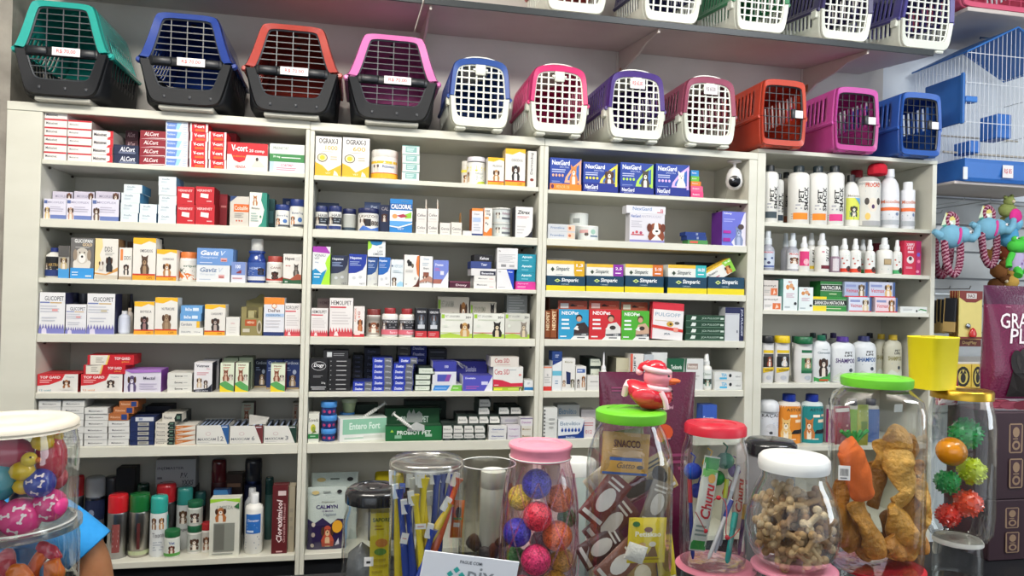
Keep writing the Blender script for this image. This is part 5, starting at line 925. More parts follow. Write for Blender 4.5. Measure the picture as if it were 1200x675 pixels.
bottle(670.4, 692, 249.6, 'pale tin on top of the hidden grey one', [(0, 0), (.98, 0), (1, .04), (1, .96), (.98, 1), (0, 1)], None, art=[r_(.2, .2, .5, .6, '#8a8f8c'), l_(.5, .3, .95, .7, '#a9adaa', 2)], labcol='#ccd0cb', lab=(.06, .94), name='round_tin', cat='tin', base=z1, o=.09)
bottle(680.6, 704.2, 264.6, 'pale tin with a pink patch in front', [(0, 0), (.98, 0), (1, .04), (1, .96), (.98, 1), (0, 1)], None, art=[r_(.1, .5, .46, .75, '#d8a8a4'), e_(.4, .4, .08, .14, '#5a4a44'), e_(.66, .6, .1, .2, '#9ac0b0'), r_(.55, .2, .9, .32, '#6a8098')], labcol='#d8dcd8', lab=(.06, .94), name='round_tin', cat='tin', o=.02)
A = [t_('NexGard', .03, .86, .3, .96, '#4a6ab0'), t_('ANTIPULGAS', .32, .87, .9, .95, '#b4b4c4', 0), l_(.04, .5, .36, .76, '#b9b6c0', 4), e_(.1, .32, .03, .04, '#c8505a'), e_(.2, .35, .04, .05, '#c8505a'), e_(.32, .33, .04, .05, '#b04a6a'), r_(.04, .24, .4, .28, '#c8606a'), r_(0, 0, 1, .08, '#8a88c0'),
 p_([(.56, .08), (.52, .2), (.6, .5), (.94, .5), (1, .2), (.96, .08)], '#8a4428'), e_(.76, .5, .2, .2, '#8f4a2c'), e_(.56, .52, .07, .15, '#6a3220'), e_(.95, .52, .07, .15, '#6a3220'), p_([(.71, .7), (.8, .7), (.83, .42), (.68, .42)], '#f0ebe2'), e_(.76, .38, .12, .12, '#f0ebe2'), e_(.77, .4, .045, .035, '#1c1412'), e_(.67, .5, .02, .02, '#181210'), e_(.85, .5, .02, .02, '#181210'), p_([(.6, .08), (.76, .28), (.92, .08)], '#f0ebe2')]
z, _ = B(738, 779, 250.6, 'white box with a brown and white spaniel face', A, '#d9d7de', d=.045)
B(734, 780, 241.4, 'white slim box lying on the spaniel face box', [t_('NexGard', .16, .4, .64, .84, '#5a84b8', 0), t_('X6', .86, .3, .94, .7, '#c0304c'), r_(.78, .16, .94, .26, '#c0304c')], '#dcdce2', base=z, d=.045)
z, _ = B(806, 829.4, 281.4, 'green and red flat foil packet under two navy ones', [r_(.1, .3, .5, .8, '#c85a4a')], '#4a8a4c', o=.03, d=.05)
z, _ = B(804.6, 828, 276.6, 'navy flat packet, lower of two', [r_(.5, .2, .6, .8, '#8a94b0')], '#1f3a80', base=z, o=.03, d=.05)
B(803, 827, 272, 'navy flat packet, upper of two', [r_(.52, .2, .62, .8, '#8a94b0')], '#1f3a80', base=z, o=.034, d=.05)
A = [t_('Feliway', .06, .9, .4, .97, '#dfe0f4'), l_(.06, .68, .6, .8, '#a0a4e0', 2), p_([(1, 1), (.92, .96), (.6, .3), (.4, .1), (.5, 0), (1, 0)], '#e0dcea'), dog(.46, .02, .94, .56, '#7c8ab0', '#a9b4d0', 'up'), e_(.78, .56, .13, .08, '#4a3c3a'), r_(.04, .36, .36, .44, '#b02a9c'), r_(.04, .12, .34, .22, '#a02a94')]
B(846.4, 874.6, 248, 'violet blue box with a grey cat', A, '#6a70cc', d=.085, side='#6a2c94', top='#8a2470')
at(3, 3)
def sim(x0, x1, yt, c, kg, w, tilt=False):
 y = YF+.006; (xa, _), (xb, _) = W(x0, 335, y), W(x1, 335, y); q = (xb-xa)/2-.0006; hr = W((x0+x1)/2, 323.5 if x0 < 780 else 325, y)[1]-zshelf(); m = MB()
 m.box(-q, q, 0, .0012, 0, hr, '#16405a'); m.box(-q, q, 0, .10, 0, .0012, '#16405a'); m.box(-q, -q+.0012, 0, .10, 0, hr, '#16405a'); m.box(q-.0012, q, 0, .10, 0, hr, '#16405a'); m.box(-q, q, .099, .10, 0, hr, '#16405a')
 emit(m, [r_(0, 0, 1, .34, '#e6d321'), p_([(.2, .68), (.28, .56), (.36, .68), (.28, .8)], '#cfe08a'), p_([(.24, .68), (.28, .62), (.32, .68), (.28, .74)], '#3a6a3a'), t_('Simparic', .38, .54, .82, .86, '#eef2f4', 1, .1), t_('COMPRIMIDO', .38, .40, .58, .48, '#a9c0cc', 0)], lambda u, v, k: (-q+u*2*q, -.00018*k, v*hr))
 tag(m.build('display_tray', 'card', None, ((xa+xb)/2, y, zshelf()+.0002)), compose(f'dark teal and yellow display tray holding {w} carton'), 'tray')
 A = [r_(0, .88, 1, 1, '#e2b93a'), p_([(.72, 1), (1, 1), (1, .38), (.76, .38), (.72, .6)], c), t_(kg, .78, .78, .96, .9, '#f6eef8'), l_(.78, .64, .96, .72, '#f6eef8', 1), p_([(.1, .7), (.15, .62), (.2, .7), (.15, .78)], '#3a4a3a'), t_('Simparic', .24, .62, .6, .80, '#4a5a5c', 0, .2), l_(.24, .5, .5, .56, '#b4bcbc', 1)]
 if not tilt: B(x0+.8, x1-.9, yt, f'white and gold carton with {w.split(" ", 1)[1]} corner', A, '#e4e4de', d=.08, o=.0095, base=zshelf()+.0016, top='#d8b040')
sim(640, 686, 305.4, '#d8a820', '1,3', 'the gold'); sim(686.6, 731.4, 309.6, '#8a2ca0', '2,5', 'the purple'); sim(732, 778, 310, '#d0702c', '5-10', 'the orange'); sim(782, 828.6, 310.6, '#35b0b4', '10-20', 'the turquoise'); sim(829, 872.4, 312, '#7cc43a', '20-40', 'the leaning lime', True)
w = .124; h = .052; m = MB(); m.box(0, w, 0, .05, 0, h, '#e4e4de', '#8ac44a', '#e2b93a')
emit(m, [r_(0, .86, 1, 1, '#e2b93a'), p_([(.68, 1), (1, 1), (1, 0), (.86, 0)], '#86c63e'), t_('20-40', .76, .78, .96, .92, '#eef8e0'), t_('Simparic', .14, .5, .46, .72, '#4a5a5c', 0, .2), dog(.66, .04, .92, .66, '#c0733c', '#d9a06a'), e_(.1, .58, .03, .08, '#3a4a3a'), l_(.14, .2, .5, .36, '#c0707a', 1)], lambda u, v, k: (u*w, -.0002*k, v*h))
x, z = W(829, 336, YF+.016); o = m.build('medicine_box', 'card', None, (x+.005, YF+.016, z+.004), (0, math.radians(-29), 0)); tag(o, compose('white and lime carton with a golden puppy leaning steeply'), 'box')
B(802, 838, 307.2, 'black flat carton behind the turquoise-cornered one', [t_('Simparic', .22, .4, .6, .7, '#b4bcc4', 0)], '#1c1f26', o=.12, d=.08)
B(641, 672, 303, 'grey-white carton behind the gold-cornered one', [l_(.1, .7, .9, .9, '#8a8a88', 1)], '#c9c8c2', o=.12, d=.08)
at(3, 4)
for x0, x1, w, yt, o in ((638.8, 645.4, 'first from the upright', 364, .02), (645.8, 652.8, 'second from the upright', 362.6, .012)):
 B(x0, x1, yt, f'narrow orange-brown carton, {w}', [t_('NEOPET', .2, .3, .8, .96, '#f0d8b0', 1, 0, 90), r_(0, 0, 1, .06, '#5a3020')], '#8a4a26', o=o, d=.08)
m = MB(); (xa, _), (xb, _) = W(641, 380, 2.6), W(645, 380, 2.6); m.box(0, .002, 0, .08, 0, .17, '#a86a50'); tag(m.build('card_divider', 'card', None, ((xa+xb)/2, 2.60, zshelf()+.0003)), 'thin reddish card standing behind the narrow orange cartons', 'card')
def neo(c, d1, dd): return [t_('NEOPet', .1, .82, .66, .94, '#f2f2f2'), l_(.1, .3, .4, .72, '#e8eef0', 3), p_([(.5, 0), (.52, .3), (.6, .52), (.86, .58), (1, .4), (1, 0)], d1), e_(.68, .72, .11, .12, dd), e_(.68, .68, .085, .09, '#c99a80'), p_([(.5, .34), (.6, .46), (.72, .42), (.66, .3)], '#e8e4de'), e_(.74, .4, .1, .07, '#3a3430'), p_([(.5, .18), (1, .22), (1, .12), (.6, .06)], '#55585c'), t_('150', .78, .13, .92, .19, '#e8e8e8'), p_([(.4, 0), (.52, .12), (1, .12), (1, 0)], '#e6e6e4'), l_(.06, .05, .36, .14, '#f2f4f4', 1), r_(.62, .04, .88, .08, '#6a6c70')]
for x0, x1, yt, c, d1, dd, w in ((654.6, 690, 362.6, '#2f98c4', '#3a2c2c', '#2a2224', 'turquoise blue'), (690.8, 727.8, 362.6, '#c82c34', '#dcdad6', '#3c2a22', 'red'), (728.4, 761, 364.2, '#4eaa34', '#c9a58c', '#5a3a28', 'green')):
 z, xc = B(x0, x1, yt, f'{w} box with a person hugging a pet', neo(c, d1, dd), c, d=.035, side='#c8643c')
 y = YF+.048; (xa, _), (xb, _) = W(x0-.6, 358, y), W(x1-2, 358, y); q = (xb-xa)/2; zt = W((x0+x1)/2, yt-10, y)[1]; zb = zshelf(); m = MB()
 m.box(-q, q, 0, .0008, 0, zt-zb, '#a64a34'); H = zt-zb
 emit(m, [r_(.08, .80, .36, .93, '#e0cdc2'), p_([(.42, .88), (.5, .92), (.58, .88), (.66, .87), (.58, .85), (.42, .85)], '#33201c'), l_(.66, .84, .92, .9, '#c9806a', 1)], lambda u, v, k: (-q+u*2*q, -.0002*k, v*H))
 tag(m.build('hanging_card', 'card', None, ((xa+xb)/2, y, zb+.0003), (0, 0, 0)), compose(f'rust red card with a hang hole behind the {w} box'), 'card')
A = [r_(0, .8, 1, 1, '#cf2c3c'), t_('PULGOFF', .1, .62, .9, .72, '#8aa4b8', 0), l_(.1, .48, .9, .52, '#c9b8a0', 1), e_(.58, .42, .11, .07, '#c9a03a'), e_(.6, .42, .04, .03, '#3a2a20'), e_(.8, .46, .08, .04, '#6a6460'), p_([(0, .38), (1, .3), (1, .22), (0, .3)], '#cf3c34'), r_(.7, .22, .84, .34, '#e89a8a'), t_('JCA', .4, .12, .6, .18, '#4a6a80'), r_(0, 0, .03, 1, '#cf2c3c')]
(xa, _), (xb, _) = W(763, 380, 2.512), W(800, 380, 2.512); z1 = W(781, 355.5, 2.512)[1]; w = xb-xa; h = z1-zshelf(); m = MB(); m.box(-w/2, w/2, 0, .03, 0, h, '#e6e2e2', '#b8303c', '#c82c3c'); emit(m, A, lambda u, v, k: (-w/2+u*w, -.0002*k, v*h))
tag(m.build('medicine_box', 'card', None, ((xa+xb)/2, 2.513, zshelf()+.003), (-.05, math.radians(3.5), 0)), compose('white and red upright box tilted slightly'), 'box')
GA = [r_(0, .1, 1, .14, '#8fb09a'), p_([(.12, .3), (.24, .3), (.26, .8), (.16, .85)], '#dfe6e0'), t_('JCA PULGOFF', .4, .3, .86, .7, '#b4c9ba', 0), r_(.88, .35, .97, .65, '#c9d8cc')]
B(803.6, 849.6, 369.6, 'flat dark green carton with white paw', GA, '#1f4430', n=4, d=.09, ph='in the green stack', jit=.0016)
A = [r_(0, .82, 1, 1, '#232850'), r_(.76, 0, 1, 1, '#232850'), t_('JCA PULGOFF', .82, .15, .95, .95, '#c9cce0', 1, 0, -90), r_(.0, .78, .7, .8, '#a9acb8'), r_(.62, .24, .68, .32, '#5a5e70')]
B(849.8, 873.6, 360.2, 'white and navy upright box with vertical lettering', A, '#c9ccd0', d=.05)
at(3, 5)
A = [t_('a', .4, .6, .6, .7, '#999', 0), r_(0, 0, 1, .18, '#cf3c34'), r_(0, .94, 1, 1, '#e08a6a'), l_(.15, .3, .85, .6, '#b9b8b4', 3)]
B(636.8, 646.8, 429.6, 'small white box with red foot by the upright', A, '#dedcd8', d=.05)
z, _ = B(647.4, 658.4, 422.6, 'white box with a cyan band under a navy one', [p_([(0, .84), (1, 1), (0, 1)], '#223a80'), r_(0, .5, 1, .66, '#6ab8d0'), l_(.3, .2, .7, .36, '#8aa0b8', 2)], '#dfe2e4', d=.05)
B(647, 658.8, 411.8, 'small navy box topping the cyan-banded one', [l_(.3, .3, .7, .7, '#b4bcd8', 2)], '#23407c', base=z, d=.05)
A = [t_('Meticorten', .2, .86, .8, .92, '#8a8458', 0), p_([(.36, .2), (.66, .2), (.66, .56), (.3, .6)], '#20305c'), dog(.02, .12, .3, .34, '#a87a50'), dog(.62, .1, .98, .38, '#6a7058')]
B(658.8, 674.2, 420, 'white box with navy block and two small animals', A, '#e0dfda', d=.06)
A = [r_(.1, .74, .9, .9, '#4a68a8'), l_(.16, .76, .84, .88, '#cfd6e8', 1), dog(.1, .1, .4, .5, '#3a3a48'), dog(.52, .14, .94, .64, '#b8773c'), t_('12', .76, .04, .9, .1, '#777', 0)]
B(674.8, 687, 429.4, 'white box with a blue band, dog and cat', A, '#e4e2de', d=.06)
B(688.4, 704, 440.4, 'little white carton below two dark green-topped ones', [l_(.2, .5, .8, .7, '#a9a9a4', 1), r_(.05, .3, .95, .34, '#c9c9c4')], '#dcdbd6', d=.04)
EA2 = [p_([(.1, .08), (.96, .08), (.96, .5), (.84, .9), (.1, .9)], '#cfd4c4'), t_('Simicot', .2, .5, .8, .7, '#5c6458', 0)]
zq, _ = B(690.6, 704.4, 429.6, 'dark green and cream carton end, lower of two', EA2, '#1f2c28', o=.06, d=.12, side='#1a2622')
B(690.2, 704.6, 419.6, 'dark green and cream carton end, upper of two', EA2, '#1f2c28', base=zq, o=.06, d=.12, side='#1a2622')
bottle(703.6, 714.6, 413.2, 'white bottle with a tall pointed nozzle', [(0, 0), (.92, 0), (1, .03), (1, .34), (.86, .44), (.56, .5), (.5, .54)], [(.5, .53), (.52, .54), (.46, .62), (.22, .66), (.15, .98), (.08, 1), (0, 1)], capcol='#d9dadc', art=[], o=.02)
B(722, 739.4, 419.6, 'beige carton with a grey side beside the nozzle bottle', [l_(.2, .5, .8, .7, '#b9b49a', 1)], '#c2bda2', o=.03, d=.10, side='#6e6c5e')
A = [r_(0, 0, .18, 1, '#cf5a48'), t_('KETOJET', .24, .1, .44, .95, '#4a4a50', 1, 0, 90), e_(.74, .62, .16, .12, '#c0505a'), e_(.74, .62, .08, .06, '#e8dcd8')]
B(738.8, 754.4, 414.6, 'white and coral box with sideways lettering', A, '#dfdcd8', d=.06)
B(755, 766, 415.6, 'pale grey-blue carton between two white ones', [e_(.6, .5, .2, .1, '#c8a0a0')], '#b9c0c6', d=.06)
B(764, 782, 413, 'white carton with grey lettering near the duck', [t_('VetSmart', .4, .5, .9, .7, '#8a9098', 0)], '#d8dad8', o=.02, d=.05)
A = [t_('Tecknoris', .2, .66, .84, .8, '#dfe8e0'), l_(.2, .5, .7, .56, '#6a9a7a', 1), p_([(1, 1), (.94, .5), (.8, 0), (1, 0)], '#d4dcd4')]
B(782.4, 802, 420.2, 'dark green box with white lettering', A, '#1c5a3e', d=.06, top='#2a4a3c')
A = [r_(.12, .66, .7, .84, '#a08a80'), t_('Frontmax', .16, .69, .66, .81, '#e8e0d8'), l_(.14, .3, .8, .5, '#b9b9b6', 2), p_([(0, 0), (0, 1), (.1, 1), (.04, .5)], '#1c5a3e')]
B(802.6, 824.4, 420.2, 'white box with a brown name tag', A, '#d8dad8', d=.06, top='#8a8c84')
bottle(824.6, 836.6, 415.4, 'white spray bottle beside two flat boxes', SPRP, SPRC, capcol='#e0e2e0', art=[t_('Ckton', .2, .7, .8, .84, '#6a8a74', 0), r_(.1, .2, .9, .5, '#39504a'), dog(.3, .1, .8, .5, '#7a9a88')], lab=(.06, .56), labcol='#dfe4e0', o=.015)
B(837.4, 873, 436.2, 'flat pale box with cyan lettering', [t_('TEA', .24, .5, .44, .86, '#3aa8d8'), t_('60ml', .76, .4, .92, .6, '#7a7c80', 0), r_(.18, .2, .44, .42, '#4ab0dc'), e_(.56, .62, .05, .2, '#1c1e24'), r_(.04, .08, .96, .1, '#b4b8b4')], '#dcdedb', n=2, d=.09, ph='of the cyan-lettered pair')
at(3, 6)
A = [r_(0, .02, .12, 1, '#dcdcd8')]+[r_(.02, .05+.12*i, .12, .10+.12*i, '#26262c') for i in range(8)]+[l_(.4, .3, .9, .7, '#a9aca9', 3), r_(.12, .52, 1, .53, '#b4b6b2')]
B(637, 653.2, 478, 'white carton with a black chequered edge', A, '#d8dad6', d=.05)
A = [t_('Eletrolitico', .08, .68, .86, .88, '#4a7494', 0)]+[e_(.16+.13*i, .42, .045, .09, '#1c4aa4') for i in range(6)]+[p_([(.12+.13*i, .44), (.2+.13*i, .44), (.16+.13*i, .58)], '#1c4aa4') for i in range(6)]+[p_([(.0, 0), (1, 0), (1, .92), (.9, .4), (.76, .22), (0, .14)], '#1c3c84'), t_('Eletrolitico', .3, .02, .66, .1, '#cfd8ec')]
B(654, 684.4, 491.4, 'white and blue box with a row of blue drops', A, '#e0e4e6', d=.06)
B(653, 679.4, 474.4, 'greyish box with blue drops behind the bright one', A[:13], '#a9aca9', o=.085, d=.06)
B(681.4, 697, 491, 'white carton with faint red print beside the drops', [l_(.15, .6, .9, .84, '#c07a80', 2), t_('012', .3, .2, .8, .4, '#c06a70', 0)], '#d8d2d2', o=.02, d=.04)
B(681, 698, 480, 'pale carton with red title behind the faint red one', [t_('BELCTIN', .1, .4, .9, .7, '#b05060', 0)], '#cfcaca', o=.085, d=.05)
B(823.4, 840.2, 474.6, 'blue rounded carton beside the maroon bag', [t_('Seresto', .05, .5, .8, .64, '#dfe6f6'), t_('Gato', .05, .3, .6, .42, '#dfe6f6')], '#3a5cb4', d=.05)
# ================================================================== cabinet 4
at(4, 1)
PSP = [(0, 0), (.94, 0), (1, .01), (1, .80), (.97, .84), (.8, .875), (.42, .89)]
PSC = [(.42, .885), (.5, .89), (.5, .99), (.46, 1), (0, 1)]
def ps(c, dx=0): return [t_('PET', .42+dx, .42, .64+dx, .70, '#23211f', 1, 0, 90), t_('SMACK', .66+dx, .26, .90, .76, '#23211f', 1, 0, 90), r_(.2, .06, .86, .2, c), l_(.3, .26, .6, .4, '#a9a9b0', 2), l_(.1, .06, .2, .2, '#c0b8b0', 3)]
bottle(898.8, 916.4, 192.4, 'white dog shampoo with black cap and slate label block', PSP, PSC, capcol='#1c2226', art=ps('#3c4a52'), lab=(.03, .82), name='shampoo_bottle', wrap=1.1, o=.012)
bottle(911, 921, 203, 'white dog shampoo half hidden behind the slate-block one', PSP, PSC, capcol='#1c2226', art=ps('#2c3c48'), lab=(.03, .82), name='shampoo_bottle', o=.072)
bottle(918.6, 931, 201, 'greyish dog shampoo with a brown block in shadow', PSP, PSC, body='#b0aaa0', capcol='#14181a', art=ps('#8a4a28'), lab=(.03, .82), name='shampoo_bottle', o=.125)  # body and cap darkened: the bay's shadow is put into their colour
bottle(932, 954, 193, 'white dog shampoo with orange block, standing alone', PSP, PSC, capcol='#1c2a30', art=ps('#ee8a22'), lab=(.03, .82), name='shampoo_bottle', wrap=1.1, o=.012)
bottle(955, 975, 193.4, 'white dog shampoo with orange block beside the pink one', PSP, PSC, capcol='#1c2a30', art=ps('#ee8a22'), lab=(.03, .82), name='shampoo_bottle', wrap=1.1, o=.012)
r, z = bottle(975, 994.4, 193, 'white dog shampoo with pink block and pump top', PSP, PSC, capcol='#1a2226', art=ps('#dc3c84'), lab=(.03, .82), name='shampoo_bottle', wrap=1.1, o=.012)
m = MB(); m.tube([(0, 0, .207), (-.012, 0, .212), (-.028, -.002, .206)], .0045, '#1a2226', 8); kid(m.build('pump_spout', 'plastic', r))
bottle(994.8, 1012, 203.4, 'white shampoo bottle with a green and yellow picture label', SHOP[:], SHOC, art=[r_(.2, .1, .95, .86, '#d8dc5a'), p_([(.2, .5), (.95, .6), (.95, .1), (.2, .1)], '#5aa470'), dog(.35, .2, .8, .6, '#3a4a3a'), p_([(.6, .86), (.95, .86), (.95, .6)], '#6aa8d0'), t_('Matacura', .3, .9, .9, .98, '#a9a090', 0)], lab=(.08, .62), o=.03, name='shampoo_bottle')
bottle(1014, 1039, 206, 'clear bottle with a milk white label and dog face', [(0, 0), (.9, 0), (1, .03), (1, .86), (.9, .94), (.6, 1)], None, body='#b9bab6', art=[t_('PROCAO', .3, .86, .9, .96, '#d8502c'), l_(.3, .74, .9, .8, '#8aa0b8', 1), e_(.6, .46, .2, .16, '#e8dccc'), e_(.36, .54, .09, .08, '#4a4440'), e_(.84, .54, .09, .08, '#4a4440'), e_(.6, .42, .06, .05, '#4a2a5a'), e_(.4, .2, .1, .08, '#e8c46a'), r_(.2, 0, 1, .1, '#a9a9aa')], labcol='#dcdad2', lab=(.04, .9), o=.012, name='shampoo_bottle', mat='gloss', wrap=1.0)
m = MB(); rr = random.Random(2)
m.lathe([(0, .046), (.022, .046), (.033, .038), (.036, .02), (.034, .004), (.026, 0), (0, 0)], '#c62a3a', 28, rf=lambda a, z: 1+.06*math.sin(a*9))
x, z = W(1027, 206, 2.55); tag(m.build('bath_sponge', 'cloth', None, (x, 2.545, z)), 'red mesh ruffle covering the top of the clear bottle', 'sponge')
m = MB(); m.lathe([(0, .03), (.018, .03), (.022, .015), (.018, 0), (0, 0)], '#a82434', 20, rf=lambda a, z: 1+.08*math.sin(a*7)); x, z = W(1008, 205, 2.64); 
bottle(1002, 1015, 199, 'white bottle with red cap behind the picture label one', PSP, [(.42, .88), (.9, .88), (.9, .99), (.8, 1), (0, 1)], capcol='#a82434', o=.19, name='shampoo_bottle')
MI = lambda: [t_('Micodine', .1, .66, .96, .76, '#d07048', 0), r_(0, .44, 1, .54, '#e8703a'), l_(.2, .46, .9, .52, '#f6d8c8', 1), e_(.76, .34, .08, .05, '#7a8aa8'), r_(.1, .02, 1, .16, '#b0b4b8'), l_(.1, .2, .6, .36, '#bcc4cc', 2)]
bottle(1040, 1060, 196.4, 'tall white bottle with an orange band', SHOP, SHOC, body='#e2e3e6', capcol='#e0e2e6', art=MI(), lab=(.05, .60), name='shampoo_bottle', o=.012)
bottle(1062.4, 1076.4, 212.6, 'short white bottle with an orange band at the end', [(0, 0), (.94, 0), (1, .02), (1, .80), (.96, .83), (.52, .84)], [(.52, .83), (.66, .84), (.66, .98), (.6, 1), (0, 1)], body='#e4e5e8', capcol='#e6e8ea', art=MI(), lab=(.05, .78), name='shampoo_bottle', o=.012)
at(4, 2)
CL = [(0, 0), (.94, 0), (1, .02), (1, .5), (.92, .56), (.6, .62), (.56, .66)]
CC = [(.5, .64), (.6, .65), (.58, .80), (.4, .82), (.4, .99), (.3, 1), (0, 1)]
def clr(x0, x1, yt, desc, art, o=.015): return bottle(x0, x1, yt, desc, CL, CC, body='#a4a6b0', capcol='#d8dee2', art=art, lab=(.06, .5), o=o, name='spray_bottle', mat='gloss')
clr(896.8, 911, 270, 'clear spray bottle with patterned label at the upright', [r_(.1, 0, .95, .96, '#c4cedc'), t_('PROCAO', .2, .84, .8, .94, '#d0403c'), e_(.3, .5, .08, .06, '#3a4a80'), e_(.7, .56, .08, .06, '#3a4a80'), e_(.5, .3, .1, .08, '#3a3a5c'), r_(.2, .04, .9, .14, '#5a6aa0')])
clr(918.6, 929, 273, 'empty-looking clear spray bottle set back', [], .09)
clr(926.4, 939.6, 272.6, 'clear spray bottle with a white label and brown dog', [r_(.1, 0, .95, .96, '#dadcde'), t_('PROCAO', .25, .82, .85, .93, '#c83c3c'), dog(.2, .3, .9, .7, '#8a5a34'), l_(.2, .08, .9, .24, '#a9acb4', 2)], .03)
bottle(940.2, 951.8, 277, 'white spray bottle with a hot pink panel', SPRP, SPRC, capcol='#e4e6e8', art=[r_(.1, .2, .84, .95, '#d83a78'), e_(.6, .4, .2, .16, '#ecc0c8')], lab=(.05, .6), name='spray_bottle', o=.01)
bottle(948.6, 960.4, 272.6, 'white spray bottle with sideways black lettering and yellow foot', SPRP, SPRC, capcol='#dadcdc', art=[t_('SMACK', .5, .36, .95, .95, '#23211f', 1, 0, 90), r_(.2, .06, .95, .2, '#e8c43a')], lab=(.05, .6), name='spray_bottle', o=.055)
bottle(960.8, 975.4, 272.6, 'white spray bottle with a dark wine block', SPRP, SPRC, capcol='#dadcde', art=[t_('SMACK', .66, .4, .98, .98, '#3a3634', 0, 0, 90), r_(.4, .06, 1, .22, '#6a1c2c'), e_(.5, .84, .08, .04, '#d08a98')], lab=(.05, .6), name='spray_bottle', o=.012)
bottle(976.2, 987.6, 288, 'clear lilac roll bottle with white top', [(0, 0), (.94, 0), (1, .02), (1, .56), (.84, .6)], [(.66, .6), (.7, .6), (.6, .98), (.5, 1), (0, 1)], body='#8a7484', capcol='#dadcdc', art=[r_(.3, .05, .75, .95, '#d4cdd2'), l_(.35, .1, .7, .9, '#8a7a84', 4)], lab=(.03, .54), name='spray_bottle', o=.012, mat='gloss')
bottle(984.6, 992, 288.6, 'small white-topped bottle between lilac and red-footed ones', PSP, PSC, body='#c4c2c0', capcol='#d4d4d2', o=.08)
FT = lambda c: [r_(0, 0, 1, .18, c), e_(.75, .16, .2, .14, '#26221f'), e_(.3, .66, .07, .04, '#c05a4a'), e_(.6, .56, .06, .035, '#8a5a4a'), e_(.4, .42, .07, .04, '#c05a4a'), l_(.5, .6, .9, .9, '#c8d8c8', 4)]
bottle(987.8, 999.4, 279.2, 'slim white spray bottle with red foot, the outer one', SPRP, SPRC, capcol='#e6e8e8', art=FT('#d8402c'), lab=(.02, .62), labcol='#e6e6e2', name='spray_bottle', o=.012)
bottle(1000.8, 1012, 279.4, 'slim white spray bottle with red foot, the middle one', SPRP, SPRC, capcol='#e6e8e8', art=FT('#e04a30'), lab=(.02, .62), labcol='#e6e6e2', name='spray_bottle', o=.010)
bottle(1009.6, 1020, 280.4, 'slim white spray bottle with a green foot, shaded', SPRP, SPRC, capcol='#dadcdc', art=FT('#4aa050'), lab=(.02, .62), labcol='#d4d8d0', name='spray_bottle', o=.07)
bottle(1018, 1028.2, 280.6, 'slim white spray bottle with red foot, the inner one', SPRP, SPRC, capcol='#e6e8e8', art=FT('#e04a30'), lab=(.02, .62), labcol='#e6e6e2', name='spray_bottle', o=.014)
B(1026, 1035, 285, 'dark wine carton in the gap behind the spray bottles', [], '#6a1c2a', o=.10, d=.05)
bottle(1034.4, 1050.6, 278, 'wide white spray bottle with a small brown picture', SPRP, SPRC, capcol='#e4e6e6', art=[r_(.4, .36, .8, .66, '#8a7a5c'), r_(.44, .4, .76, .62, '#b8a078'), l_(.3, .1, .7, .2, '#a9c4bc', 1)], lab=(.05, .6), name='spray_bottle', o=.012)
bottle(1050.2, 1059.6, 281, 'slim white spray bottle with green foot by the pink box', SPRP, SPRC, capcol='#e4e6e6', art=FT('#4aa86a'), lab=(.02, .62), labcol='#e4e4e0', name='spray_bottle', o=.012)
A = [t_('XAMPU', .12, .84, .6, .93, '#f6dce4'), t_('PET', .2, .74, .56, .82, '#f6dce4'), r_(.2, .64, .56, .7, '#f2c8d4'), e_(.36, .44, .22, .11, '#ecdcdc'), e_(.36, .48, .1, .06, '#4a3a40'), l_(.1, .18, .6, .24, '#f6d0dc', 2), r_(.7, 0, 1, 1, '#b82c66'), e_(.84, .6, .1, .06, '#6a5ac0'), e_(.86, .4, .09, .05, '#e87a9a'), e_(.8, .1, .1, .04, '#e89ab4')]
B(1059.8, 1079.4, 282.2, 'raspberry pink upright box with a white dog', A, '#cf3350', d=.05)
at(4, 3)
MM = lambda: [t_('armotyl', .02, .66, .78, .84, '#33302e', 0), r_(.5, .06, .94, .5, '#d8703c'), p_([(.64, .1), (.72, .44), (.84, .2)], '#efcdb8'), l_(.05, .2, .44, .4, '#a9a8a4', 2)]
z, _ = B(894.8, 916, 347, 'white and orange wide box, lower of two', MM(), '#e4e0dc', d=.08)
B(894.8, 912, 328.4, 'white and orange wide box, upper of two', [t_('motyl', .0, .56, .84, .72, '#33302e', 0)]+MM()[1:], '#d2cbc4', base=z, d=.08)
KB = lambda: [e_(.3, .74, .12, .08, '#d08a4a'), e_(.55, .78, .14, .08, '#d8a070'), e_(.7, .7, .08, .06, '#b87850'), t_('PET', .34, .88, .6, .93, '#c05a4a'), l_(.2, .4, .84, .56, '#c9a4b4', 3), l_(.1, .05, .5, .16, '#b0bcc0', 1), e_(.84, .22, .1, .05, '#2a3034')]
B(918, 935, 327, 'mint white upright box, taller of two', KB(), '#dfe8e8', d=.06, side='#7ab4ac', o=.010)
B(936, 953, 336.6, 'mint white upright box, shorter of two', KB(), '#dfe8e8', d=.06, side='#8ac0b8', o=.010)
MT = lambda t: [r_(0, .42, 1, .76, '#161c16'), t_(t, .06, .46, .94, .70, '#e6e8e2'), r_(0, .78, 1, .80, '#e6e8e2'), r_(0, .37, 1, .39, '#e6e8e2'), l_(.4, .12, .9, .24, '#cfe0b0', 1)]
z, _ = B(952.2, 992, 347.8, 'long green and yellow box with a black title strip', MT('SARNICIDA MATACURA')+[r_(0, 0, .4, .36, '#e8d428'), r_(0, .82, .4, 1, '#e8d428')], '#2f8a3a', d=.07)
B(961.4, 987, 329.6, 'green box with black strip, on the green and yellow one', MT('MATACURA'), '#2c7a38', base=z, o=.03, d=.07)
DG = lambda t, d1: [t_(t, .08, .3, .6, .56, '#c83a4a', 0, .2), r_(.06, .66, .5, .82, '#8a94c0'), dog(.56, .06, .92, .9, d1), r_(0, 0, 1, .07, '#cc2c3c'), r_(.92, .07, 1, 1, '#3a5a90')]
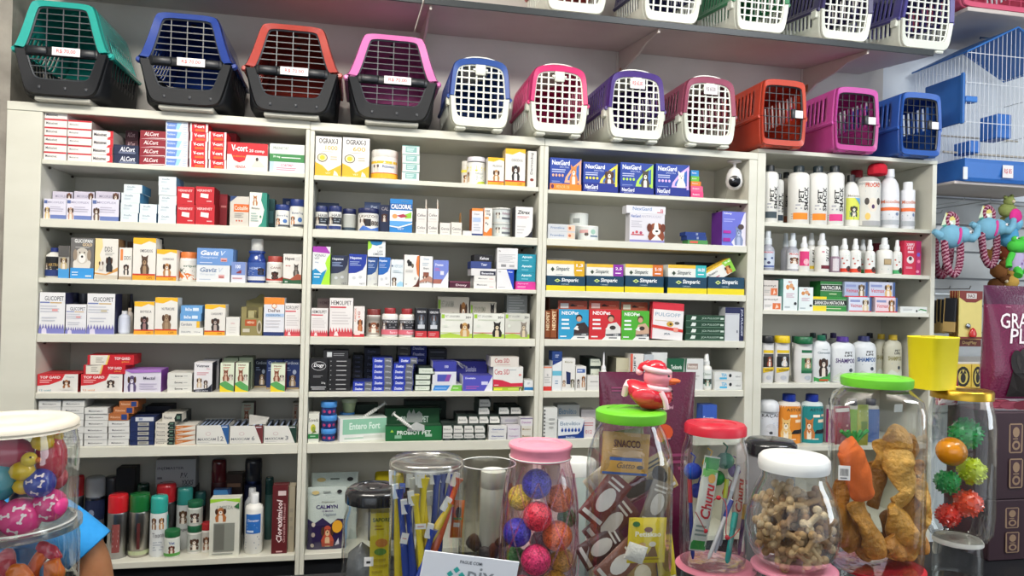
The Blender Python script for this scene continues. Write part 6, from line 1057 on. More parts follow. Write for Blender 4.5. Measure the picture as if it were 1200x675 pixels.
zl, _ = B(994.6, 1021, 348.2, 'pale blue dog box on the bottom, nearer the green ones', DG('Vetmax', '#d8c8a0'), '#d4dcea', d=.06, side='#b8c0d0')
zr, _ = B(1025.6, 1051.4, 348.6, 'pale pink dog box on the bottom, farther from the green', DG('Vetmax', '#a8743c'), '#e6cfd6', d=.06, side='#c8b4c0')
B(989.6, 1016.4, 330.4, 'blue-grey dog box on top, nearer the green ones', DG('Vetmax', '#8a7454'), '#a9b4d0', base=zl, d=.06, o=.02)
B(1018.6, 1048.6, 330.6, 'lavender dog box on top, farther from the green', DG('Vetmax', '#d8b070'), '#c4c8dc', base=zr, d=.06, o=.02)
B(1055, 1087.6, 359.4, 'flat white carton with a green swoosh lying alone', [l_(.1, .3, .5, .7, '#b0b4b0', 2), p_([(.62, .3), (.75, .7), (.97, .5), (.97, .3), (.75, .5)], '#2c8a3c'), e_(.6, .3, .03, .2, '#222')], '#d9dcd8', d=.07)
at(4, 4)
LB = lambda c, c2='#26241f', d1='#a0503a': [r_(.06, .74, .94, .82, c), r_(.1, .64, .94, .72, '#4a4a4c'), r_(.06, .36, .94, .64, c2), dog(.3, .38, .8, .66, d1), p_([(.06, .2), (.94, .28), (.94, .36), (.06, .34)], c), t_('ANTIPULGAS', .2, .25, .8, .31, '#3a3020', 0), e_(.5, .08, .2, .06, '#c0c4cc')]
FLT = [(0, 0), (.82, 0), (.9, .02), (1, .3), (1, .6), (.94, .86)]
def flatb(x0, x1, yt, desc, capc, art, o=.012, cp=.86, body='#dedddb'): return bottle(x0, x1, yt, desc, FLT, [(.92, .85), (.96, .86), (.9, .99), (.86, 1), (0, 1)], body=body, capcol=capc, art=art, lab=(.05, .84), o=o, name='shampoo_bottle', flat=.55, wrap=1.0)
flatb(894.6, 909, 393.8, 'white shampoo with black cap, yellow label and brown dog', '#23252a', LB('#e2c028'))
flatb(910.4, 928, 393.8, 'white shampoo with yellow cap and black label', '#e8c81f', LB('#e2c028', '#1c1e20', '#d8d8d8'))
flatb(929, 936, 394, 'dark-capped shampoo behind the yellow-capped one', '#1f3a30', [], .09)
flatb(934.4, 955, 395, 'white shampoo with dark green cap and green label', '#1f6a44', [r_(.3, .76, .98, .84, '#1f6a44'), r_(.3, .62, .98, .7, '#d8dcd0'), r_(.3, .28, .98, .62, '#4a8a5c'), dog(.4, .34, .9, .64, '#c9a884'), r_(.3, .2, .98, .28, '#1f6a44'), e_(.66, .08, .2, .06, '#b8c0c8')])
SHAM4P = [(0, 0), (.94, 0), (1, .02), (1, .72), (.86, .82), (.5, .87), (.42, .885)]; SHAM4C = [(.44, .88), (.46, .885), (.42, .99), (0, 1)]
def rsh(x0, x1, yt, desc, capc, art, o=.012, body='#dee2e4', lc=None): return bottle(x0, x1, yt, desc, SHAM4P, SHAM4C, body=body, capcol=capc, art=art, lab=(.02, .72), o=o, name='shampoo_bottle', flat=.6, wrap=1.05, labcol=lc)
rsh(956, 976.6, 392.8, 'white shampoo with green cap and tricolour collie', '#1f6a50', [p_([(0, 0), (1, 0), (1, .3), (.6, .18), (.3, .1), (0, .14)], '#3f9a50'), t_('Clorexidin', .2, .84, .9, .9, '#4a6a7a', 0), t_('Vansil', .4, .95, .7, .99, '#8a9a9a', 0), dog(.2, .16, .8, .74, '#3a2c26', '#e8ded2'), e_(.84, .48, .07, .04, '#4a6a70'), r_(.3, .03, .75, .08, '#c9502c')])
SH = lambda c: [t_('PET', .46, .86, .76, .93, '#26242c'), t_('LIFE', .44, .78, .76, .84, '#26242c'), t_('SHAMPOO', .12, .58, .9, .72, c), l_(.3, .46, .8, .52, '#a9b4b8', 1), e_(.7, .36, .08, .06, '#3a4450'), p_([(0, .1), (.3, .3), (.6, .2), (1, .34), (1, 0), (0, 0)], '#c9d0c4')]
rsh(979, 1006.6, 394.6, 'white shampoo with a violet cap', '#4a2a8a', SH('#4a3470'))
rsh(1004.6, 1031, 394, 'white shampoo with a navy cap', '#23285c', SH('#2c5a9a'), .07)
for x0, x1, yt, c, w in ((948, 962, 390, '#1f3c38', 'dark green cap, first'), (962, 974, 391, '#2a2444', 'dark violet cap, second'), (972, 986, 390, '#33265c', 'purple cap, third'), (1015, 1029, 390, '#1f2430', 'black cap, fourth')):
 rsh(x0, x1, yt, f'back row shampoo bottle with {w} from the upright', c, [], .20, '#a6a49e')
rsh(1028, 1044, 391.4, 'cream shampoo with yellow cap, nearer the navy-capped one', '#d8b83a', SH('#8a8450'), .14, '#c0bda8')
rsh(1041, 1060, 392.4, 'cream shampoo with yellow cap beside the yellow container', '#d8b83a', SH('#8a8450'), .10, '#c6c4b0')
at(4, 5)
bottle(893.4, 916, 469.6, 'white ribbed shampoo bottle with black lettering', [(0, 0), (.94, 0), (1, .02), (1, .72), (.96, .75)], [(1, .75), (1.02, .76), (1, .9), (.8, .97), (.5, 1), (0, 1)], body='#dcdee4', capcol='#dde0e4', art=[t_('RAÇAS', .08, .84, .9, .96, '#2a2c30', 0), l_(.1, .8, .8, .82, '#6a6c70', 1), e_(.5, .42, .28, .24, '#d0d0d4'), e_(.5, .36, .08, .05, '#33343a'), l_(.6, .5, .95, .7, '#a9bcd8', 3)], lab=(.02, .72), name='shampoo_bottle', flat=.7, wrap=1.1)
AST = lambda d1, c: [t_('ASTOR', .3, .86, .86, .94, '#26302c', 0), r_(.42, .7, .68, .77, '#f6ecd8'), r_(.74, .72, .96, .78, '#e8c8a8'), r_(.6, .56, .9, .64, '#f2d8b8'), dog(.04, .1, .54, .66, d1, '#f0e6d4', 'up'), p_([(.46, .26), (.54, .36), (.94, .38), (.94, .26)], '#1c1e22'), r_(.4, .1, .62, .13, '#f2e0c8')]
AP = [(0, 0), (.95, 0), (1, .02), (1, .76), (.9, .83), (.52, .86)]; AC = [(.5, .85), (.54, .86), (.52, .99), (.46, 1), (0, 1)]
bottle(917, 943, 462.8, 'orange shampoo bottle with blue cap and pomeranian', AP, AC, body='#e4dcd0', capcol='#1f3aa0', art=AST('#e8c07a', 1), labcol='#e08a2c', lab=(.02, .77), name='shampoo_bottle', flat=.7, wrap=1.25)
bottle(944.6, 969, 463, 'teal shampoo bottle with blue cap and corgi', AP, AC, body='#d8e4e0', capcol='#1f3aa0', art=AST('#c47a3c', 1), labcol='#23888a', lab=(.02, .77), name='shampoo_bottle', flat=.7, wrap=1.25)
for x0, x1, c, w in ((972, 992, '#8a1f5c', 'magenta'), (994, 1012, '#7aa03a', 'olive green'), (1016, 1034, '#3a5a94', 'slate blue')):
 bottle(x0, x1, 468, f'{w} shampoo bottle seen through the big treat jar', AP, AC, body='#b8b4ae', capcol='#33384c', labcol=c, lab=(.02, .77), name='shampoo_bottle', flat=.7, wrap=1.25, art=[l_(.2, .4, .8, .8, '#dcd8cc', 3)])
# ================================================================== pet carriers
def chaikin(p, n=2):
 for _ in range(n):
  q = [p[0]]
  for a, b in zip(p, p[1:]): q += [(a[0]*.75+b[0]*.25, a[1]*.75+b[1]*.25), (a[0]*.25+b[0]*.75, a[1]*.25+b[1]*.75)]
  p = q+[p[-1]]
 return p
SEC = {
'big': dict(zr=.50, bot=[(-1, .50), (-.97, .44), (-.80, .14), (-.70, .07), (-.5, .05), (0, .05), (.5, .05), (.70, .07), (.80, .14), (.97, .44), (1, .50)],
   top=[(-1.03, .52), (-.98, .54), (-.84, .72), (-.70, .95), (-.60, 1), (0, 1.0), (.60, 1), (.70, .95), (.84, .72), (.98, .54), (1.03, .52)], ix=.80, ib=.66, it=.90, nb=3, nh=10),
'mid': dict(zr=.44, bot=[(-1, .44), (-.98, .3), (-.93, .12), (-.82, .05), (-.6, .04), (0, .04), (.6, .04), (.82, .05), (.93, .12), (.98, .3), (1, .44)],
   top=[(-1.02, .45), (-.99, .6), (-.93, .84), (-.80, .92), (-.5, .955), (0, .965), (.5, .955), (.80, .92), (.93, .84), (.99, .6), (1.02, .45)], ix=.86, ib=.72, it=.86, nb=6, nh=7),
'small': dict(zr=.44, bot=[(-1, .44), (-.99, .3), (-.96, .1), (-.9, .03), (-.6, .02), (0, .02), (.6, .02), (.9, .03), (.96, .1), (.99, .3), (1, .44)],
   top=[(-1.02, .45), (-1, .6), (-.94, .92), (-.86, .98), (-.5, 1), (0, 1.0), (.5, 1), (.86, .98), (.94, .92), (1, .6), (1.02, .45)], ix=.90, ib=.80, it=.86, nb=5, nh=6),
}
def carrier(x0, x1, yt, zb, kind, ctop, cbot, cdoor, desc, yf=2.46, D=.345, price='R$ 70,00', tagpx=None, rot=None, group=None, pricecol='#c8323c', zt=None, yb_=None):
 S = SEC[kind]; (xa, _), (xb, _) = W(x0, yt+50, yf), W(x1, yt+50, yf); cx = (xa+xb)/2; hw = (xb-xa)/2/1.03
 H = (W((x0+x1)/2, yt, yf)[1]-zb) if zt is None else zt
 root = empty('pet_carrier', (cx, yf, zb), 0, rot); tag(root, desc, 'carrier', group)
 zr = S['zr']
 bot = chaikin(S['bot']); top = chaikin(S['top'])
 def rings(poly, back=.9):
  R = []; n = 26
  for i in range(n+1):
   y = D*i/n; s = 1.0 if i < n-3 else 1-(1-back)*((i-n+3)/3)**2
   q = 0
   if kind == 'big': q = min(1, i/4)**.7 if i < 4 else 1   # behind the narrower face the tub is boxier
   def bx_(x, z): return x*(1+q*(.97/max(.45, abs(x))-1)*min(1, abs(x)*1.3)*.75) if (q and z < zr and abs(x) < .97) else x
   R.append([(bx_(x, z)*hw*s, y, H*(zr+(z-zr)*(s if i >= n-3 else 1))) for x, z in poly])
  return R
 nb_, nt_ = len(bot)-1, len(top)-1
 def slit(n_, lo, hi):
  def f(i, j):
   t = (j+.5)/n_; t = min(t, 1-t)
   return 4 <= i <= 21 and i % 2 == 0 and lo < t < hi
  return f
 b = MB(); b.loft(rings(bot), cbot, False, True, skip=slit(nb_, .04, .17) if kind != 'small' else None); b.add([p for p in rings(bot)[-1]], [list(range(len(bot)))], cbot)
 inner_b = [(x*S['ix'], zr+(z-zr)*S['ib']) for x, z in bot]; inner_t = [(x*S['ix'], zr+(z-zr)*S['it']) for x, z in top]
 b.loft([[(x*hw, 0, z*H) for x, z in bot], [(x*hw*.97, -.008, (zr+(z-zr)*.98)*H) for x, z in bot], [(x*hw, -.004, z*H) for x, z in inner_b], [(x*hw, .014, z*H) for x, z in inner_b]], cbot, False, True)
 shell = b.build('bottom_shell', 'satin' if kind == 'big' else 'plastic', root, solid=.003)
 t = MB(); t.loft(rings(top), ctop, False, True, skip=slit(nt_, .06, .20)); t.add([p for p in rings(top)[-1]], [list(range(len(top)))], ctop)
 t.loft([[(x*hw, 0, z*H) for x, z in top], [(x*hw*.97, -.009, (zr+(z-zr)*.985)*H) for x, z in top], [(x*hw, -.004, z*H) for x, z in inner_t], [(x*hw, .014, z*H) for x, z in inner_t]], ctop, False, True)
 for sx in (-1, 1): # rim flange
  t.tube([(sx*hw*1.03, .0, H*zr), (sx*hw*1.035, .04, H*zr), (sx*hw*1.035, D*.5, H*zr), (sx*hw*1.03, D*.9, H*zr)], .006, ctop, 6)
 tp = t.build('top_shell', 'gloss' if kind == 'big' else 'plastic', root, solid=.003)
 m = MB()
 if kind == 'big': m.bbox(-hw*.60, hw*.60, .008, D-.03, 0, H*.055, '#b4b2a6', .004)
 else:
  for sx in (-1, 1):
   for ya, yb__ in ((-.004, .03), (D-.06, D-.03)):
    m = MB(); m.bbox(sx*hw*.62-.018, sx*hw*.62+.018, ya, yb__, 0, H*.05, cbot, .004); m.build('foot', 'plastic', root)
 if kind == 'big': m.build('base_runner', 'plastic', root)
 poly = [(x*hw*.985, (zr+(z-zr)*.98)*H) for x, z in inner_b][::-1]+[(x*hw*.985, (zr+(z-zr)*.985)*H) for x, z in inner_t]
 def zrange(x):
  zs = []
  for (ax, az), (bx, bz) in zip(poly, poly[1:]+poly[:1]):
   if (ax-x)*(bx-x) <= 0 and abs(bx-ax) > 1e-9: zs.append(az+(bz-az)*(x-ax)/(bx-ax))
  return (min(zs), max(zs)) if len(zs) > 1 else None
 def xrange_(z):
  xs = []
  for (ax, az), (bx, bz) in zip(poly, poly[1:]+poly[:1]):
   if (az-z)*(bz-z) <= 0 and abs(bz-az) > 1e-9: xs.append(ax+(bx-ax)*(z-az)/(bz-az))
  return (min(xs), max(xs)) if len(xs) > 1 else None
 d = MB(); yd = .003; r = {'big': .0016, 'mid': .0026, 'small': .0014}[kind]
 d.tube([(x, yd, z) for x, z in poly], .0042 if kind != 'small' else .005, cdoor, 6, closed=True)
 xm = max(abs(p[0]) for p in poly); z0 = min(p[1] for p in poly); z1 = max(p[1] for p in poly)
 nv = S['nb']
 for i in range(nv+ (0 if kind == 'big' else 0)):
  x = -xm+2*xm*(i+1)/(nv+1)
  if kind == 'big': x *= .86
  q = zrange(x)
  if q: d.box(x-r, x+r, yd-r, yd+r, q[0], q[1], cdoor)
 for i in range(S['nh']):
  z = z0+(z1-z0)*(i+1)/(S['nh']+1)
  if kind == 'big' and abs(z-zr*H) < .018: continue
  q = xrange_(z)
  if q: d.box(q[0], q[1], yd-r*1.1, yd+r*.9, z-r*.9, z+r*.9, cdoor)
 if kind == 'big':
  q = xrange_(zr*H); d.bbox(q[0], q[1], -.006, .006, zr*H-.017, zr*H+.012, '#17191d', .003)
  for sx in (-1, 1): d.bbox(sx*hw*.52-.028, sx*hw*.52+.028, -.012, -.005, zr*H-.014, zr*H+.010, '#1d2025', .003)
  for sx in (-.45, .1, .55): d.bbox(sx*hw-.004, sx*hw+.004, -.010, .0, H*.105, H*.14, '#3a3d42', .001)
 elif kind == 'mid':
  d.bbox(-hw*.17, hw*.17, -.008, .0, H*.74, H*.88, cdoor, .002); d.bbox(-hw*.25, hw*.25, -.004, .002, H*.80, H*.83, cdoor, .001)
 else:
  d.bbox(hw*.36, hw*.52, -.010, .002, H*.44, H*.58, '#3c3e42', .002)
 dr = d.build('door', 'plastic', root)
 if kind == 'mid':
  h = MB(); rg = []
  for k in range(9):
   a = PI*k/8; rg.append([(hw*.62*math.cos(a)*f, .012+yy, H*.935+H*.075*math.sin(a)*f2) for f, yy, f2 in ((1, 0, 1), (1, .05, 1), (.93, .05, .8), (.93, 0, .8))])
  h.loft(rg, '#e2e3da', True, True, cap0=True, cap1=True); h.ball((0, D*.5, H*.955), 1, '#e2e3da', 2, (hw*.55, D*.34, H*.045)); h.build('handle', 'plastic', root)
  for sx in (-1, 1):
   c = MB(); c.bbox(sx*hw*1.02-.008, sx*hw*1.02+.008, .01, .045, H*(zr-.11), H*(zr+.02), cbot, .003); c.build('side_clip', 'plastic', root)
 elif kind == 'big':
  h = MB(); h.tube([(0, D*.25, H*.99), (0, D*.28, H*1.06), (0, D*.6, H*1.06), (0, D*.64, H*.99)], .009, '#15171a' if ctop != '#2aa79b' else ctop, 8); h.build('handle', 'plastic', root)
  for sx in (-1, 1):
   c = MB(); c.ball((sx*hw*1.03, .012, H*zr), .011, ctop, 2); c.build('hinge_knob', 'plastic', root)
 else:
  for sx in (1,):
   c = MB(); c.ball((sx*hw*1.04, .012, H*.46), .014, ctop, 2, (1, .8, 1.1)); c.build('hinge_knob', 'plastic', root)
  h = MB(); h.bbox(-hw*.4, hw*.4, D*.2, D*.6, H*.985, H*1.02, ctop, .006); h.build('handle', 'plastic', root)
 if price:
  g = MB()
  if kind == 'big': px, pz, w2, h2 = (tagpx or .05)*hw, zr*H-.003, hw*.30, .0125
  elif kind == 'mid': px, pz, w2, h2 = 0, H*.79, hw*.26, H*.068
  else: px, pz, w2, h2 = hw*.66, H*.50, hw*.17, H*.055
  tk = .0135 if kind == 'big' else .0105
  g.box(px-w2, px+w2, -tk-.0006, -tk, pz-h2, pz+h2, '#eae6e6')
  if price != ' ': emit(g, [t_(price, .16, .26, .84, .76, pricecol, 0)], lambda u, v, k: (px-w2+u*2*w2, -tk-.0008-.0001*k, pz-h2+v*2*h2))
  g.build('price_tag', 'card', dr)
 return root
ZT = ZS[1][0]+.0005
BLK2 = '#191b1f'
carrier(16, 129, 3, ZT, 'big', '#2aa79b', BLK2, '#3a3f44', 'teal-topped black pet carrier with a grille door above the leftmost cabinet', tagpx=.12)
carrier(162, 274, 17, ZT, 'big', '#25408f', BLK2, '#34383e', 'navy blue topped black pet carrier with a grille door', tagpx=.12)
carrier(286, 398, 30, ZT, 'big', '#b0453a', BLK2, '#34383e', 'brick red topped black pet carrier with a grille door', tagpx=0)
carrier(406, 514, 42, ZS[2][0]+.0005, 'big', '#e07ab8', BLK2, '#34383e', 'candy pink topped black pet carrier with a grille door', tagpx=.1)
WB = '#d6d8ca'
carrier(526, 598, 66, ZS[2][0]+.0005, 'mid', '#2a4f9a', WB, '#e4e6da', 'blue topped cream pet carrier with a white grid door', price=None)
carrier(620, 689, 74, ZS[3][0]+.0025, 'mid', '#dc3474', WB, '#e4e6da', 'magenta topped cream pet carrier with a white grid door', price=None)
carrier(711, 779, 81, ZS[3][0]+.0005, 'mid', '#4a2f80', WB, '#e4e6da', 'purple topped cream pet carrier with a price card on its door', price='R$ 60,00')
carrier(799, 862, 88, ZS[3][0]+.0005, 'mid', '#9a4a62', WB, '#e4e6da', 'mauve topped cream pet carrier with a price card on its door', price='R$ 60,00', pricecol='#7a6a70')
carrier(890, 944, 94, ZS[4][0]+.0005, 'small', '#c8452c', '#b83e28', '#1c1e22', 'orange-red small pet carrier with a black wire door', price=' ')
carrier(976, 1029, 103, ZS[4][0]+.0005, 'small', '#c84fa4', '#b8468f', '#1c1e22', 'orchid pink small pet carrier with a black wire door', price=' ')
carrier(1053, 1102, 109, ZS[4][0]+.0005, 'small', '#2c5fb4', '#2856a4', '#1c1e22', 'bright blue small pet carrier with a black wire door', price=' ')
def zhigh(y): return ZHF+(y-YH)*math.tan(TILT)+.019/math.cos(TILT)
yy = YH+.035; zz = zhigh(yy)+.001
for x0, x1, c, w in ((636, 710, '#b04a4a', 'first from the bracket above the pink carrier'), (750, 819, '#3c3c6a', 'second along, cut by the photo edge'), (858, 921, '#3a8a5c', 'third along, with a green-tinted inside'), (957, 1018, '#3c3560', 'fourth along, with a violet-tinted inside'), (1051, 1113, '#4a4488', 'last one at the shelf end')):
 carrier(x0, x1, 0, zz, 'mid', c, '#dde0d4', '#e8eae0', 'cream-based pet carrier on the high shelf, '+w, yf=yy, D=.33, zt=.262, price=None, rot=(TILT, 0, 0))
xa, za = W(1120, 14, 2.50); xb, zb_ = W(1235, 4, 2.50)
m = MB(); m.bbox(xa, xb+.1, 2.44, YW-.001, za-.016, za, '#fff', .002); o = m.build('wall_shelf', 'under'); tag(o, 'short grey wall shelf holding the pink carrier above the cage', 'shelf')
carrier(1122, 1215, 0, za+.001, 'small', '#d8607c', '#d8607c', '#c8506c', 'rose pink carrier at the top corner above the bird cage', yf=2.46, D=.3, zt=.24, price=None)
# ================================================================== bird cage
yc = 2.50
xl, zf = W(1131, 186, yc); zr0 = W(1133, 61, yc)[1]; zb = W(1131, 211, yc)[1]
CW, CD = .46, .29; ztray = W(1128, 186, yc)[1]
root = empty('bird_cage', (xl, yc, zb)); tag(root, 'white wire bird cage with blue tray, roof and feeder door', 'cage')
h1 = ztray-zb; h2 = zr0-zb
m = MB(); m.loft([[(x, y, z) for x, y in ((-.012+i, -.012+i), (CW+.012-i, -.012+i), (CW+.012-i, CD-i), (-.012+i, CD-i))] for z, i in ((0, .02), (h1*.15, .012), (h1*.85, 0), (h1, -.004))], '#2f6fc0', True, False, cap0=True)
m.box(0, CW, 0, CD-.01, h1*.3, h1*.34, '#2a62ac'); m.build('tray', 'plastic', root, solid=.003)
m = MB(); wr = .0011; CWc = '#dfe3e8'
n = 22
def gable(x): # roof height above x
 return h2+.50*min(x, CW-x)
for i in range(n+1):
 x = CW*i/n
 for y in (0, CD-.015): m.tube([(x, y, h1*.8), (x, y, gable(x))], wr, CWc, 5)
for i in range(1, 14):
 y = (CD-.015)*i/14
 for x in (0, CW): m.tube([(x, y, h1*.8), (x, y, h2)], wr, CWc, 5)
for z in (h1+.004, h1+(h2-h1)*.35, h1+(h2-h1)*.72, h2):
 m.tube([(0, 0, z), (CW, 0, z), (CW, CD-.015, z), (0, CD-.015, z)], .0016, CWc, 5, closed=True)
m.build('wire_lattice', 'plastic', root)
m = MB(); ap = (CW/2, gable(CW/2)+.004)
m.add([(-.01, -.012, h2-.002), (ap[0], -.012, ap[1]), (CW+.01, -.012, h2-.002), (-.01, CD, h2-.002), (ap[0], CD, ap[1]), (CW+.01, CD, h2-.002)], [[0, 1, 4, 3], [1, 2, 5, 4]], '#2f6fb8')
m.build('roof', 'plastic', root, solid=.006)
m = MB(); m.tube([(ap[0]-.03, CD/2, ap[1]), (ap[0]-.03, CD/2, ap[1]+.008), (ap[0]+.03, CD/2, ap[1]+.008), (ap[0]+.03, CD/2, ap[1])], .003, '#6a8ab0', 6); m.build('carry_loop', 'metal', root)
zp0 = W(1131, 143, yc)[1]-zb; zp1 = W(1131, 86, yc)[1]-zb
m = MB(); m.bbox(-.012, -.003, .0, CD*.72, zp0, zp1, '#2a66b0', .003); m.bbox(-.018, -.010, -.004, .012, zp0-.006, zp1+.004, '#2f70bc', .002); m.bbox(-.004, .05, -.006, .03, zp0+(zp1-zp0)*.42, zp0+(zp1-zp0)*.54, '#3a7ac8', .003); m.build('feeder_door', 'plastic', root)
m = MB(); m.bbox(.07, .12, .05, .14, h1+.04, h1+.04+.05, '#2f6fc0', .004); m.build('food_cup', 'plastic', root); m = MB(); m.bbox(.17, .24, .02, .11, h1+.10, h1+.20, '#2f6fc0', .004, 1); m.build('food_cup', 'plastic', root)
m = MB(); m.tube([(0, CD*.4, h1+.05), (CW, CD*.4, h1+.05)], .005, '#b8b0a0', 8); m.tube([(0, CD*.7, h1+.14), (CW, CD*.7, h1+.14)], .004, '#b8b0a0', 8); m.build('perch', 'plastic', root)
m = MB(); m.bbox(-.02, .0, -.016, -.010, -.0, .05, '#dfe2e4', .002); m.build('tray_clip', 'plastic', root)
m = MB(); x = .165; m.box(x, x+.05, -.0165, -.0155, h1*.2, h1*.8, '#e8e4e4'); emit(m, [t_('R$ 85', .14, .28, .86, .72, '#c8404a', 0)], lambda u, v, k: (x+u*.05, -.0166-.0001*k, h1*(.2+.6*v))); m.build('price_tag', 'card', root, (0, .002, 0))
m = MB(); m.bbox(xl-.03, xl+CW+.05, yc+.02, YW-.001, zb-.0125, zb-.0005, '#fff', .002); o = m.build('wall_shelf', 'under'); tag(o, 'thin glassy wall shelf on which the bird cage stands', 'shelf')
m = MB(); x0 = 2.235; x1 = 3.1
for i in range(9):
 z = zb-.02-.12*(i+1); m.bbox(x0, x1, YW-.022, YW-.002, z, z+.112, '#b4b8ba', .002)
m.box(x0, x1, YW-.010, YW-.001, zb-.02-1.08, zb-.02, '#7c8084')
o = m.build('wall_slat_panel', 'plastic'); structure(o)
def hook(px, py, desc, y0=YW-.022, L=.22):
 x, z = W(px, py, y0-L); m = MB(); m.tube([(0, 0, 0), (0, -L, .002), (0, -L-.006, .014)], .0022, '#b8bcc0', 6); m.bbox(-.012, .012, -.003, 0, -.02, .02, '#c0c4c6', .002)
 o = m.build('display_hook', 'metal', None, (x, y0-.0005, z)); tag(o, desc, 'hook'); return x, z
# ---------------------------------------------------------------- rope toys
def rope(pts, r, c1, c2, turns=26):
 """a twisted rope: three strands round a smooth path"""
 P = [Vector(p) for p in pts]
 for _ in range(3):
  Q = [P[0]]
  for a, b in zip(P, P[1:]): Q += [a*.75+b*.25, a*.25+b*.75]
  P = Q+[P[-1]]
 L = [0]
 for a, b in zip(P, P[1:]): L.append(L[-1]+(b-a).length)
 N = int(L[-1]/.0035); R = []; j = 0
 for i in range(N+1):
  s = L[-1]*i/N
  while j < len(L)-2 and L[j+1] < s: j += 1
  f = (s-L[j])/max(1e-9, L[j+1]-L[j]); R.append(P[j]*(1-f)+P[j+1]*f)
 m = MB(); nrm = None; F = []
 for i, p in enumerate(R):
  t = (R[min(i+1, N)]-R[max(i-1, 0)]).normalized()
  nrm = (t.cross(Vector((0, 1, .1))) if nrm is None else nrm-t*nrm.dot(t)).normalized(); F.append((p, nrm.copy(), t.cross(nrm)))
 for k in range(4):
  path = []
  for i, (p, a, b) in enumerate(F):
   ph = 2*PI*(i*.0035/.026+k/4); path.append(p+(a*math.cos(ph)+b*math.sin(ph))*r*.5)
  m.tube(path, r*.62, c1 if k % 2 else c2, 5)
 return m
def elephant(px, py, y, face, desc, hk, s=1):
 x, z = W(px, py, y); root = empty('hanging_rope_toy', (x, y, z)); tag(root, desc, 'toy', None)
 B1, PK = '#79aec6', '#d04a92'
 m = MB(); f = face
 m.ball((0, 0, 0), .05*s, B1, 3, (1.15, .85, 1.08)); m.ball((f*.05*s, -.008, .008*s), .038*s, B1, 3, (1, .9, 1))
 m.tube([(f*.07*s, -.012, .0), (f*.098*s, -.016, -.006), (f*.118*s, -.018, .012), (f*.122*s, -.018, .034)], .01, B1, 10, rad=[.024*s, .019*s, .016*s, .013*s])
 m.ball((f*.122*s, -.018, .036), .0135*s, B1, 2)
 m.tube([(-f*.05*s, 0, 0), (-f*.085*s, .004, .018)], .01, B1, 10, rad=[.02*s, .012*s])
 m.build('plush_body', 'cloth', root)
 e = MB(); e.ball((f*.012, -.035*s, .0), .036*s, PK, 2, (.32, .25, 1.1), rot=Vector((.15, 0, 1)).to_track_quat('Z', 'Y').to_euler()); e.build('ear', 'cloth', root)
 q = MB(); q.ball((f*.066*s, -.041*s, .018*s), .0062, '#f0f0f0', 2); q.ball((f*.067*s, -.0455*s, .018*s), .0035, '#141418', 2); q.build('eye', 'gloss', root)
 dx = .033*s
 rp = rope([(-dx*1.3, -.01, -.02), (-dx*1.1, -.012, -.09), (-dx*.6, -.014, -.135), (dx*.3, -.014, -.155), (dx*1.1, -.012, -.12), (dx*1.3, -.01, -.06), (dx*1.25, -.008, -.015)], .0125, '#702440', '#b98a98')
 rp.build('rope_loop', 'cloth', root)
 rp = rope([(-dx*.4, .0, .03), (-dx*.9, .0, .07), (0, .0, .105*s), (dx*.9, .0, .07), (dx*.8, .0, .03)], .0105, '#702440', '#b98a98'); rp.build('rope_loop', 'cloth', root)
 c = MB(); c.box(-.03, .026, .0, .0008, .03, .085, '#c8d4b8'); emit(c, [p_([(0, 0), (.5, .4), (1, .1), (1, 0)], '#3a8a7a'), p_([(0, 1), (.4, .5), (1, .9), (1, 1)], '#d8c86a'), r_(.2, .4, .8, .6, '#e8ece0')], lambda u, v, k: (-.03+u*.056, -.0002*k, .03+v*.055)); c.build('hang_card', 'card', root, (-f*.03, -.006, 0), (0, .35*f, 0))
elephant(1114, 277, 2.42, 1, 'pale blue elephant rope toy with a pink ear, hanging nearer the cabinet', None, .86)
elephant(1157, 268, 2.48, 1, 'pale blue elephant rope toy hanging farther from the cabinet, trunk raised', None, .86)
x, z = W(1101, 275, 2.58); root = empty('hanging_rope_toy', (x, 2.58, z)); tag(root, 'white plush dog rope toy tucked against the cabinet side', 'toy')
m = MB(); m.ball((0, 0, 0), .036, '#cfd6dc', 3, (1, .8, 1)); m.ball((-.004, -.03, -.006), .016, '#e2e4e4', 2); m.build('plush_body', 'cloth', root)
m = MB(); m.ball((0, -.043, .0), .005, '#18181c', 2); m.ball((-.014, -.032, .014), .0035, '#18181c', 2); m.build('face_button', 'gloss', root)
rope([(-.02, 0, -.02), (-.028, 0, -.11), (0, 0, -.17), (.03, 0, -.16), (.05, 0, -.09), (.045, 0, -.02)], .017, '#6a2438', '#8e6470').build('rope_loop', 'cloth', root)
x, z = W(1186, 262, 2.50); m = MB(); root = empty('hanging_plush_toy', (x, 2.50, z)); tag(root, 'blue plush with a pink round ear at the outer end of the toys', 'toy')
m.ball((-.02, 0, -.05), .042, '#5aa4cc', 3, (1, .8, 1.1)); m.ball((.005, 0, 0), .034, '#7ab8d6', 3); m.build('plush_body', 'cloth', root)
m = MB(); m.ball((-.01, -.026, .026), .03, '#d83a8c', 2, (1, .35, 1.1)); m.build('ear', 'cloth', root)
x, z = W(1192, 305, 2.42); root = empty('hanging_plush_toy', (x, 2.42, z)); tag(root, 'bright green frog plush in a patterned lilac shirt', 'toy')
G = '#4ec24a'
m = MB(); m.ball((0, 0, .055), .034, G, 3, (1.15, .9, .85)); m.ball((-.018, -.006, .082), .013, G, 2); m.ball((.018, -.006, .082), .013, G, 2)
for sx in (-1, 1):
 m.tube([(sx*.022, 0, .025), (sx*.045, -.006, -.005), (sx*.05, -.012, -.028)], .011, G, 8, rad=[.013, .011, .012]); m.tube([(sx*.012, -.01, -.035), (sx*.03, -.04, -.05), (sx*.042, -.045, -.062)], .012, G, 8, rad=[.015, .013, .016])
m.build('plush_body', 'cloth', root)
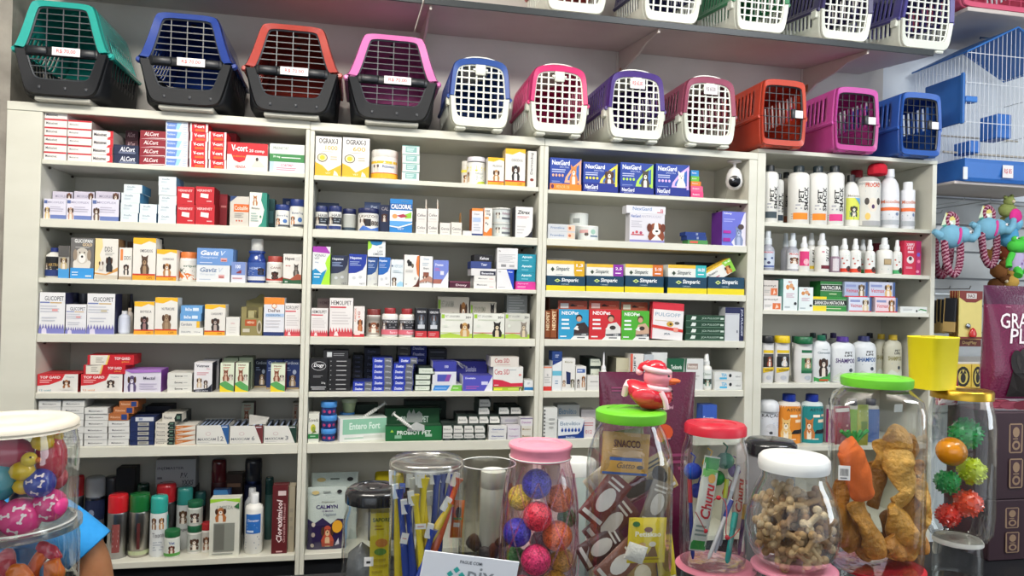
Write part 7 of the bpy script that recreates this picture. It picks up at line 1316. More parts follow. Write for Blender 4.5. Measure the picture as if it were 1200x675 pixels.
m = MB(); m.lathe([(0, -.045), (.03, -.04), (.034, -.01), (.024, .028), (0, .03)], '#b7a9cc', 18, sy=.8); emit(m, [e_(.2+.2*i, .2+.22*(i % 3), .08, .09, ('#e8e2ee', '#7a5a9a', '#d88ab0')[i % 3]) for i in range(4)], lambda u, v, k: ((u-.5)*.05, -.0268-.0003*k, -.04+v*.06)); m.build('shirt', 'cloth', root)
m = MB()
for sx in (-.018, .018): m.ball((sx, -.017, .085), .0055, '#f2f2f0', 2); m.ball((sx, -.022, .085), .003, '#141414', 2)
m.build('eye', 'gloss', root)
rr = random.Random(5)
for i, (px, py, c, w) in enumerate(((1170, 318, '#8a5a34', 'brown, beside the rope loops'), (1178, 296, '#7a3a24', 'russet, above the brown ones'), (1168, 300, '#a0703c', 'tan, behind the second elephant'), (1184, 330, '#c9a050', 'golden, near the maroon bag top'), (1172, 334, '#6a4428', 'dark brown, lowest'), (1190, 258, '#b8b070', 'olive yellow, near the cage'), (1180, 246, '#8f9a5a', 'moss green, just under the cage'))):
 x, z = W(px, py, 2.6); m = MB(); m.ball((0, 0, 0), .034, c, 2, (1.1, .8, .9)); m.ball((.01, -.01, .034), .022, c, 2); m.ball((-.006, -.012, .054), .009, c, 1); m.ball((.026, -.012, .052), .009, c, 1); m.ball((.01, -.03, .03), .008, '#e0cfae', 1)
 o = m.build('hanging_plush_toy', 'cloth', None, (x, 2.6+.02*(i % 3), z), (rr.uniform(-.4, .4), rr.uniform(-.5, .5), 0)); tag(o, 'little stuffed animal, '+w, 'toy')
m = MB(); x0_, z0_ = W(1160, 238, 2.74); m.tube([(x0_, 2.74, z0_), (x0_+.25, 2.74, z0_-.01)], .003, '#b8bcc0', 6); m.tube([(x0_+.02, 2.805, z0_), (x0_+.02, 2.74, z0_)], .003, '#b8bcc0', 6); tag(m.build('hanging_rail', 'metal'), 'steel rail from which the stuffed animals hang', 'rail')
hook(1129, 236, 'steel display hook carrying the nearer elephant rope toy', L=.36); hook(1160, 236, 'steel display hook carrying the farther elephant rope toy', L=.34); hook(1103, 250, 'steel display hook beside the cabinet, carrying the white plush', L=.24)
# ---------------------------------------------------------------- hanging cards with treats
def card(px0, px1, py0, py1, y, desc, art, col='#d8c87a', rz=0, th=.004):
 (xa, za), (xb, zb2) = W(px0, (py0+py1)/2, y), W(px1, (py0+py1)/2, y); z1 = W((px0+px1)/2, py0, y)[1]; z0 = W((px0+px1)/2, py1, y)[1]; w = xb-xa; h = z1-z0
 m = MB(); m.bbox(-w/2, w/2, 0, th, 0, h, col, .0012); emit(m, art, lambda u, v, k: (-w/2+u*w, -.0003-.0002*k, v*h))
 o = m.build('hanging_card', 'card', None, ((xa+xb)/2, y, z0), (0, 0, rz)); return o, w, h
CA = [p_([(0, 1), (0, .86), (.3, .76), (.7, .76), (1, .84), (1, 1)], '#7a2c24'), r_(.3, .84, .74, .95, '#d8d4d0'), t_('SNACK', .34, .86, .7, .93, '#5a2a24'), r_(0, 0, 1, .04, '#7a2c24')]
o, w, h = card(1124, 1151, 341, 397, 2.44, '', CA, '#d9c878'); tag(o, 'yellow hanging card with a red bell toy, in front', 'card')
m = MB(); m.lathe([(0, 0), (.014, .002), (.017, .012), (.012, .028), (.005, .036), (0, .038)], '#c02a28', 18, sy=.6); m.build('bell_toy', 'gloss', o, (.004, -.008, .006)); m = MB(); m.ball((-.016, -.006, .05), .011, '#9aa0a8', 2, (1, .5, 1)); m.build('foil_ball', 'metal', o)
for i in range(4):
 o, w, h = card(1122-3*i, 1150-3*i, 341, 398, 2.48+.035*i, '', CA[:3], '#c9a868'); tag(o, f'yellow hanging card behind the red bell one, {("first", "second", "third", "fourth")[i]} back', 'card')
for i in range(6):
 (xa, za) = W(1099+4.0*i, 388-1.5*(i % 2), 2.46+.05*(5-i)); m = MB(); m.bbox(-.0035, .0035, 0, .055, 0, .135, '#c2a468', .0012); m.bbox(-.006, .006, -.002, .05, .04, .135, '#20222a', .003)
 tag(m.build('hanging_comb', 'plastic', None, (xa, 2.46+.05*(5-i), za-.01), (0, .03*(i-3), .1)), f'black and tan carded comb seen edge-on, {ORD[i] if i else "first"} from the cabinet', 'comb', 'black and tan carded combs hanging beside the cabinet')
o, w, h = card(1122, 1150, 398, 406, 2.47, '', [t_('DogPlay', .2, .2, .8, .8, '#d8b070')], '#6a2a22'); tag(o, 'dark red card foot hanging below the yellow bell card', 'card')
for px, py, w in ((1136, 342, 'yellow cards'), (1112, 342, 'comb cards')): hook(px, py-3, 'steel display hook carrying the '+w, L=.30)
m = MB(); (xa, za) = W(1097, 343, YW-.06); m.bbox(0, .5, 0, .012, -.008, 0, '#b8bcbe', .001); tag(m.build('hook_rail', 'metal', None, (xa+.012, YW-.04, za)), 'thin steel rail on the wall above the combs and cards', 'rail')
for i, (px0, px1) in enumerate(((1119, 1138), (1139, 1152))):
 o, w, h = card(px0, px1, 427, 456, 2.5, '', [e_(.5, .5, .42, .42, '#1e1c18'), e_(.5, .5, .30, .30, '#c9b45a'), e_(.5, .45, .16, .2, '#2a2620'), p_([(.3, .62), (.4, .8), (.5, .64)], '#2a2620'), p_([(.5, .64), (.6, .8), (.7, .62)], '#2a2620')], '#d8b84a', th=.03)
 tag(o, f'yellow packet with a round black seal, {("by the yellow container", "by the maroon bag")[i]}', 'packet')
m = MB(); (xa, za) = W(1098, 424, 2.52); m.bbox(0, .6, 0, .28, -.016, 0, '#fff', .002); m.bbox(0, .6, 0, .28, -.12-.016, -.12, '#fff', .002); tag(m.build('wall_shelf', 'wall', None, (xa+.03, 2.52, za)), 'pale shelf end showing behind the yellow container', 'shelf')
# ================================================================== jars on the counter
def K(y): return y/FPX/math.cos(YAW)*math.cos(YAW)   # metres per photo pixel at distance y
def zpx(px, py, y): return W(px, py, y)[1]
def jar(cx, y, body, lid, lidcol, desc, mat='clear', z0=None, lidmat='plastic', rf=None, seg=40, name='treat_jar', lidname='lid', ridges=True, sq=None, lidclear=False, rim=True):
 """body, lid: outlines [(radius px, photo row)...] from top to bottom; z0: what it stands on"""
 x, _ = W(cx, body[0][1], y); k = K(y); z0 = ZC if z0 is None else z0
 root = empty('treat_jar' if name is None else name, (x, y, z0+.0004)); tag(root, desc, 'jar')
 if lid: lid = lid[:-1]+[(lid[-1][0], lid[-1][1]-lid[-1][0]*max(0, lid[-1][1]-352)/FPX)]; body = [(body[0][0], min(body[0][1], lid[-1][1]-2))]+[(r, max(py-(7 if i == 0 else 3), lid[-1][1])) for i, (r, py) in enumerate(body[1:3])]+body[3:]
 P = [(r*k, zpx(cx, py, y)-z0) for r, py in body][::-1]
 P = [(r, max(.0, z)) for r, z in P]
 if P[0][1] > .004: P = [(P[0][0], .0)]+P
 m = MB(); m.lathe([(0, .0008)]+P, '#fff', seg, rf=rf); m.f = m.f; 
 if P[-1][0] > 1e-5: m.f.pop(); m.c.pop(); m.sm.pop()
 m.build('body', mat, root)
 if rim:
  r, z = P[-1]; t = MB(); t.tube([(r*math.cos(a), r*math.sin(a), z) for a in [2*PI*i/32 for i in range(32)]], .0012, '#d9dcd8', 6, closed=True); t.build('rim', 'gloss', root)
 L = [(r*k, zpx(cx, py, y)-z0) for r, py in lid]
 if lid:
  m = MB(); m.lathe([(L[-1][0]*.97, L[-1][1])]+L[::-1]+[(L[0][0]*.72, L[0][1]+.0006), (L[0][0]*.70, L[0][1]-.0008), (L[0][0]*.35, L[0][1]-.0006), (L[0][0]*.33, L[0][1]+.0004), (0, L[0][1]+.0004)], lidcol, 48, rf=(lambda a, z: 1+(.006 if int(a*30/PI) % 2 else 0)) if ridges else None)
  m.build(lidname, lidmat, root)
 return root, z0
def inside(px, py, y): x, z = W(px, py, y); return Vector((x, y, z))
# --- pink-lidded jar of glitter balls
yE = 1.15
jar(633, yE, [(37, 540), (36, 547), (41, 560), (46, 590), (48, 620), (47, 655), (43, 700), (38, 735)], [(37.5, 519.5), (38.5, 521), (38, 524), (36, 527), (36, 545)], '#ee93a8', 'pink-lidded faceted jar full of bright glitter balls', 'clearpink', ridges=False)
x, _ = W(633, 600, yE); k = K(yE); m = MB()
for s in (-1, 1):
 for j in range(10):
  a0 = 2*PI*j/10; pts = []
  for i in range(9):
   v = i/8; py = 556+(690-556)*v; r = (41+7*math.sin(min(1, v*1.3)*PI/2)-4*max(0, v-.6))*k+.0006; a = a0+s*v*PI*.42
   pts.append((x+r*math.cos(a), yE+r*math.sin(a), zpx(633, py, yE)))
  m.tube(pts, .0014, '#f6dbe6', 4)
jr = bpy.data.objects['treat_jar']; o = m.build('facet_ridge', 'clearpink', jr, -Vector(jr.location))
def glit(c):
 key = 'glitter_'+c
 if key in MAT: return key
 m_, nt, b = newmat('glitter_'+c.strip('#')); tc = nt.nodes.new('ShaderNodeTexCoord'); v = nt.nodes.new('ShaderNodeTexVoronoi'); v.inputs['Scale'].default_value = 420
 nt.links.new(tc.outputs['Object'], v.inputs['Vector']); cr = nt.nodes.new('ShaderNodeValToRGB'); cr.color_ramp.elements[0].position = .1; cr.color_ramp.elements[1].position = .9
 c1 = lin(c); cr.color_ramp.elements[0].color = (*[a*.55 for a in c1], 1); cr.color_ramp.elements[1].color = (*[min(1, a*1.5+.06) for a in c1], 1)
 nt.links.new(v.outputs['Color'], cr.inputs['Fac']); nt.links.new(cr.outputs['Color'], b.inputs['Base Color']); b.inputs['Roughness'].default_value = .32
 bp = nt.nodes.new('ShaderNodeBump'); bp.inputs['Strength'].default_value = .5; bp.inputs['Distance'].default_value = .001; nt.links.new(v.outputs['Distance'], bp.inputs['Height']); nt.links.new(bp.outputs['Normal'], b.inputs['Normal'])
 MAT[key] = m_; return key
for px, py, r, dy, c, w in ((629, 567, 18, -.006, '#2436c8', 'royal blue, highest'), (610, 583, 15.5, .012, '#c8d024', 'yellow-green, upper'), (656, 584, 17, .008, '#e87c14', 'orange, upper'), (630, 605, 17.5, -.018, '#d0203c', 'red, in the middle'),
       (606, 624, 17, -.004, '#2232c0', 'royal blue, lower'), (653, 628, 18, -.014, '#e8761a', 'orange, lower'), (628, 656, 18, -.022, '#d82a70', 'magenta, near the bottom'), (604, 652, 12, .020, '#2c9a3c', 'green, small and low'),
       (664, 607, 12, .026, '#2f8a38', 'dark green, behind the orange'), (658, 656, 15, .012, '#c8b030', 'golden, low'), (634, 634, 13, .020, '#8a8a90', 'grey, half hidden'), (650, 684, 16, .0, '#e0c02a', 'yellow, at the bottom'), (612, 690, 16, .0, '#c83048', 'crimson, at the bottom'), (640, 718, 17, .006, '#2434c0', 'blue, under the yellow one'), (612, 722, 16, -.01, '#e87818', 'orange, under the crimson'), (634, 748, 17, -.004, '#c8d024', 'lime, resting low'), (606, 752, 15, .01, '#d0203c', 'red, resting low'), (655, 750, 15, .008, '#2c9a3c', 'green, resting low')):
 m = MB(); m.ball((0, 0, 0), r*K(yE), '#fff', 3); tag(m.build('glitter_ball', glit(c), None, inside(px, py, yE+dy)), 'glitter ball in the pink-lidded jar, '+w, 'ball', 'glitter balls in the pink-lidded jar')
# --- green-lidded tall jar of snack sachets
yF = 1.12
jar(739, yF, [(38, 496), (37, 503), (44, 512), (51, 528), (53, 545), (53, 640), (52, 700), (48, 745)], [(41, 480), (43.5, 482), (43.5, 489), (42.5, 500)], '#6cc42c', 'tall clear jar with a lime green lid under the duck', ridges=False)
def sachet(px, py, w, h, y, rot, col, art, desc, mat='foil', yaw=0, pitch=0, name='snack_sachet', cat='sachet'):
 k = K(y); w *= k; h *= k; R = []
 for i in range(9):
  v = i/8; th = .0045*math.sin(PI*v)**.7+.0004; R.append([(w/2*math.copysign(abs(math.cos(a))**.5, math.cos(a)), th*math.sin(a), (v-.5)*h) for a in [2*PI*q/16 for q in range(16)]])
 m = MB(); m.loft(R, col, True, True, cap0=True, cap1=True)
 o = m.build(name, mat, None, inside(px, py, y), (pitch, rot, yaw))
 if art:
  lb = MB(); emit(lb, art, lambda u, v, kk: ((u-.5)*w*.94, -.0045*math.sin(PI*min(.999, max(.001, v)))**.7*(1-(2*abs(u-.5))**4)-.0008-.0002*kk, (v-.5)*h*.97), 6); lb.build('label_print', 'card', o)
 tag(o, desc, cat, None); return o
RD = math.radians
SN = [r_(0, 0, 1, .34, '#d9a13a'), r_(0, .34, 1, .42, '#2a5aa8'), r_(0, 0, 1, .06, '#2a5aa8'), p_([(.0, .42), (1, .42), (1, .62), (.6, .7), (0, .6)], '#cfa87a'), t_('SNACCO', .2, .66, .8, .84, '#5a2418', 1), t_('Gatto', .3, .16, .7, .3, '#6a4a28', 0, .3), e_(.82, .2, .08, .05, '#3a2a20')]
sachet(733, 532, 62, 52, 1.105, RD(5), '#b98a34', SN, 'gold and blue snack sachet with dark lettering under the lime lid', pitch=-.1)
sachet(731, 516, 54, 26, 1.135, RD(-8), '#8a8a38', [e_(.3, .5, .1, .2, '#2f5a2c'), e_(.6, .4, .1, .2, '#c9b44a')], 'olive printed sachet at the very top of the tall jar')
PT = [r_(.0, .0, 1, 1, '#dcc41e'), t_('Petiskao', .14, .60, .86, .72, '#f2eeda', 1), e_(.5, .76, .12, .06, '#6a3a20'), p_([(.2, .14), (.34, .44), (.5, .2), (.66, .46), (.8, .14)], '#8a6a48'), e_(.34, .42, .1, .06, '#c9a068'), e_(.62, .44, .1, .06, '#e8e0d0'), e_(.16, .88, .1, .06, '#2c6a38'), l_(.3, .06, .9, .12, '#a8861a', 1)]
sachet(758, 633, 50, 56, 1.085, RD(2), '#dcc41e', PT, 'yellow treat sachet with a dog picture low in the tall jar')
for i, (px, py, w, h, dy, rot, c, ac, dsc) in enumerate(((712, 560, 40, 62, .02, -52, '#cdbfa4', '#e8e2d6', 'beige clear pack at a steep slant, upper'), (705, 585, 36, 66, .0, -40, '#7a3a34', '#e8e0dc', 'brown pack with a white oval, upper'), (745, 572, 26, 80, .024, -62, '#b0a488', '#4a4038', 'tan strip pack across the middle'),
  (768, 556, 34, 50, .026, 28, '#b89c5c', '#3a3228', 'mustard pack against the far wall'), (765, 590, 30, 56, .012, -20, '#8a7c68', '#d8d0c4', 'taupe pack near the middle'), (712, 612, 34, 70, .01, -50, '#6a3430', '#d8ccc0', 'dark red pack leaning below'), (700, 640, 34, 60, .008, -58, '#5c3a34', '#e4dcd4', 'brown pack with white oval, lower'),
  (722, 660, 36, 62, -.01, -48, '#8c5a4a', '#ece6de', 'reddish pack near the bottom'), (748, 672, 40, 50, .02, 10, '#a8864a', '#e0d4b8', 'sandy pack behind the yellow one'), (776, 655, 24, 60, .012, 8, '#c9b428', '#8a6a20', 'second yellow pack against the wall'), (722, 715, 44, 66, -.01, -30, '#7a4a3c', '#e0d8d0', 'brown pack resting near the base'), (752, 725, 46, 66, .01, 24, '#b09048', '#efe6d0', 'gold pack resting near the base'), (735, 742, 40, 50, .03, 4, '#8a8070', '#ddd', 'grey pack at the back of the base'))):
 sachet(px+4, py, w, h, yF+dy, RD(-rot), c, [e_(.5, .5, .3, .26, ac), l_(.15, .75, .85, .95, ac, 2), r_(.05, .06, .95, .14, '#d8d4cc')], 'snack sachet in the lime-lidded jar, '+dsc, 'foil' if i % 2 else 'film' if i == 2 else 'foil')
m = MB(); k = K(yF)
sachet(745, 648, 26, 22, 1.078, RD(20), '#e6e2da', [], 'small white lump treat low in the tall jar', 'food', name='rawhide_treat', cat='treat')
# --- the rubber duck
zl = zpx(739, 480, yF)+.0012; x, _ = W(762, 478, yF)
root = empty('rubber_duck', (x, yF, zl), -.55); root.scale = (1.1, 1.1, 1.02); tag(root, 'red and pink rubber duck in a winter hat, standing on the lime lid', 'toy')
RD_, PKc, WT = '#cf2436', '#f0909c', '#f3c9ce'
def bl(name, c, r, col, sc, mat='gloss', par=root, rot=None):
 m = MB(); m.ball(c, r, col, 3, sc, rot); return m.build(name, mat, par)
m = MB(); bm = bmesh.new(); bmesh.ops.create_uvsphere(bm, u_segments=28, v_segments=18, radius=1)
for v in bm.verts:
 X, Y, Z = v.co; v.co = Vector((X*.032+(-.006*max(0, -X)*1), Y*.025, Z*.022+.021+max(0, -X-.3)*.022))
m.from_bm(bm, RD_, True); m.build('body', 'gloss', root)
bl('wing', (-.006, -.0225, .023), .014, '#e03a48', (1.25, .35, .85)); bl('wing', (-.006, .020, .021), .012, '#e03a48', (1.25, .35, .85))
m = MB(); m.tube([(-.034, -.012, .034), (-.033, .0, .040), (-.034, .012, .034), (-.037, .010, .022), (-.037, -.010, .022)], .005, WT, 8, closed=True); m.tube([(.018, -.018, .03), (.024, -.019, .018), (.026, -.016, .004)], .0042, WT, 8); m.build('white_trim', 'gloss', root)
bl('head', (.010, 0, .0505), .0205, PKc, (1.02, .95, .92))
m = MB(); m.ball((.031, 0, .0465), .010, '#ee6a2c', 2, (1.3, .95, .45)); m.ball((.029, 0, .0425), .008, '#d8501c', 2, (1.1, .85, .35)); m.build('beak', 'gloss', root)
m = MB(); m.lathe([(0, .0785), (.008, .077), (.0135, .073), (.0165, .066), (.0165, .062)], RD_, 24, cx=.007); m.ball((-.017, 0, .058), .006, WT, 2); m.tube([(-.002, 0, .073), (-.012, 0, .068), (-.016, 0, .061)], .0055, RD_, 8); m.build('hat', 'gloss', root)
m = MB(); m.tube([(.009+.0172*math.cos(a), .0165*math.sin(a), .0625-.003*math.cos(a)) for a in [2*PI*i/24 for i in range(24)]], .0048, WT, 8, closed=True); m.build('hat_band', 'gloss', root)
m = MB(); m.tube([(.010+.0165*math.cos(a), .0165*math.sin(a), .0345-.002*math.cos(a)) for a in [2*PI*i/24 for i in range(24)]], .0045, WT, 8, closed=True); m.build('collar', 'gloss', root)
m = MB()
for s in (-1, 1): m.ball((.0272, s*.0095, .0545), .002, '#20181a', 2)
m.build('eye', 'gloss', root)
m = MB()
for i in range(3): m.ball((.0315, 0, .030-.007*i), .0018, '#2a1418', 1)
m.build('button', 'gloss', root)
# --- red-lidded jar of tubes and pens, on a pink lid
yG = 1.24
def support(cx, y, lidpx, col, desc, rr_=None, bodycol='clear', lidh=22, contents=None):
 """lower jar of which only the lid shows: body down to the counter"""
 r, py = lidpx; z1 = zpx(cx, py, y)
 return jar(cx, y, [(r*.92, py+lidh-2), (r*.98, py+lidh+8), (r, py+lidh+30), (r*.95, py+150)], [(r*.94, py), (r, py+3), (r, py+lidh)], col, desc, ridges=False, rim=False)[0], z1+.0006
_, zG = support(838, yG, (50, 660), '#e58aa0', 'lower jar with a pink lid carrying the red-lidded tube jar')
jar(838, yG, [(37, 512), (36, 520), (41, 532), (42, 545), (42, 640), (40, 658)], [(36, 496), (38.5, 499), (38.5, 515)], '#c21f34', 'red-lidded clear jar of creamy treat tubes and coloured pens', z0=zG, ridges=False)
CH = [r_(0, 0, 1, .10, '#3a9a4a'), r_(0, .86, 1, 1, '#3a9a4a'), t_('Churu', .2, .34, .9, .72, '#c82c3c', 1, .2, 90), p_([(0, .78), (1, .84), (1, .88), (0, .88)], '#7ac46a'), l_(.1, .14, .9, .28, '#8a9a94', 3), e_(.6, .78, .25, .05, '#e8b060')]
sachet(826, 590, 22, 120, yG-.020, RD(9), '#dfe2dc', CH, 'long white and green creamy treat tube leaning in the jar', name='treat_tube', cat='tube')
sachet(866, 570, 14, 110, yG+.004, RD(3), '#e8dcd8', [t_('Churu', .15, .2, .85, .6, '#c82c3c', 1, .2, 90)], 'white treat tube with red lettering against the jar wall', name='treat_tube', cat='tube')
def pen(p0, p1, y0, y1, c1, c2, desc, r=.0036):
 a, b = inside(*p0, y0), inside(*p1, y1); m = MB(); m.tube([a, a.lerp(b, .06), a.lerp(b, .5), a.lerp(b, .94), b], r, c1, 10, rad=[r*.4, r, r, r, r*.6])
 o = m.build('cat_wand', 'gloss', None); c = MB(); c.tube([a.lerp(b, .70), a.lerp(b, .985)], r*1.15, c2, 10); c.build('tip', 'gloss', o); tag(o, desc, 'wand')
pen((838, 648), (866, 545), yG-.022, yG-.004, '#b9c0cc', '#e0e4ec', 'slim silver-grey wand slanting in the tube jar'); pen((844, 640), (852, 560), yG-.012, yG+.006, '#9aa2b0', '#c8d020', 'grey wand with a yellow tip in the tube jar')
pen((830, 655), (858, 585), yG-.026, yG-.014, '#e4e6ea', '#3048b0', 'white wand with blue tip in the tube jar'); pen((852, 660), (862, 600), yG-.026, yG-.020, '#25a8a4', '#35c0ba', 'short turquoise wand low in the tube jar', .005)
pen((812, 655), (808, 560), yG, yG+.006, '#2c3c9c', '#c83040', 'dark blue wand against the shaded jar wall'); pen((866, 650), (873, 590), yG+.002, yG+.004, '#3a2c70', '#e0b030', 'violet wand beside the right jar wall')
for i, (px, py, r, dy, c, w) in enumerate(((812, 552, 12, .006, '#2244b8', 'blue'), (832, 543, 10, .014, '#e0b828', 'yellow'), (850, 540, 12, .012, '#2a7a5c', 'teal'), (862, 552, 10, .010, '#6a3a90', 'violet'), (840, 560, 11, .02, '#2c9a4a', 'green'), (818, 575, 11, .016, '#3a50c8', 'cobalt'), (855, 578, 10, .018, '#c03048', 'red'))):
 m = MB(); m.ball((0, 0, 0), r*K(yG), c, 2, (1, .8, .9)); m.tube([(0, 0, r*K(yG)*.8), (.004, 0, r*K(yG)*1.5), (-.004, .002, r*K(yG)*1.9)], .0015, c, 5); tag(m.build('cat_toy', 'cloth', None, inside(px, py, yG+dy)), f'{w} fuzzy cat toy behind the wands in the tube jar', 'toy')
m = MB(); pts = []
for i in range(60):
 t = i/59; pts.append(inside(815+50*t+5*math.sin(t*13), 600+22*math.sin(t*9)+10*t, yG-.030+.012*math.sin(t*5)))
m.tube(pts, .0009, '#c83a48', 5); o = m.build('elastic_cord', 'plastic', None); tag(o, 'thin red elastic cord curling among the wands', 'cord')
m = MB()
for i in (8, 30, 50): m.ball(pts[i], .0045, '#d02438', 2)
m.build('bead', 'gloss', o)
# --- white-lidded round bowl of bone biscuits, on a pink lid
yH = 1.14
_, zH = support(930, yH, (54, 663), '#e590a8', 'lower jar with a pink lid carrying the round biscuit jar')
jar(930, yH, [(40, 556), (40, 566), (50, 580), (57, 596), (60, 614), (57, 634), (49, 650), (38, 659), (30, 661)], [(40, 533), (44, 537), (44.5, 545), (43.5, 561)], '#dfe2e0', 'round bowl jar with a white lid, full of bone biscuits', z0=zH, ridges=False)
def bone(L, r, col):
 m = MB()
 m.tube([(-L*.36, 0, 0), (-L*.2, 0, 0), (0, 0, 0), (L*.2, 0, 0), (L*.36, 0, 0)], r, col, 10, rad=[r*.9, r*.62, r*.55, r*.62, r*.9])
 for sx in (-1, 1):
  for sz in (-1, 1): m.ball((sx*L*.40, 0, sz*r*.72), r*.82, col, 2, (1, .8, 1))
 return m
rr = random.Random(11); proto = []
for c in ('#d2b48a', '#bd9a6e', '#e2cba6', '#a07c56'):
 o = bone(.040, .0092, c).build('bone_biscuit', 'food'); proto.append(o)
xH, _ = W(930, 610, yH); kH = K(yH); zc = zpx(930, 612, yH); used = set(); P = []
def rad_at(z):
 T = [(600, 57), (614, 58.5), (634, 55), (650, 46), (659, 34)]; py = 612-(z-zc)/kH
 for (a, ra), (b, rb) in zip(T, T[1:]):
  if a <= py <= b: return (ra+(rb-ra)*(py-a)/(b-a))*kH
 return (54 if py < 600 else 34)*kH
cnt = 0
for lay, py in enumerate((652, 644, 636, 628, 620, 612, 604, 597, 590, 584, 579)):
 z = zc-(py-612)*kH; R = rad_at(z)-.022; R = R if lay < 9 else R*.8
 for q in range(60):
  a = rr.uniform(0, 2*PI); rad = R*(rr.uniform(.55, 1) if lay < 8 else rr.uniform(0, 1)); p = Vector((xH+rad*math.cos(a), yH+rad*math.sin(a), z+rr.uniform(-.003, .003)))
  if all((p-u).length > .0205 for u in P):
   P.append(p); idx = min(3, int(rr.random()*4)); s = proto[idx]
   if idx in used: o = s.copy(); COL.objects.link(o)
   else: o = s; used.add(idx)
   o.location = p; o.rotation_euler = (rr.uniform(-.5, .5), rr.uniform(-1.4, 1.4), rr.uniform(-.5, .5)+(PI if rr.random() < .5 else 0)); cnt += 1
   lab = {0: 'tan', 1: 'brown', 2: 'cream', 3: 'dark toasted'}[idx]+' bone-shaped biscuit heaped in the round white-lidded jar'
   o['label'] = lab; o['category'] = 'biscuit'; o['group'] = 'bone biscuits in the round jar, '+{0: 'tan', 1: 'brown', 2: 'cream', 3: 'dark toasted'}[idx]
for i, s in enumerate(proto):
 if i not in used: bpy.data.objects.remove(s)
print('BONES', cnt)
x, _ = W(900, 545, 1.5); m = MB(); m.lathe([(0, 0), (.05, 0), (.055, .3), (.058, .31), (.058, .335), (.05, .345), (0, .348)], '#2a2c30', 30); zz_ = zpx(905, 513, 1.42)
m = MB(); hgt = zz_-ZC; m.lathe([(0, 0), (.046, 0), (.05, .01), (.05, hgt-.03), (.047, hgt-.026)], '#7a7c80', 30); xx, _ = W(903, 520, 1.40); o = m.build('storage_jar', 'plastic', None, (xx, 1.40, ZC+.0004)); tag(o, 'grey jar with a black lid behind the round biscuit jar', 'jar')
m = MB(); m.lathe([(.049, hgt-.03), (.053, hgt-.028), (.053, hgt-.008), (.046, hgt), (0, hgt+.001)], '#1d1f22', 36); m.build('lid', 'gloss', o)
# --- big square jar with lime lid, on a red lid
yI = 1.20
_, zI = support(1030, yI, (56, 662), '#c42434', 'lower jar with a red lid carrying the big square treat jar')
def sqr(a, z, n=5):
 a2 = a+.55
 return 1/((abs(math.cos(a2))**n+abs(math.sin(a2))**n)**(1/n))
def sqf(a, z): return 1 if z > zt_neck else sqr(a, z)
zt_neck = zpx(1027, 463, yI)-zI
jar(1027, yI, [(40, 452), (40, 462), (52, 468), (56, 478), (56.5, 500), (56.5, 630), (55, 652), (50, 660)], [(41, 441), (44.5, 443), (44.5, 449), (43.5, 458)], '#6cc832', 'big square clear jar with a lime lid full of dried strips', z0=zI, rf=sqf, seg=72, ridges=False)
def strip(pts, y, w, col, desc, name='dried_treat', cat='treat', seed=1, flat=.35, mat='food'):
 rnd2 = random.Random(seed); P_ = [inside(px, py, y+dy) for px, py, dy in pts]
 for _ in range(2):
  Q = [P_[0]]
  for a, b in zip(P_, P_[1:]): Q += [a*.75+b*.25, a*.25+b*.75]
  P_ = Q+[P_[-1]]
 n = len(P_); R = []; k = K(y)
 for i, p in enumerate(P_):
  t = (P_[min(i+1, n-1)]-P_[max(i-1, 0)]).normalized(); s1 = t.cross(Vector((0, 1, 0))).normalized(); s2 = t.cross(s1); v = i/(n-1)
  ww = w*k*(.35+.65*math.sin(PI*min(.97, max(.04, v)))**.5)*(1+rnd2.uniform(-.12, .12)); tw = math.sin(v*7+seed)*.7
  ring = []
  for q in range(14):
   a = 2*PI*q/14; u1 = math.cos(a)*ww*.5*(1+rnd2.uniform(-.08, .08)); u2 = math.sin(a)*ww*.5*flat*(1+rnd2.uniform(-.25, .25))
   ring.append(p+s1*(u1*math.cos(tw)-u2*math.sin(tw))+s2*(u1*math.sin(tw)+u2*math.cos(tw)))
  R.append(ring)
 m = MB(); m.loft(R, col, True, True, cap0=True, cap1=True); o = m.build(name, mat, None, subs=2); tag(o, desc, cat); return o
ct_ = strip([(1012, 585, -.01), (1004, 555, -.012), (996, 525, -.006), (990, 520, -.004)], yI-.01, 40, '#e8743a', 'orange carrot-shaped chew toy leaning in the square jar', 'chew_toy', 'toy', 3, .8, 'cloth')
m = MB(); c0 = inside(1001, 520, yI-.008)
for i in range(5): m.tube([c0, c0+Vector((.008*(i-2), .0, .016)), c0+Vector((.014*(i-2), 0, .024))], .0035, '#3a9a48', 6)
m.build('leafy_top', 'cloth', ct_)
GOLD = ['#d49a3c', '#c68a30', '#b87a28', '#dfab50', '#9c6824']
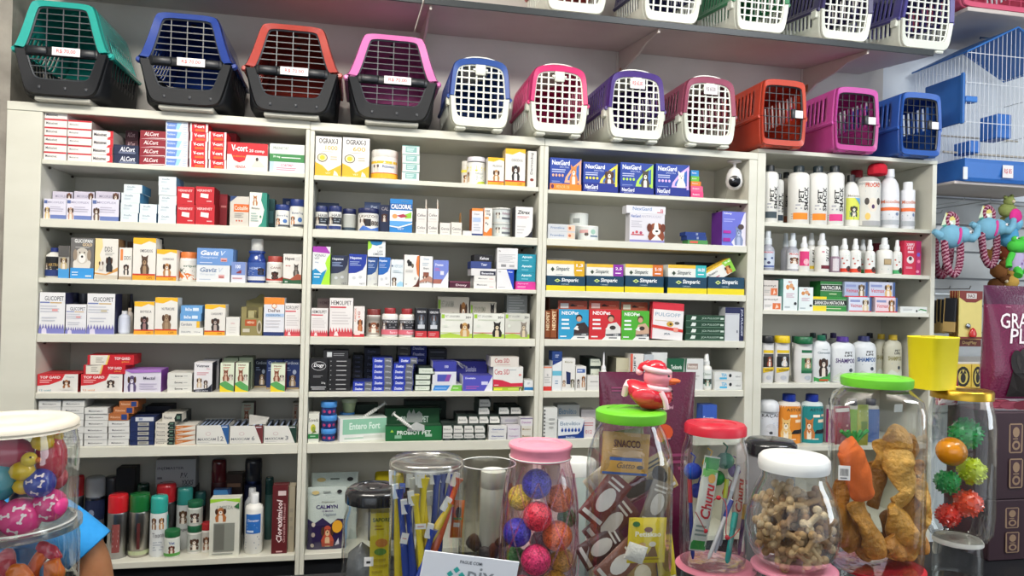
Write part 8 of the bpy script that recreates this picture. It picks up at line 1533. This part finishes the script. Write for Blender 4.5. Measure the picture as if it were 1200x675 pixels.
for i, (pts, w, c, d) in enumerate((([(1045, 500, 0), (1052, 520, .0), (1044, 545, .002), (1060, 560, 0)], 34, 0, 'upper strip under the lid, bright gold'), ([(1062, 525, -.01), (1050, 548, -.014), (1070, 575, -.01), (1048, 592, -.012)], 34, 3, 'twisted strip in the middle, palest'),
  ([(1072, 540, .01), (1080, 555, .008), (1074, 575, .01)], 20, 1, 'short piece against the far wall'), ([(1000, 588, -.02), (1018, 620, -.024), (1028, 655, -.02)], 30, 1, 'long strip low near the front edge'), ([(986, 588, .0), (990, 620, -.004), (1000, 645, 0)], 30, 2, 'dark strip low by the biscuit jar'),
  ([(1045, 590, -.014), (1056, 625, -.018), (1072, 650, -.01)], 36, 0, 'broad leaf-like strip low in the middle'), ([(1077, 560, .0), (1074, 600, -.004), (1077, 640, .0)], 30, 1, 'long strip against the ball jar side'), ([(1060, 510, .014), (1066, 530, .016), (1058, 550, .014)], 26, 1, 'piece behind the topmost strip'), ([(1030, 515, .01), (1034, 530, .012), (1028, 550, .012)], 22, 0, 'piece beside the topmost strip'), ([(1075, 565, -.012), (1086, 590, -.012), (1078, 615, -.01)], 26, 3, 'pale piece near the outer front edge'), ([(1040, 630, -.022), (1050, 645, -.024), (1046, 655, -.02)], 28, 2, 'short piece at the very bottom front'), ([(1035, 600, .012), (1050, 640, .012), (1065, 655, .012)], 30, 4, 'dark strip at the bottom back'),
  ([(1015, 600, .014), (1008, 630, .014), (1020, 655, .01)], 30, 2, 'brown strip behind the low front one'), ([(986, 560, .008), (984, 590, .008), (990, 610, .008)], 22, 2, 'brown strip tucked beside the carrot'), ([(1024, 540, .018), (1030, 570, .018), (1022, 595, .014)], 26, 4, 'dark strip behind the carrot'), ([(1066, 590, .016), (1075, 620, .014), (1080, 650, .012)], 28, 2, 'brown strip behind the broad leaf-like one'))):
 strip(pts, yI, w*1.15, GOLD[c], 'dried golden treat in the square jar, '+d, seed=i+5, flat=.42, mat='crust')
sachet(987, 498, 24, 50, yI+.02, RD(-3), '#a85a68', [l_(.1, .3, .9, .8, '#d8a8a8', 4), r_(.05, .86, .95, .96, '#e8e4e2')], 'dusky pink pack seen against the far side of the square jar')
sachet(1011, 498, 16, 54, yI+.024, RD(0), '#b4c04a', [r_(.1, .3, .9, .6, '#7a9a3a'), l_(.1, .7, .9, .9, '#dfe4b8', 2)], 'lime pack seen against the far side of the square jar')
m = MB(); m.box(-.010, .010, -.0003, .0003, -.013, .013, '#dfe0de'); emit(m, [r_(.15+.09*i, .3, .19+.09*i, .8, '#33353a') for i in range(8)]+[l_(.15, .08, .85, .24, '#55585c', 1)], lambda u, v, k: (-.010+u*.02, -.0004-.0001*k, -.013+v*.026)); x, z = W(986, 553, yI-.034); tag(m.build('barcode_sticker', 'card', None, (x, yI-.042, z), (0, 0, -.35)), 'white barcode sticker on the square jar beside the carrot toy', 'sticker')
m = MB(); m.box(-.009, .009, -.0003, .0003, -.007, .007, '#c9ccc8'); x, z = W(1038, 475, yI-.03); tag(m.build('price_sticker', 'card', None, (x, yI-.062, z), (0.1, 0, .1)), 'blank white sticker high on the square jar under its lid', 'sticker')
# --- gold-lidded jar of spiky balls, on a white-lidded jar
yJ = 1.29
_, zJ = support(1122, yJ, (31, 630), '#dcdad2', 'lower jar with a white lid under the spiky ball jar', lidh=16)
jar(1127, yJ, [(36, 468), (36, 477), (40, 487), (42, 500), (42, 600), (40, 620), (34, 629)], [(36, 456), (38, 458), (38, 472)], '#c9a13a', 'clear jar with a shiny gold lid holding spiky rubber balls', z0=zJ, lidmat='metal')
def spiky(r, col):
 m = MB(); bm = bmesh.new(); bmesh.ops.create_icosphere(bm, subdivisions=3, radius=r*.9); bmesh.ops.poke(bm, faces=[f for i, f in enumerate(bm.faces) if i % 4 == 3], offset=r*.17)
 m.from_bm(bm, col, False); return m
for px, py, r, dy, c, w in ((1132, 508, 22, .004, '#1f9a4c', 'emerald green, topmost'), (1139, 552, 19, -.010, '#c8dc1a', 'neon yellow, under the green'), (1110, 565, 17, -.006, '#1f9a4c', 'emerald green, lower'), (1134, 590, 19, -.014, '#f0502c', 'coral orange, beside another'), (1111, 604, 16, -.002, '#e83c30', 'coral red, lowest')):
 tag(spiky(r*K(yJ), c).build('spiky_ball', 'gloss', None, inside(px, py, yJ+dy), (px*.1, py*.1, 0)), 'spiky rubber ball in the gold-lidded jar, '+w, 'ball', 'spiky balls in the gold-lidded jar')
m = MB(); m.ball((0, 0, 0), 19*K(yJ), '#d88a14', 4); tag(m.build('smooth_ball', 'gloss', None, inside(1115, 529, yJ-.02)), 'smooth amber ball among the spiky ones in the gold-lidded jar', 'ball')
zt = zpx(1127, 456, yJ)+.001; x, _ = W(1094, 430, yJ+.01); h = zpx(1092, 395, yJ)-zt; w = 28*K(yJ); m = MB()
R = [[(x_*w*s, y_*w*.8*s, z) for x_, y_ in [(math.copysign(abs(math.cos(a))**.45, math.cos(a)), math.copysign(abs(math.sin(a))**.45, math.sin(a))) for a in [2*PI*i/32 for i in range(32)]]] for z, s in ((0, .93), (h*.98, 1.04), (h, 1.07))]
m.loft(R, '#e8d81c', True, True, cap0=True); o = m.build('yellow_tub', 'plastic', None, (x, yJ+.012, zt), (0, 0, .25), solid=.0025); tag(o, 'bright yellow open plastic tub resting on the gold lid', 'tub')
m = MB(); m.box(-w*.5, w*.6, w*.3, w*.32, .002, h*1.02, '#d9c820'); m.build('divider', 'plastic', o)
# --- toothbrush cylinder
yC = 1.19
jar(500, yC, [(41, 552), (41, 560), (42, 600), (41, 700), (39, 745)], [(40, 537), (43, 540), (43.5, 546), (42.5, 556)], '#fff', 'clear lidded cylinder packed with pet toothbrushes', lidmat='frost', ridges=False)
cxC = W(500, 700, yC)[0]
def brush(p0, p1, dy0, dy1, col, desc, head='#e9ecee', r=.0068, bend=0):
 a, b = inside(*p0, yC+dy0), inside(*p1, yC+dy1)
 if p0[1] > 680: a = a+(a-b)*((a.z-ZC-.01)/(b.z-a.z)); a.x = min(max(a.x, cxC-.04), cxC+.04)
 mid = a.lerp(b, .55)+Vector((bend, 0, 0)); m = MB(); path = [a, a.lerp(mid, .5), mid, mid.lerp(b, .5), mid.lerp(b, .85), b]
 m.tube(path, r, col, 8, rad=[r*.8, r*1.15, r, r*.7, r*.7, r*1.2]); o = m.build('toothbrush', 'gloss', None); d = (b-mid).normalized(); s = d.cross(Vector((0, 1, 0))).normalized()
 h = MB(); q = b-d*.004; pts = [q-d*.012, q+d*.008]
 bm = bmesh.new(); bmesh.ops.create_cube(bm, size=1); mt = Matrix.Translation(q+s*.006) @ Matrix((s, Vector((0, 1, 0)), d)).transposed().to_4x4() @ Matrix.Diagonal((.010, .008, .022, 1)); h.from_bm(bm, head, False, mt); h.build('bristle', 'cloth', o); tag(o, desc, 'toothbrush', None)
Y_, B_ = '#e8d020', '#2243a0'
brush((463, 690), (464, 556), .0, .0, Y_, 'broad yellow toothbrush standing upright against the jar side', r=.007)
brush((478, 690), (468, 572), -.02, -.016, B_, 'dark blue toothbrush with splayed white head, first of the blue ones')
brush((484, 690), (478, 590), -.026, -.024, '#1f3c98', 'navy toothbrush behind the white price strip', bend=.002)
brush((492, 690), (486, 580), -.030, -.026, Y_, 'yellow toothbrush with bent neck, nearest the viewer', bend=.006)
brush((472, 690), (498, 560), -.012, -.006, '#f0dc3a', 'pale yellow toothbrush crossing behind the nearest one', bend=.008)
brush((505, 690), (494, 556), -.010, .0, Y_, 'yellow toothbrush with a tall white head')
brush((500, 690), (512, 556), -.004, .004, B_, 'blue toothbrush in the middle of the bunch', bend=.004)
brush((508, 690), (520, 554), -.002, .010, '#23388c', 'indigo toothbrush near the middle', bend=.002)
brush((496, 690), (532, 556), -.006, .008, '#2a4cb8', 'cobalt toothbrush leaning outwards')
brush((505, 655), (538, 560), -.016, -.006, '#e8642c', 'orange-red toothbrush leaning steeply outwards')
brush((500, 640), (528, 590), -.024, -.016, '#e8c828', 'golden toothbrush beside the orange-red one')
brush((515, 690), (508, 580), .014, .018, '#dfe3ea', 'white toothbrush among the blue ones')
brush((486, 690), (508, 620), -.034, -.030, '#2848b0', 'short blue toothbrush crossing low in front', bend=-.002)
brush((470, 690), (484, 560), .012, .016, '#dfe0d8', 'ivory toothbrush at the back of the bunch')
for (px, py, w_, h_, dy, rt, d) in ((493, 617, 12, 6, -.036, 0, 'small white price strip in the middle of the toothbrushes'), (474, 631, 8, 12, -.033, .2, 'upright white paper strip on the blue toothbrushes')):
 m = MB(); kk = K(yC); m.box(-w_*kk/2, w_*kk/2, -.0004, .0004, -h_*kk/2, h_*kk/2, '#e6e6e4'); m.box(-w_*kk*.3, w_*kk*.3, -.0006, -.0004, -.0006, .0006, '#c0605a'); x, z = W(px, py, yC+dy); tag(m.build('price_strip', 'card', None, (x, yC+dy, z), (0, rt, 0)), d, 'label')
sachet(536, 608, 14, 44, yC+.012, RD(4), '#d8741f', [e_(.5, .7, .3, .15, '#2a2a20'), r_(.15, .3, .7, .42, '#e8e4dc'), r_(.1, .5, .9, .56, '#5a8a3c')], 'orange snack pack showing through the toothbrush cylinder')
# --- black-lidded jar with a yellow carton
yB = 1.36
jar(438, yB, [(30, 594), (30, 602), (34, 610), (35, 640), (35, 720), (33, 760)], [(27, 570), (31, 573), (32.5, 577), (32.5, 596)], '#16181b', 'clear jar with a glossy black lid holding a yellow carton', lidmat='gloss', ridges=True)
(xa, _), (xb, _) = W(434, 620, yB), W(458, 620, yB); zt = zpx(446, 598, yB); m = MB(); m.box(0, xb-xa, 0, .03, 0, zt-ZC-.004, '#e6d22a', '#c9b420')
emit(m, [t_('SAPORE', .1, .90, .96, .945, '#3a5a2c', 1), l_(.2, .80, .7, .87, '#b08a1c', 2), e_(.55, .66, .3, .05, '#d88a3a'), e_(.5, .56, .3, .04, '#6a9a3c'), l_(.1, .1, .9, .5, '#c0a81c', 6)], lambda u, v, k: (u*(xb-xa), -.0003*k, v*(zt-ZC-.004)))
tag(m.build('treat_carton', 'card', None, (xa, yB-.012, ZC+.0024)), 'yellow carton with green lettering inside the black-lidded jar', 'carton')
m = MB(); m.box(-.008, .008, -.0003, .0003, -.008, .008, '#e4e4e2'); m.box(-.004, .003, -.0006, -.0003, -.003, .001, '#333'); x, z = W(432, 657, yB-.05); tag(m.build('price_sticker', 'card', None, (x, yB-.055, z)), 'small white sticker low on the black-lidded jar', 'sticker')
m = MB(); m.lathe([(0, 0), (.024, 0), (.028, .05), (.024, .08), (0, .10)], '#6a6c70', 20); tag(m.build('foil_treat', 'foil', None, (W(424, 650, yB)[0], yB+.012, ZC+.0024)), 'grey foil bundle at the bottom of the black-lidded jar', 'bundle')
# --- open clear jar with a white-capped bottle, behind
yD = 1.30
jar(572, yD, [(33, 543), (33, 600), (33, 700), (31, 745)], [], '#fff', 'open clear jar behind the pink-lidded one', 'frost')
jr = None
x, _ = W(578, 560, yD+.0); h = zpx(578, 549, yD)-ZC-.004; m = MB(); m.lathe([(0, 0), (.022, 0), (.023, .006), (.023, h-.035), (.021, h-.03)], '#bfc4c0', 24); o = m.build('treat_tube', 'plastic', None, (x, yD, ZC+.0024)); m = MB(); m.lathe([(.021, h-.032), (.0225, h-.03), (.0225, h-.002), (.02, h), (0, h)], '#e2e6e2', 24); m.build('cap', 'plastic', o); tag(o, 'pale tube with a white cap inside the open clear jar', 'tube')
rr = random.Random(8)
for i in range(9):
 px = 552+rr.random()*40; py = 624+rr.random()*50; m = MB(); m.ball((0, 0, 0), .014, ('#4a2c22', '#5c382a', '#3a241c')[i % 3], 2, (1.2, .8, .7)); px = min(max(px, 556), 590)
 o = m.build('dried_chunk', 'food', None, inside(px, py, yD-.008+.004*(i % 3-1) if px < 566 else yD-.03), (i, i*2, 0)); tag(o, 'dark brown dried chunk low in the open clear jar', 'treat', 'dark dried chunks in the open jar')
x, z = W(681, 545, 1.40); m = MB(); h = zpx(681, 541, 1.40)-ZC; m.lathe([(0, 0), (.036, 0), (.038, .01), (.038, h-.03), (.034, h-.025)], '#9aa8a4', 24); o = m.build('storage_jar', 'plastic', None, (x, 1.42, ZC+.0004)); m = MB(); m.lathe([(.034, h-.03), (.037, h-.028), (.037, h-.004), (.034, h), (0, h)], '#d8dcd8', 24); m.build('lid', 'plastic', o); tag(o, 'pale jar with white lid behind the pink and lime-lidded jars', 'jar')
# --- two-tier jar of toys at the left edge
yA = 1.10; cxA = 14
zmid = zpx(cxA, 628, yA)
jar(cxA, yA, [(58, 632), (62, 640), (62, 700), (60, 760)], [(60, 618), (64, 620), (64, 634)], '#fff', 'lower clear tier of the toy jar at the photo edge, orange toys inside', lidmat='frost', ridges=False)
zA = zpx(cxA, 618, yA)+.001
jar(cxA, yA, [(58, 505), (59, 515), (62, 525), (62, 600), (60, 614), (56, 617)], [(57, 491), (61, 494), (62, 499), (60.5, 501), (62, 503), (61, 514)], '#d9d2c2', 'upper clear jar with a cream lid full of dog balls', z0=zA, ridges=False)
def bball(px, py, r, dy, c, w, bones=True, sc=(1, 1, 1)):
 m = MB(); R_ = r*K(yA); m.ball((0, 0, 0), R_, c, 3, sc); o = m.build('dog_ball', 'gloss', None, inside(px, py, yA+dy)); tag(o, 'toy ball in the cream-lidded jar, '+w, 'ball', None)
 if bones:
  b = MB()
  for (u, v, t) in ((-.35, .3, .3), (.4, .15, 1.2), (0, -.45, -.4), (.2, .65, .1)):
   def mp2(a, bb, kk, u=u, v=v, t=t):
    X = u+(a*math.cos(t)-bb*math.sin(t))*.42; Z = v+(a*math.sin(t)+bb*math.cos(t))*.42; q = max(.05, 1-X*X-Z*Z)**.5
    return (X*R_*1.01, -q*R_*1.015-.0002, Z*R_*1.01)
   emit(b, [r_(-.4, -.1, .4, .1, '#f4e6ea'), e_(-.45, .13, .16, .16, '#f4e6ea'), e_(-.45, -.13, .16, .16, '#f4e6ea'), e_(.45, .13, .16, .16, '#f4e6ea'), e_(.45, -.13, .16, .16, '#f4e6ea')], mp2)
  b.build('bone_print', 'card', o)
for a in ((24, 606, 20, -.032, '#e0408a', 'hot pink with bones, low in the middle'), (58, 592, 17, -.022, '#e0408a', 'hot pink with bones, lower outer side'), (47, 566, 15, -.03, '#2c3fa0', 'blue with bones, above the pink ones'), (-12, 604, 18, -.03, '#d83a84', 'hot pink, cut by the photo edge')): bball(*a)
for a in ((60, 536, 17, -.012, '#c42c44', 'crimson oval, upper outer side', False, (.9, .8, 1.5)), (64, 560, 13, .01, '#c03850', 'crimson, behind the blue one', False), (10, 530, 20, -.02, '#b8284c', 'dark crimson, under the lid', False, (1.2, .8, .8)), (2, 562, 18, -.022, '#28a0b0', 'teal, cut by the photo edge', False, (.8, .8, 1.2)), (26, 585, 12, .0, '#2a2c50', 'dark navy, between the pinks', False)): bball(*a)
def duckling(px, py, dy, s, w):
 root = empty('squeaky_toy', inside(px, py, yA+dy)); tag(root, 'yellow squeaky toy in the cream-lidded jar, '+w, 'toy'); m = MB(); m.ball((0, 0, 0), .012*s, '#e8c420', 2, (1.2, .9, 1)); m.ball((.008*s, -.002, .014*s), .009*s, '#efd030', 2); m.build('body', 'gloss', root); m = MB(); m.ball((.018*s, -.003, .013*s), .004*s, '#e07820', 1); m.ball((.012*s, -.009*s, .018*s), .0016, '#222', 1); m.build('face', 'gloss', root)
duckling(50, 518, -.03, 1.0, 'just under the lid'); duckling(64, 511, -.012, .8, 'at the outer wall'); duckling(26, 552, -.036, 1.1, 'in front of the teal ball'); duckling(27, 570, -.03, .9, 'above the hot pink ball')
for i, (pts, w, c, d) in enumerate((([(52, 640, 0), (38, 660, 0), (30, 690, 0)], 16, '#e86a1c', 'orange rope ring arm, upper'), ([(60, 650, -.01), (66, 668, -.01), (56, 690, -.01)], 22, '#e8761f', 'orange ring, outer side'), ([(10, 660, -.02), (25, 668, -.02), (34, 690, -.02)], 22, '#ee7a24', 'orange ring, inner side'), ([(2, 640, .0), (12, 650, 0), (2, 670, 0)], 18, '#d04a5a', 'pink-red lump by the edge'), ([(44, 632, 0), (60, 640, .0), (70, 650, .0)], 14, '#c8304c', 'crimson strap across the top'), ([(-20, 700, 0), (10, 715, 0), (40, 705, 0)], 34, '#e8802c', 'big orange one lower down'), ([(0, 745, 0), (20, 752, 0), (50, 748, 0)], 34, '#3a8ad0', 'blue one at the base'), ([(30, 725, .01), (50, 730, .01), (60, 738, .01)], 28, '#d84a5c', 'rose one above the blue'))):
 strip([(a, b+6, dd) for a, b, dd in pts], yA-.004, w, c, 'rubber dog toy in the lower tier, '+d, 'rubber_toy', 'toy', seed=i+30, flat=.8, mat='gloss')
# ================================================================== standing bags, cartons and card on the counter
def bag(px0, px1, py0, y, z0, col, desc, art, T=.05, name='food_bag', cf=None, lean=0, du=0):
 (xa, _), (xb, _) = W(px0, py0+40, y), W(px1, py0+40, y); w = xb-xa; h = zpx((px0+px1)/2, py0, y)-z0; R = []
 for i in range(21):
  v = i/20; th = T*min(1, (v+.15)*2.2)*(1-v)**.6+.0015; hw = w/2*(1-.05*math.sin(PI*v))
  R.append([(hw*math.copysign(abs(math.cos(a))**.45, math.cos(a)), th*math.sin(a), v*h) for a in [2*PI*q/28 for q in range(28)]])
 m = MB(); m.loft(R, col, True, True, cap0=True, cap1=True, colf=cf); o = m.build(name, 'foil', None, ((xa+xb)/2, y+T, z0+.0006), (lean, 0, 0)); lb = MB()
 def mp(u, v, k):
  X = (min(1, max(0, u+du))-.5)*w*.97; th = T*min(1, (v+.15)*2.2)*(1-v)**.6+.0015; q = min(.999, abs(X)/(w/2*(1-.05*math.sin(PI*v)))); ca = q**(1/.45); return (X, -th*math.sqrt(max(0, 1-ca*ca))-.0012-.0003*k, v*h)
 emit(lb, art, mp, 8); lb.build('front_print', 'card', o); tag(o, desc, 'bag'); return o
bag(709, 826, 439, 1.40, ZC, '#5a1334', 'maroon standing pet food bag behind the lime-lidded jar', [t_('Pele Sensível', .56, .815, .74, .835, '#d8a8b8', 0, .1), e_(.64, .70, .09, .04, '#c8502c'), e_(.60, .68, .05, .03, '#e07a3c'), l_(.1, .9, .4, .93, '#8a3a60', 2), t_('Pequenas', .58, .66, .7, .675, '#c890a4', 0), l_(.5, .5, .9, .6, '#8a3a60', 3)], .045)
yK = 1.365
(xk, _) = W(1160, 560, yK); zk1 = zpx(1170, 586, yK); zk2 = zpx(1170, 483, yK)
def carton(z0, z1, dx, w_, d):
 m = MB(); W_ = .30; D_ = .13; h = z1-z0-.0008; m.bbox(0, W_, 0, D_, 0, h, '#3c2830', .002)
 def seal(cx, cy): return [p_([(cx-.05, cy-.17), (cx+.05, cy-.17), (cx+.06, cy-.15), (cx+.06, cy+.15), (cx+.05, cy+.17), (cx-.05, cy+.17), (cx-.06, cy+.15), (cx-.06, cy-.15)], '#a08468'), p_([(cx-.045, cy-.155), (cx+.045, cy-.155), (cx+.05, cy+.155), (cx-.05, cy+.155)], '#4a3238'), e_(cx, cy+.07, .03, .06, '#a08468'), e_(cx, cy-.08, .035, .055, '#a08468'), e_(cx, cy-.08, .02, .03, '#4a3238'), l_(cx-.03, cy-.02, cx+.03, cy+.01, '#a08468', 1)]
 emit(m, seal(.20, .70)+seal(.20, .30)+[l_(.5, .3, .9, .7, '#5a424a', 3)], lambda u, v, k: (u*W_, -.0003*k, v*h))
 tag(m.build('shipping_carton', 'card', None, (xk+dx, yK, z0+.0004)), d, 'carton')
carton(ZC, zk1, 0, 0, 'dark brown carton with tan seals, under another one'); carton(zk1, zk2, .006, 0, 'dark brown carton with tan seals, carrying the maroon food bag')
DGA = [t_('GRAN', .30, .66, .66, .78, '#e8dce0', 0, .2), t_('PLUS', .36, .54, .72, .66, '#e8dce0', 0, .2), t_('Sachê', .5, .47, .66, .51, '#d8a040', 0), l_(.2, .82, .42, .84, '#a86a84', 1),
 p_([(.34, .12), (.36, .32), (.48, .42), (.62, .42), (.72, .3), (.74, .12)], '#2c2624'), e_(.55, .40, .15, .12, '#2a2422'), e_(.41, .39, .06, .1, '#1e1a19'), e_(.69, .39, .06, .1, '#1e1a19'), e_(.55, .35, .07, .05, '#453a34'), e_(.55, .36, .03, .02, '#100e0e'), e_(.5, .42, .016, .012, '#c08a4a'), e_(.6, .42, .016, .012, '#c08a4a'),
 e_(.3, .06, .1, .04, '#a8485c'), e_(.4, .05, .1, .035, '#b8586a'), e_(.52, .05, .1, .04, '#98404f'), p_([(.05, .3), (.08, .5), (.11, .5), (.08, .3)], '#b85a80')]
bag(1174, 1290, 336, 1.345, zk2, '#6a1640', 'large maroon food bag with a black dog on the dark cartons', DGA, .05, du=-.21, cf=lambda i, j: '#4a1436' if i > 16 else ('#6a1640' if i > 1 else '#d8ccd0'))
bag(1143, 1168, 430, 1.36, zpx(1150, 480, 1.36), '#b02a5a', 'pink and white bag corner tucked beside the big maroon bag', [p_([(0, 0), (0, .3), (1, .1), (1, 0)], '#e8dce0')], .02)
bpy.data.objects['food_bag.002'].location.z = zk2+.0006; bpy.data.objects['food_bag.002'].location.y = 1.47
y = .93; (xa, za), (xb, zb_) = W(498, 641, y), W(602, 660, y); w = .125; h = .085; m = MB(); m.bbox(0, w, 0, .0016, -h, 0, '#e4e7ec', .0006)
def lf(cx, cy, s): return p_([(cx-s, cy), (cx, cy+s*1.45), (cx+s, cy), (cx, cy-s*1.45)], '#35a8a0')
emit(m, [t_('PAGUE COM:', .38, .87, .62, .92, '#5c6068', 1), lf(.30, .70, .035), lf(.36, .70+.07, .035), lf(.36, .70-.07, .035), lf(.42, .70, .035), e_(.36, .7, .018, .026, '#e4e7ec'), t_('pix', .48, .54, .76, .84, '#8a9096', 0), l_(.2, .1, .8, .3, '#a9aeb6', 3)], lambda u, v, k: (u*w, -.0002*k, -h+v*h))
o = m.build('payment_card', 'card', None, (xa, y, za-.004), (0, .17, 0)); tag(o, 'white tilted payment card with a teal four-leaf mark and grey letters', 'card')
m = MB(); m.bbox(.02, .09, -.0, .05, ZC-za+.0004, ZC-za+.008, '#b8bcc0', .002); m.bbox(.045, .065, .002, .006, ZC-za+.006, -h*.4, '#b8bcc0', .001); s = m.build('stand', 'plastic', o, (0, .0022, 0), (0, -.17, 0)); s.location.z = .004
# ================================================================== seated person behind the counter
def skin(name, verts, edges, mat, parent, loc=(0, 0, 0), col='#fff', sub=2):
 me = bpy.data.meshes.new(name); me.from_pydata([v[:3] for v in verts], edges, []); ob = bpy.data.objects.new(name, me); COL.objects.link(ob)
 md = ob.modifiers.new('skin', 'SKIN'); md.use_smooth_shade = True
 for i, v in enumerate(verts):
  sv = me.skin_vertices[0].data[i]; sv.radius = (v[3], v[4] if len(v) > 4 else v[3]); sv.use_root = (i == 0)
 ob.modifiers.new('smooth', 'SUBSURF').levels = sub; ob.modifiers['smooth'].render_levels = sub
 me.materials.append(mat); ob.parent = parent; ob.location = loc; return ob
def flatmat(name, c1, c2, rough, sss=0, scale=30, bump=.2):
 m_ = plain(name, c1, c2, scale, rough, bump); 
 if sss: m_.node_tree.nodes['Principled BSDF'].inputs['Subsurface Weight'].default_value = sss; m_.node_tree.nodes['Principled BSDF'].inputs['Subsurface Scale'].default_value = .01
 return m_
SK = flatmat('person_skin', '#a5714f', '#b17c58', .5, .15); SH_ = flatmat('blue_knit', '#2a8fd8', '#3398e0', .85, 0, 90, .5); HR = flatmat('dark_hair', '#1a1412', '#2a201c', .5, 0, 200, .6); TR = flatmat('dark_trousers', '#20242c', '#2a2e38', .9)
yP = 1.86; sx_, sz_ = W(60, 604, yP)   # shoulder joint
per = empty('person', (sx_-.10, yP, 0)); tag(per, 'person in a bright blue short-sleeved T-shirt seated behind the toy jar', 'person')
ox = 0
bx = lambda x, y, z, *r: (x, y, z, *r)
S0 = sz_
V = [bx(-.10, .06, S0-.46, .11, .09), bx(-.09, .05, S0-.30, .09, .07), bx(-.06, .03, S0-.12, .09, .07), bx(-.055, .015, S0-.02, .07, .055), bx(-.075, -.01, S0+.075, .048, .048), bx(-.10, -.03, S0+.14, .066, .074), bx(-.115, -.04, S0+.20, .072, .082), bx(-.12, -.04, S0+.25, .05, .06),
 bx(.09, 0, S0-.01, .042, .042), bx(.15, -.005, S0-.035, .044, .044), bx(.195, -.01, S0-.10, .041), bx(.215, -.02, S0-.23, .037), bx(.205, -.15, S0-.26, .033), bx(.19, -.27, S0-.24, .023), bx(.18, -.31, S0-.235, .028, .014),
 bx(-.20, 0, S0-.01, .042, .042), bx(-.25, -.01, S0-.05, .045), bx(-.31, -.04, S0-.22, .038), bx(-.26, -.17, S0-.25, .032), bx(-.2, -.27, S0-.24, .023), bx(-.18, -.31, S0-.235, .028, .014),
 bx(-.01, -.02, S0-.50, .085), bx(.03, -.40, S0-.50, .065), bx(.03, -.42, .12, .042), bx(.03, -.50, .05, .035), bx(-.21, -.02, S0-.50, .085), bx(-.22, -.40, S0-.50, .065), bx(-.22, -.42, .12, .042), bx(-.22, -.50, .05, .035)]
E_ = [(0, 1), (1, 2), (2, 3), (3, 4), (4, 5), (5, 6), (6, 7), (3, 8), (8, 9), (9, 10), (10, 11), (11, 12), (12, 13), (13, 14), (3, 15), (15, 16), (16, 17), (17, 18), (18, 19), (19, 20), (0, 21), (21, 22), (22, 23), (23, 24), (0, 25), (25, 26), (26, 27), (27, 28)]
for hx, hs in ((.18, 1), (-.18, -1)):   # five fingers on each hand
 base = 14 if hs > 0 else 20
 for i in range(4):
  a = len(V); fx = hx+(i-1.5)*.017; L = (.030, .036, .034, .027)[i]
  V += [bx(fx, -.335, S0-.232, .008), bx(fx, -.335-L*.8, S0-.236, .0075), bx(fx, -.335-L*1.6, S0-.252, .006)]; E_ += [(base, a), (a, a+1), (a+1, a+2)]
 a = len(V); V += [bx(hx-hs*.034, -.295, S0-.238, .009), bx(hx-hs*.046, -.325, S0-.246, .0075)]; E_ += [(base, a), (a, a+1)]
skin('body', V, E_, SK, per, (.0, 0, 0))
VS = [bx(-.10, .06, S0-.48, .16, .135), bx(-.09, .05, S0-.30, .15, .122), bx(-.06, .02, S0-.14, .155, .125), bx(-.055, .005, S0-.03, .135, .10), bx(-.065, .0, S0+.045, .062, .058)]
skin('shirt', VS, [(0, 1), (1, 2), (2, 3), (3, 4)], SH_, per)
def sleeve(pts, flat_=.9):
 R = []
 for (x, y, z, r, nx, nz) in pts:
  t = Vector((nx, 0, nz)).normalized(); s1 = Vector((0, 1, 0)); s2 = t.cross(s1)
  R.append([Vector((x, y, z))+s1*r*flat_*math.cos(a)*(1+.05*math.sin(3*a+x*40))+s2*r*math.sin(a)*(1+.04*math.sin(4*a)) for a in [2*PI*q/24 for q in range(24)]])
 m = MB(); m.loft(R, '#2f93dc', True, True); return m
sleeve([(.0, 0, S0+.0, .085, 1, -.1), (.06, 0, S0-.0, .070, 1, -.3), (.105, -.003, S0-.018, .062, .9, -.5), (.145, -.006, S0-.045, .058, .8, -.62), (.172, -.010, S0-.066, .057, .74, -.7), (.188, -.012, S0-.080, .058, .7, -.72)]).build('sleeve', SH_, per, solid=.003, subs=1)
sleeve([(-.14, 0, S0+.005, .095, -1, -.1), (-.20, 0, S0-.0, .078, -1, -.2), (-.245, -.003, S0-.03, .074, -.8, -.5), (-.275, -.01, S0-.08, .070, -.55, -.8), (-.295, -.02, S0-.14, .072, -.4, -.9)]).build('sleeve', SH_, per, solid=.003, subs=1)
skin('trousers', [bx(-.10, .04, S0-.47, .15, .13), bx(-.01, -.02, S0-.50, .10), bx(.03, -.40, S0-.50, .08), bx(.03, -.42, .16, .058), bx(-.21, -.02, S0-.50, .10), bx(-.22, -.40, S0-.50, .08), bx(-.22, -.42, .16, .058)], [(0, 1), (1, 2), (2, 3), (0, 4), (4, 5), (5, 6)], TR, per)
m = MB(); m.ball((-.118, .012, S0+.232), .088, '#fff', 3, (.95, 1.0, 1.02)); m.ball((-.118, -.05, S0+.278), .06, '#fff', 3, (1, .9, .5)); hb = m.build('hair', HR, per)
m = MB(); m.ball((-.125, -.118, S0+.185), .012, '#fff', 2, (.8, 1, 1.3)); m.build('nose', SK, per)
m = MB(); 
for s in (-1, 1): m.ball((-.12+s*.026, -.112, S0+.208), .0075, '#e8e2dc', 2, (1.3, .7, .7)); m.ball((-.12+s*.026, -.1165, S0+.208), .0036, '#2a1c16', 2)
m.build('eye', 'gloss', per)
m = MB(); m.ball((-.12, -.108, S0+.150), .02, '#9a4a44', 2, (1, .4, .3)); m.build('mouth', 'skin', per)
sh_ = S0-.67; m = MB(); m.lathe([(0, 0), (.2, 0), (.2, .02), (.03, .03), (.03, sh_-.05), (.17, sh_-.045), (.18, sh_-.01), (.16, sh_), (0, sh_)], '#2a2c30', 28); x = sx_-.10-.10; tag(m.build('stool', 'plastic', None, (x, yP+.06, .0006)), 'dark round stool under the person in blue', 'stool')
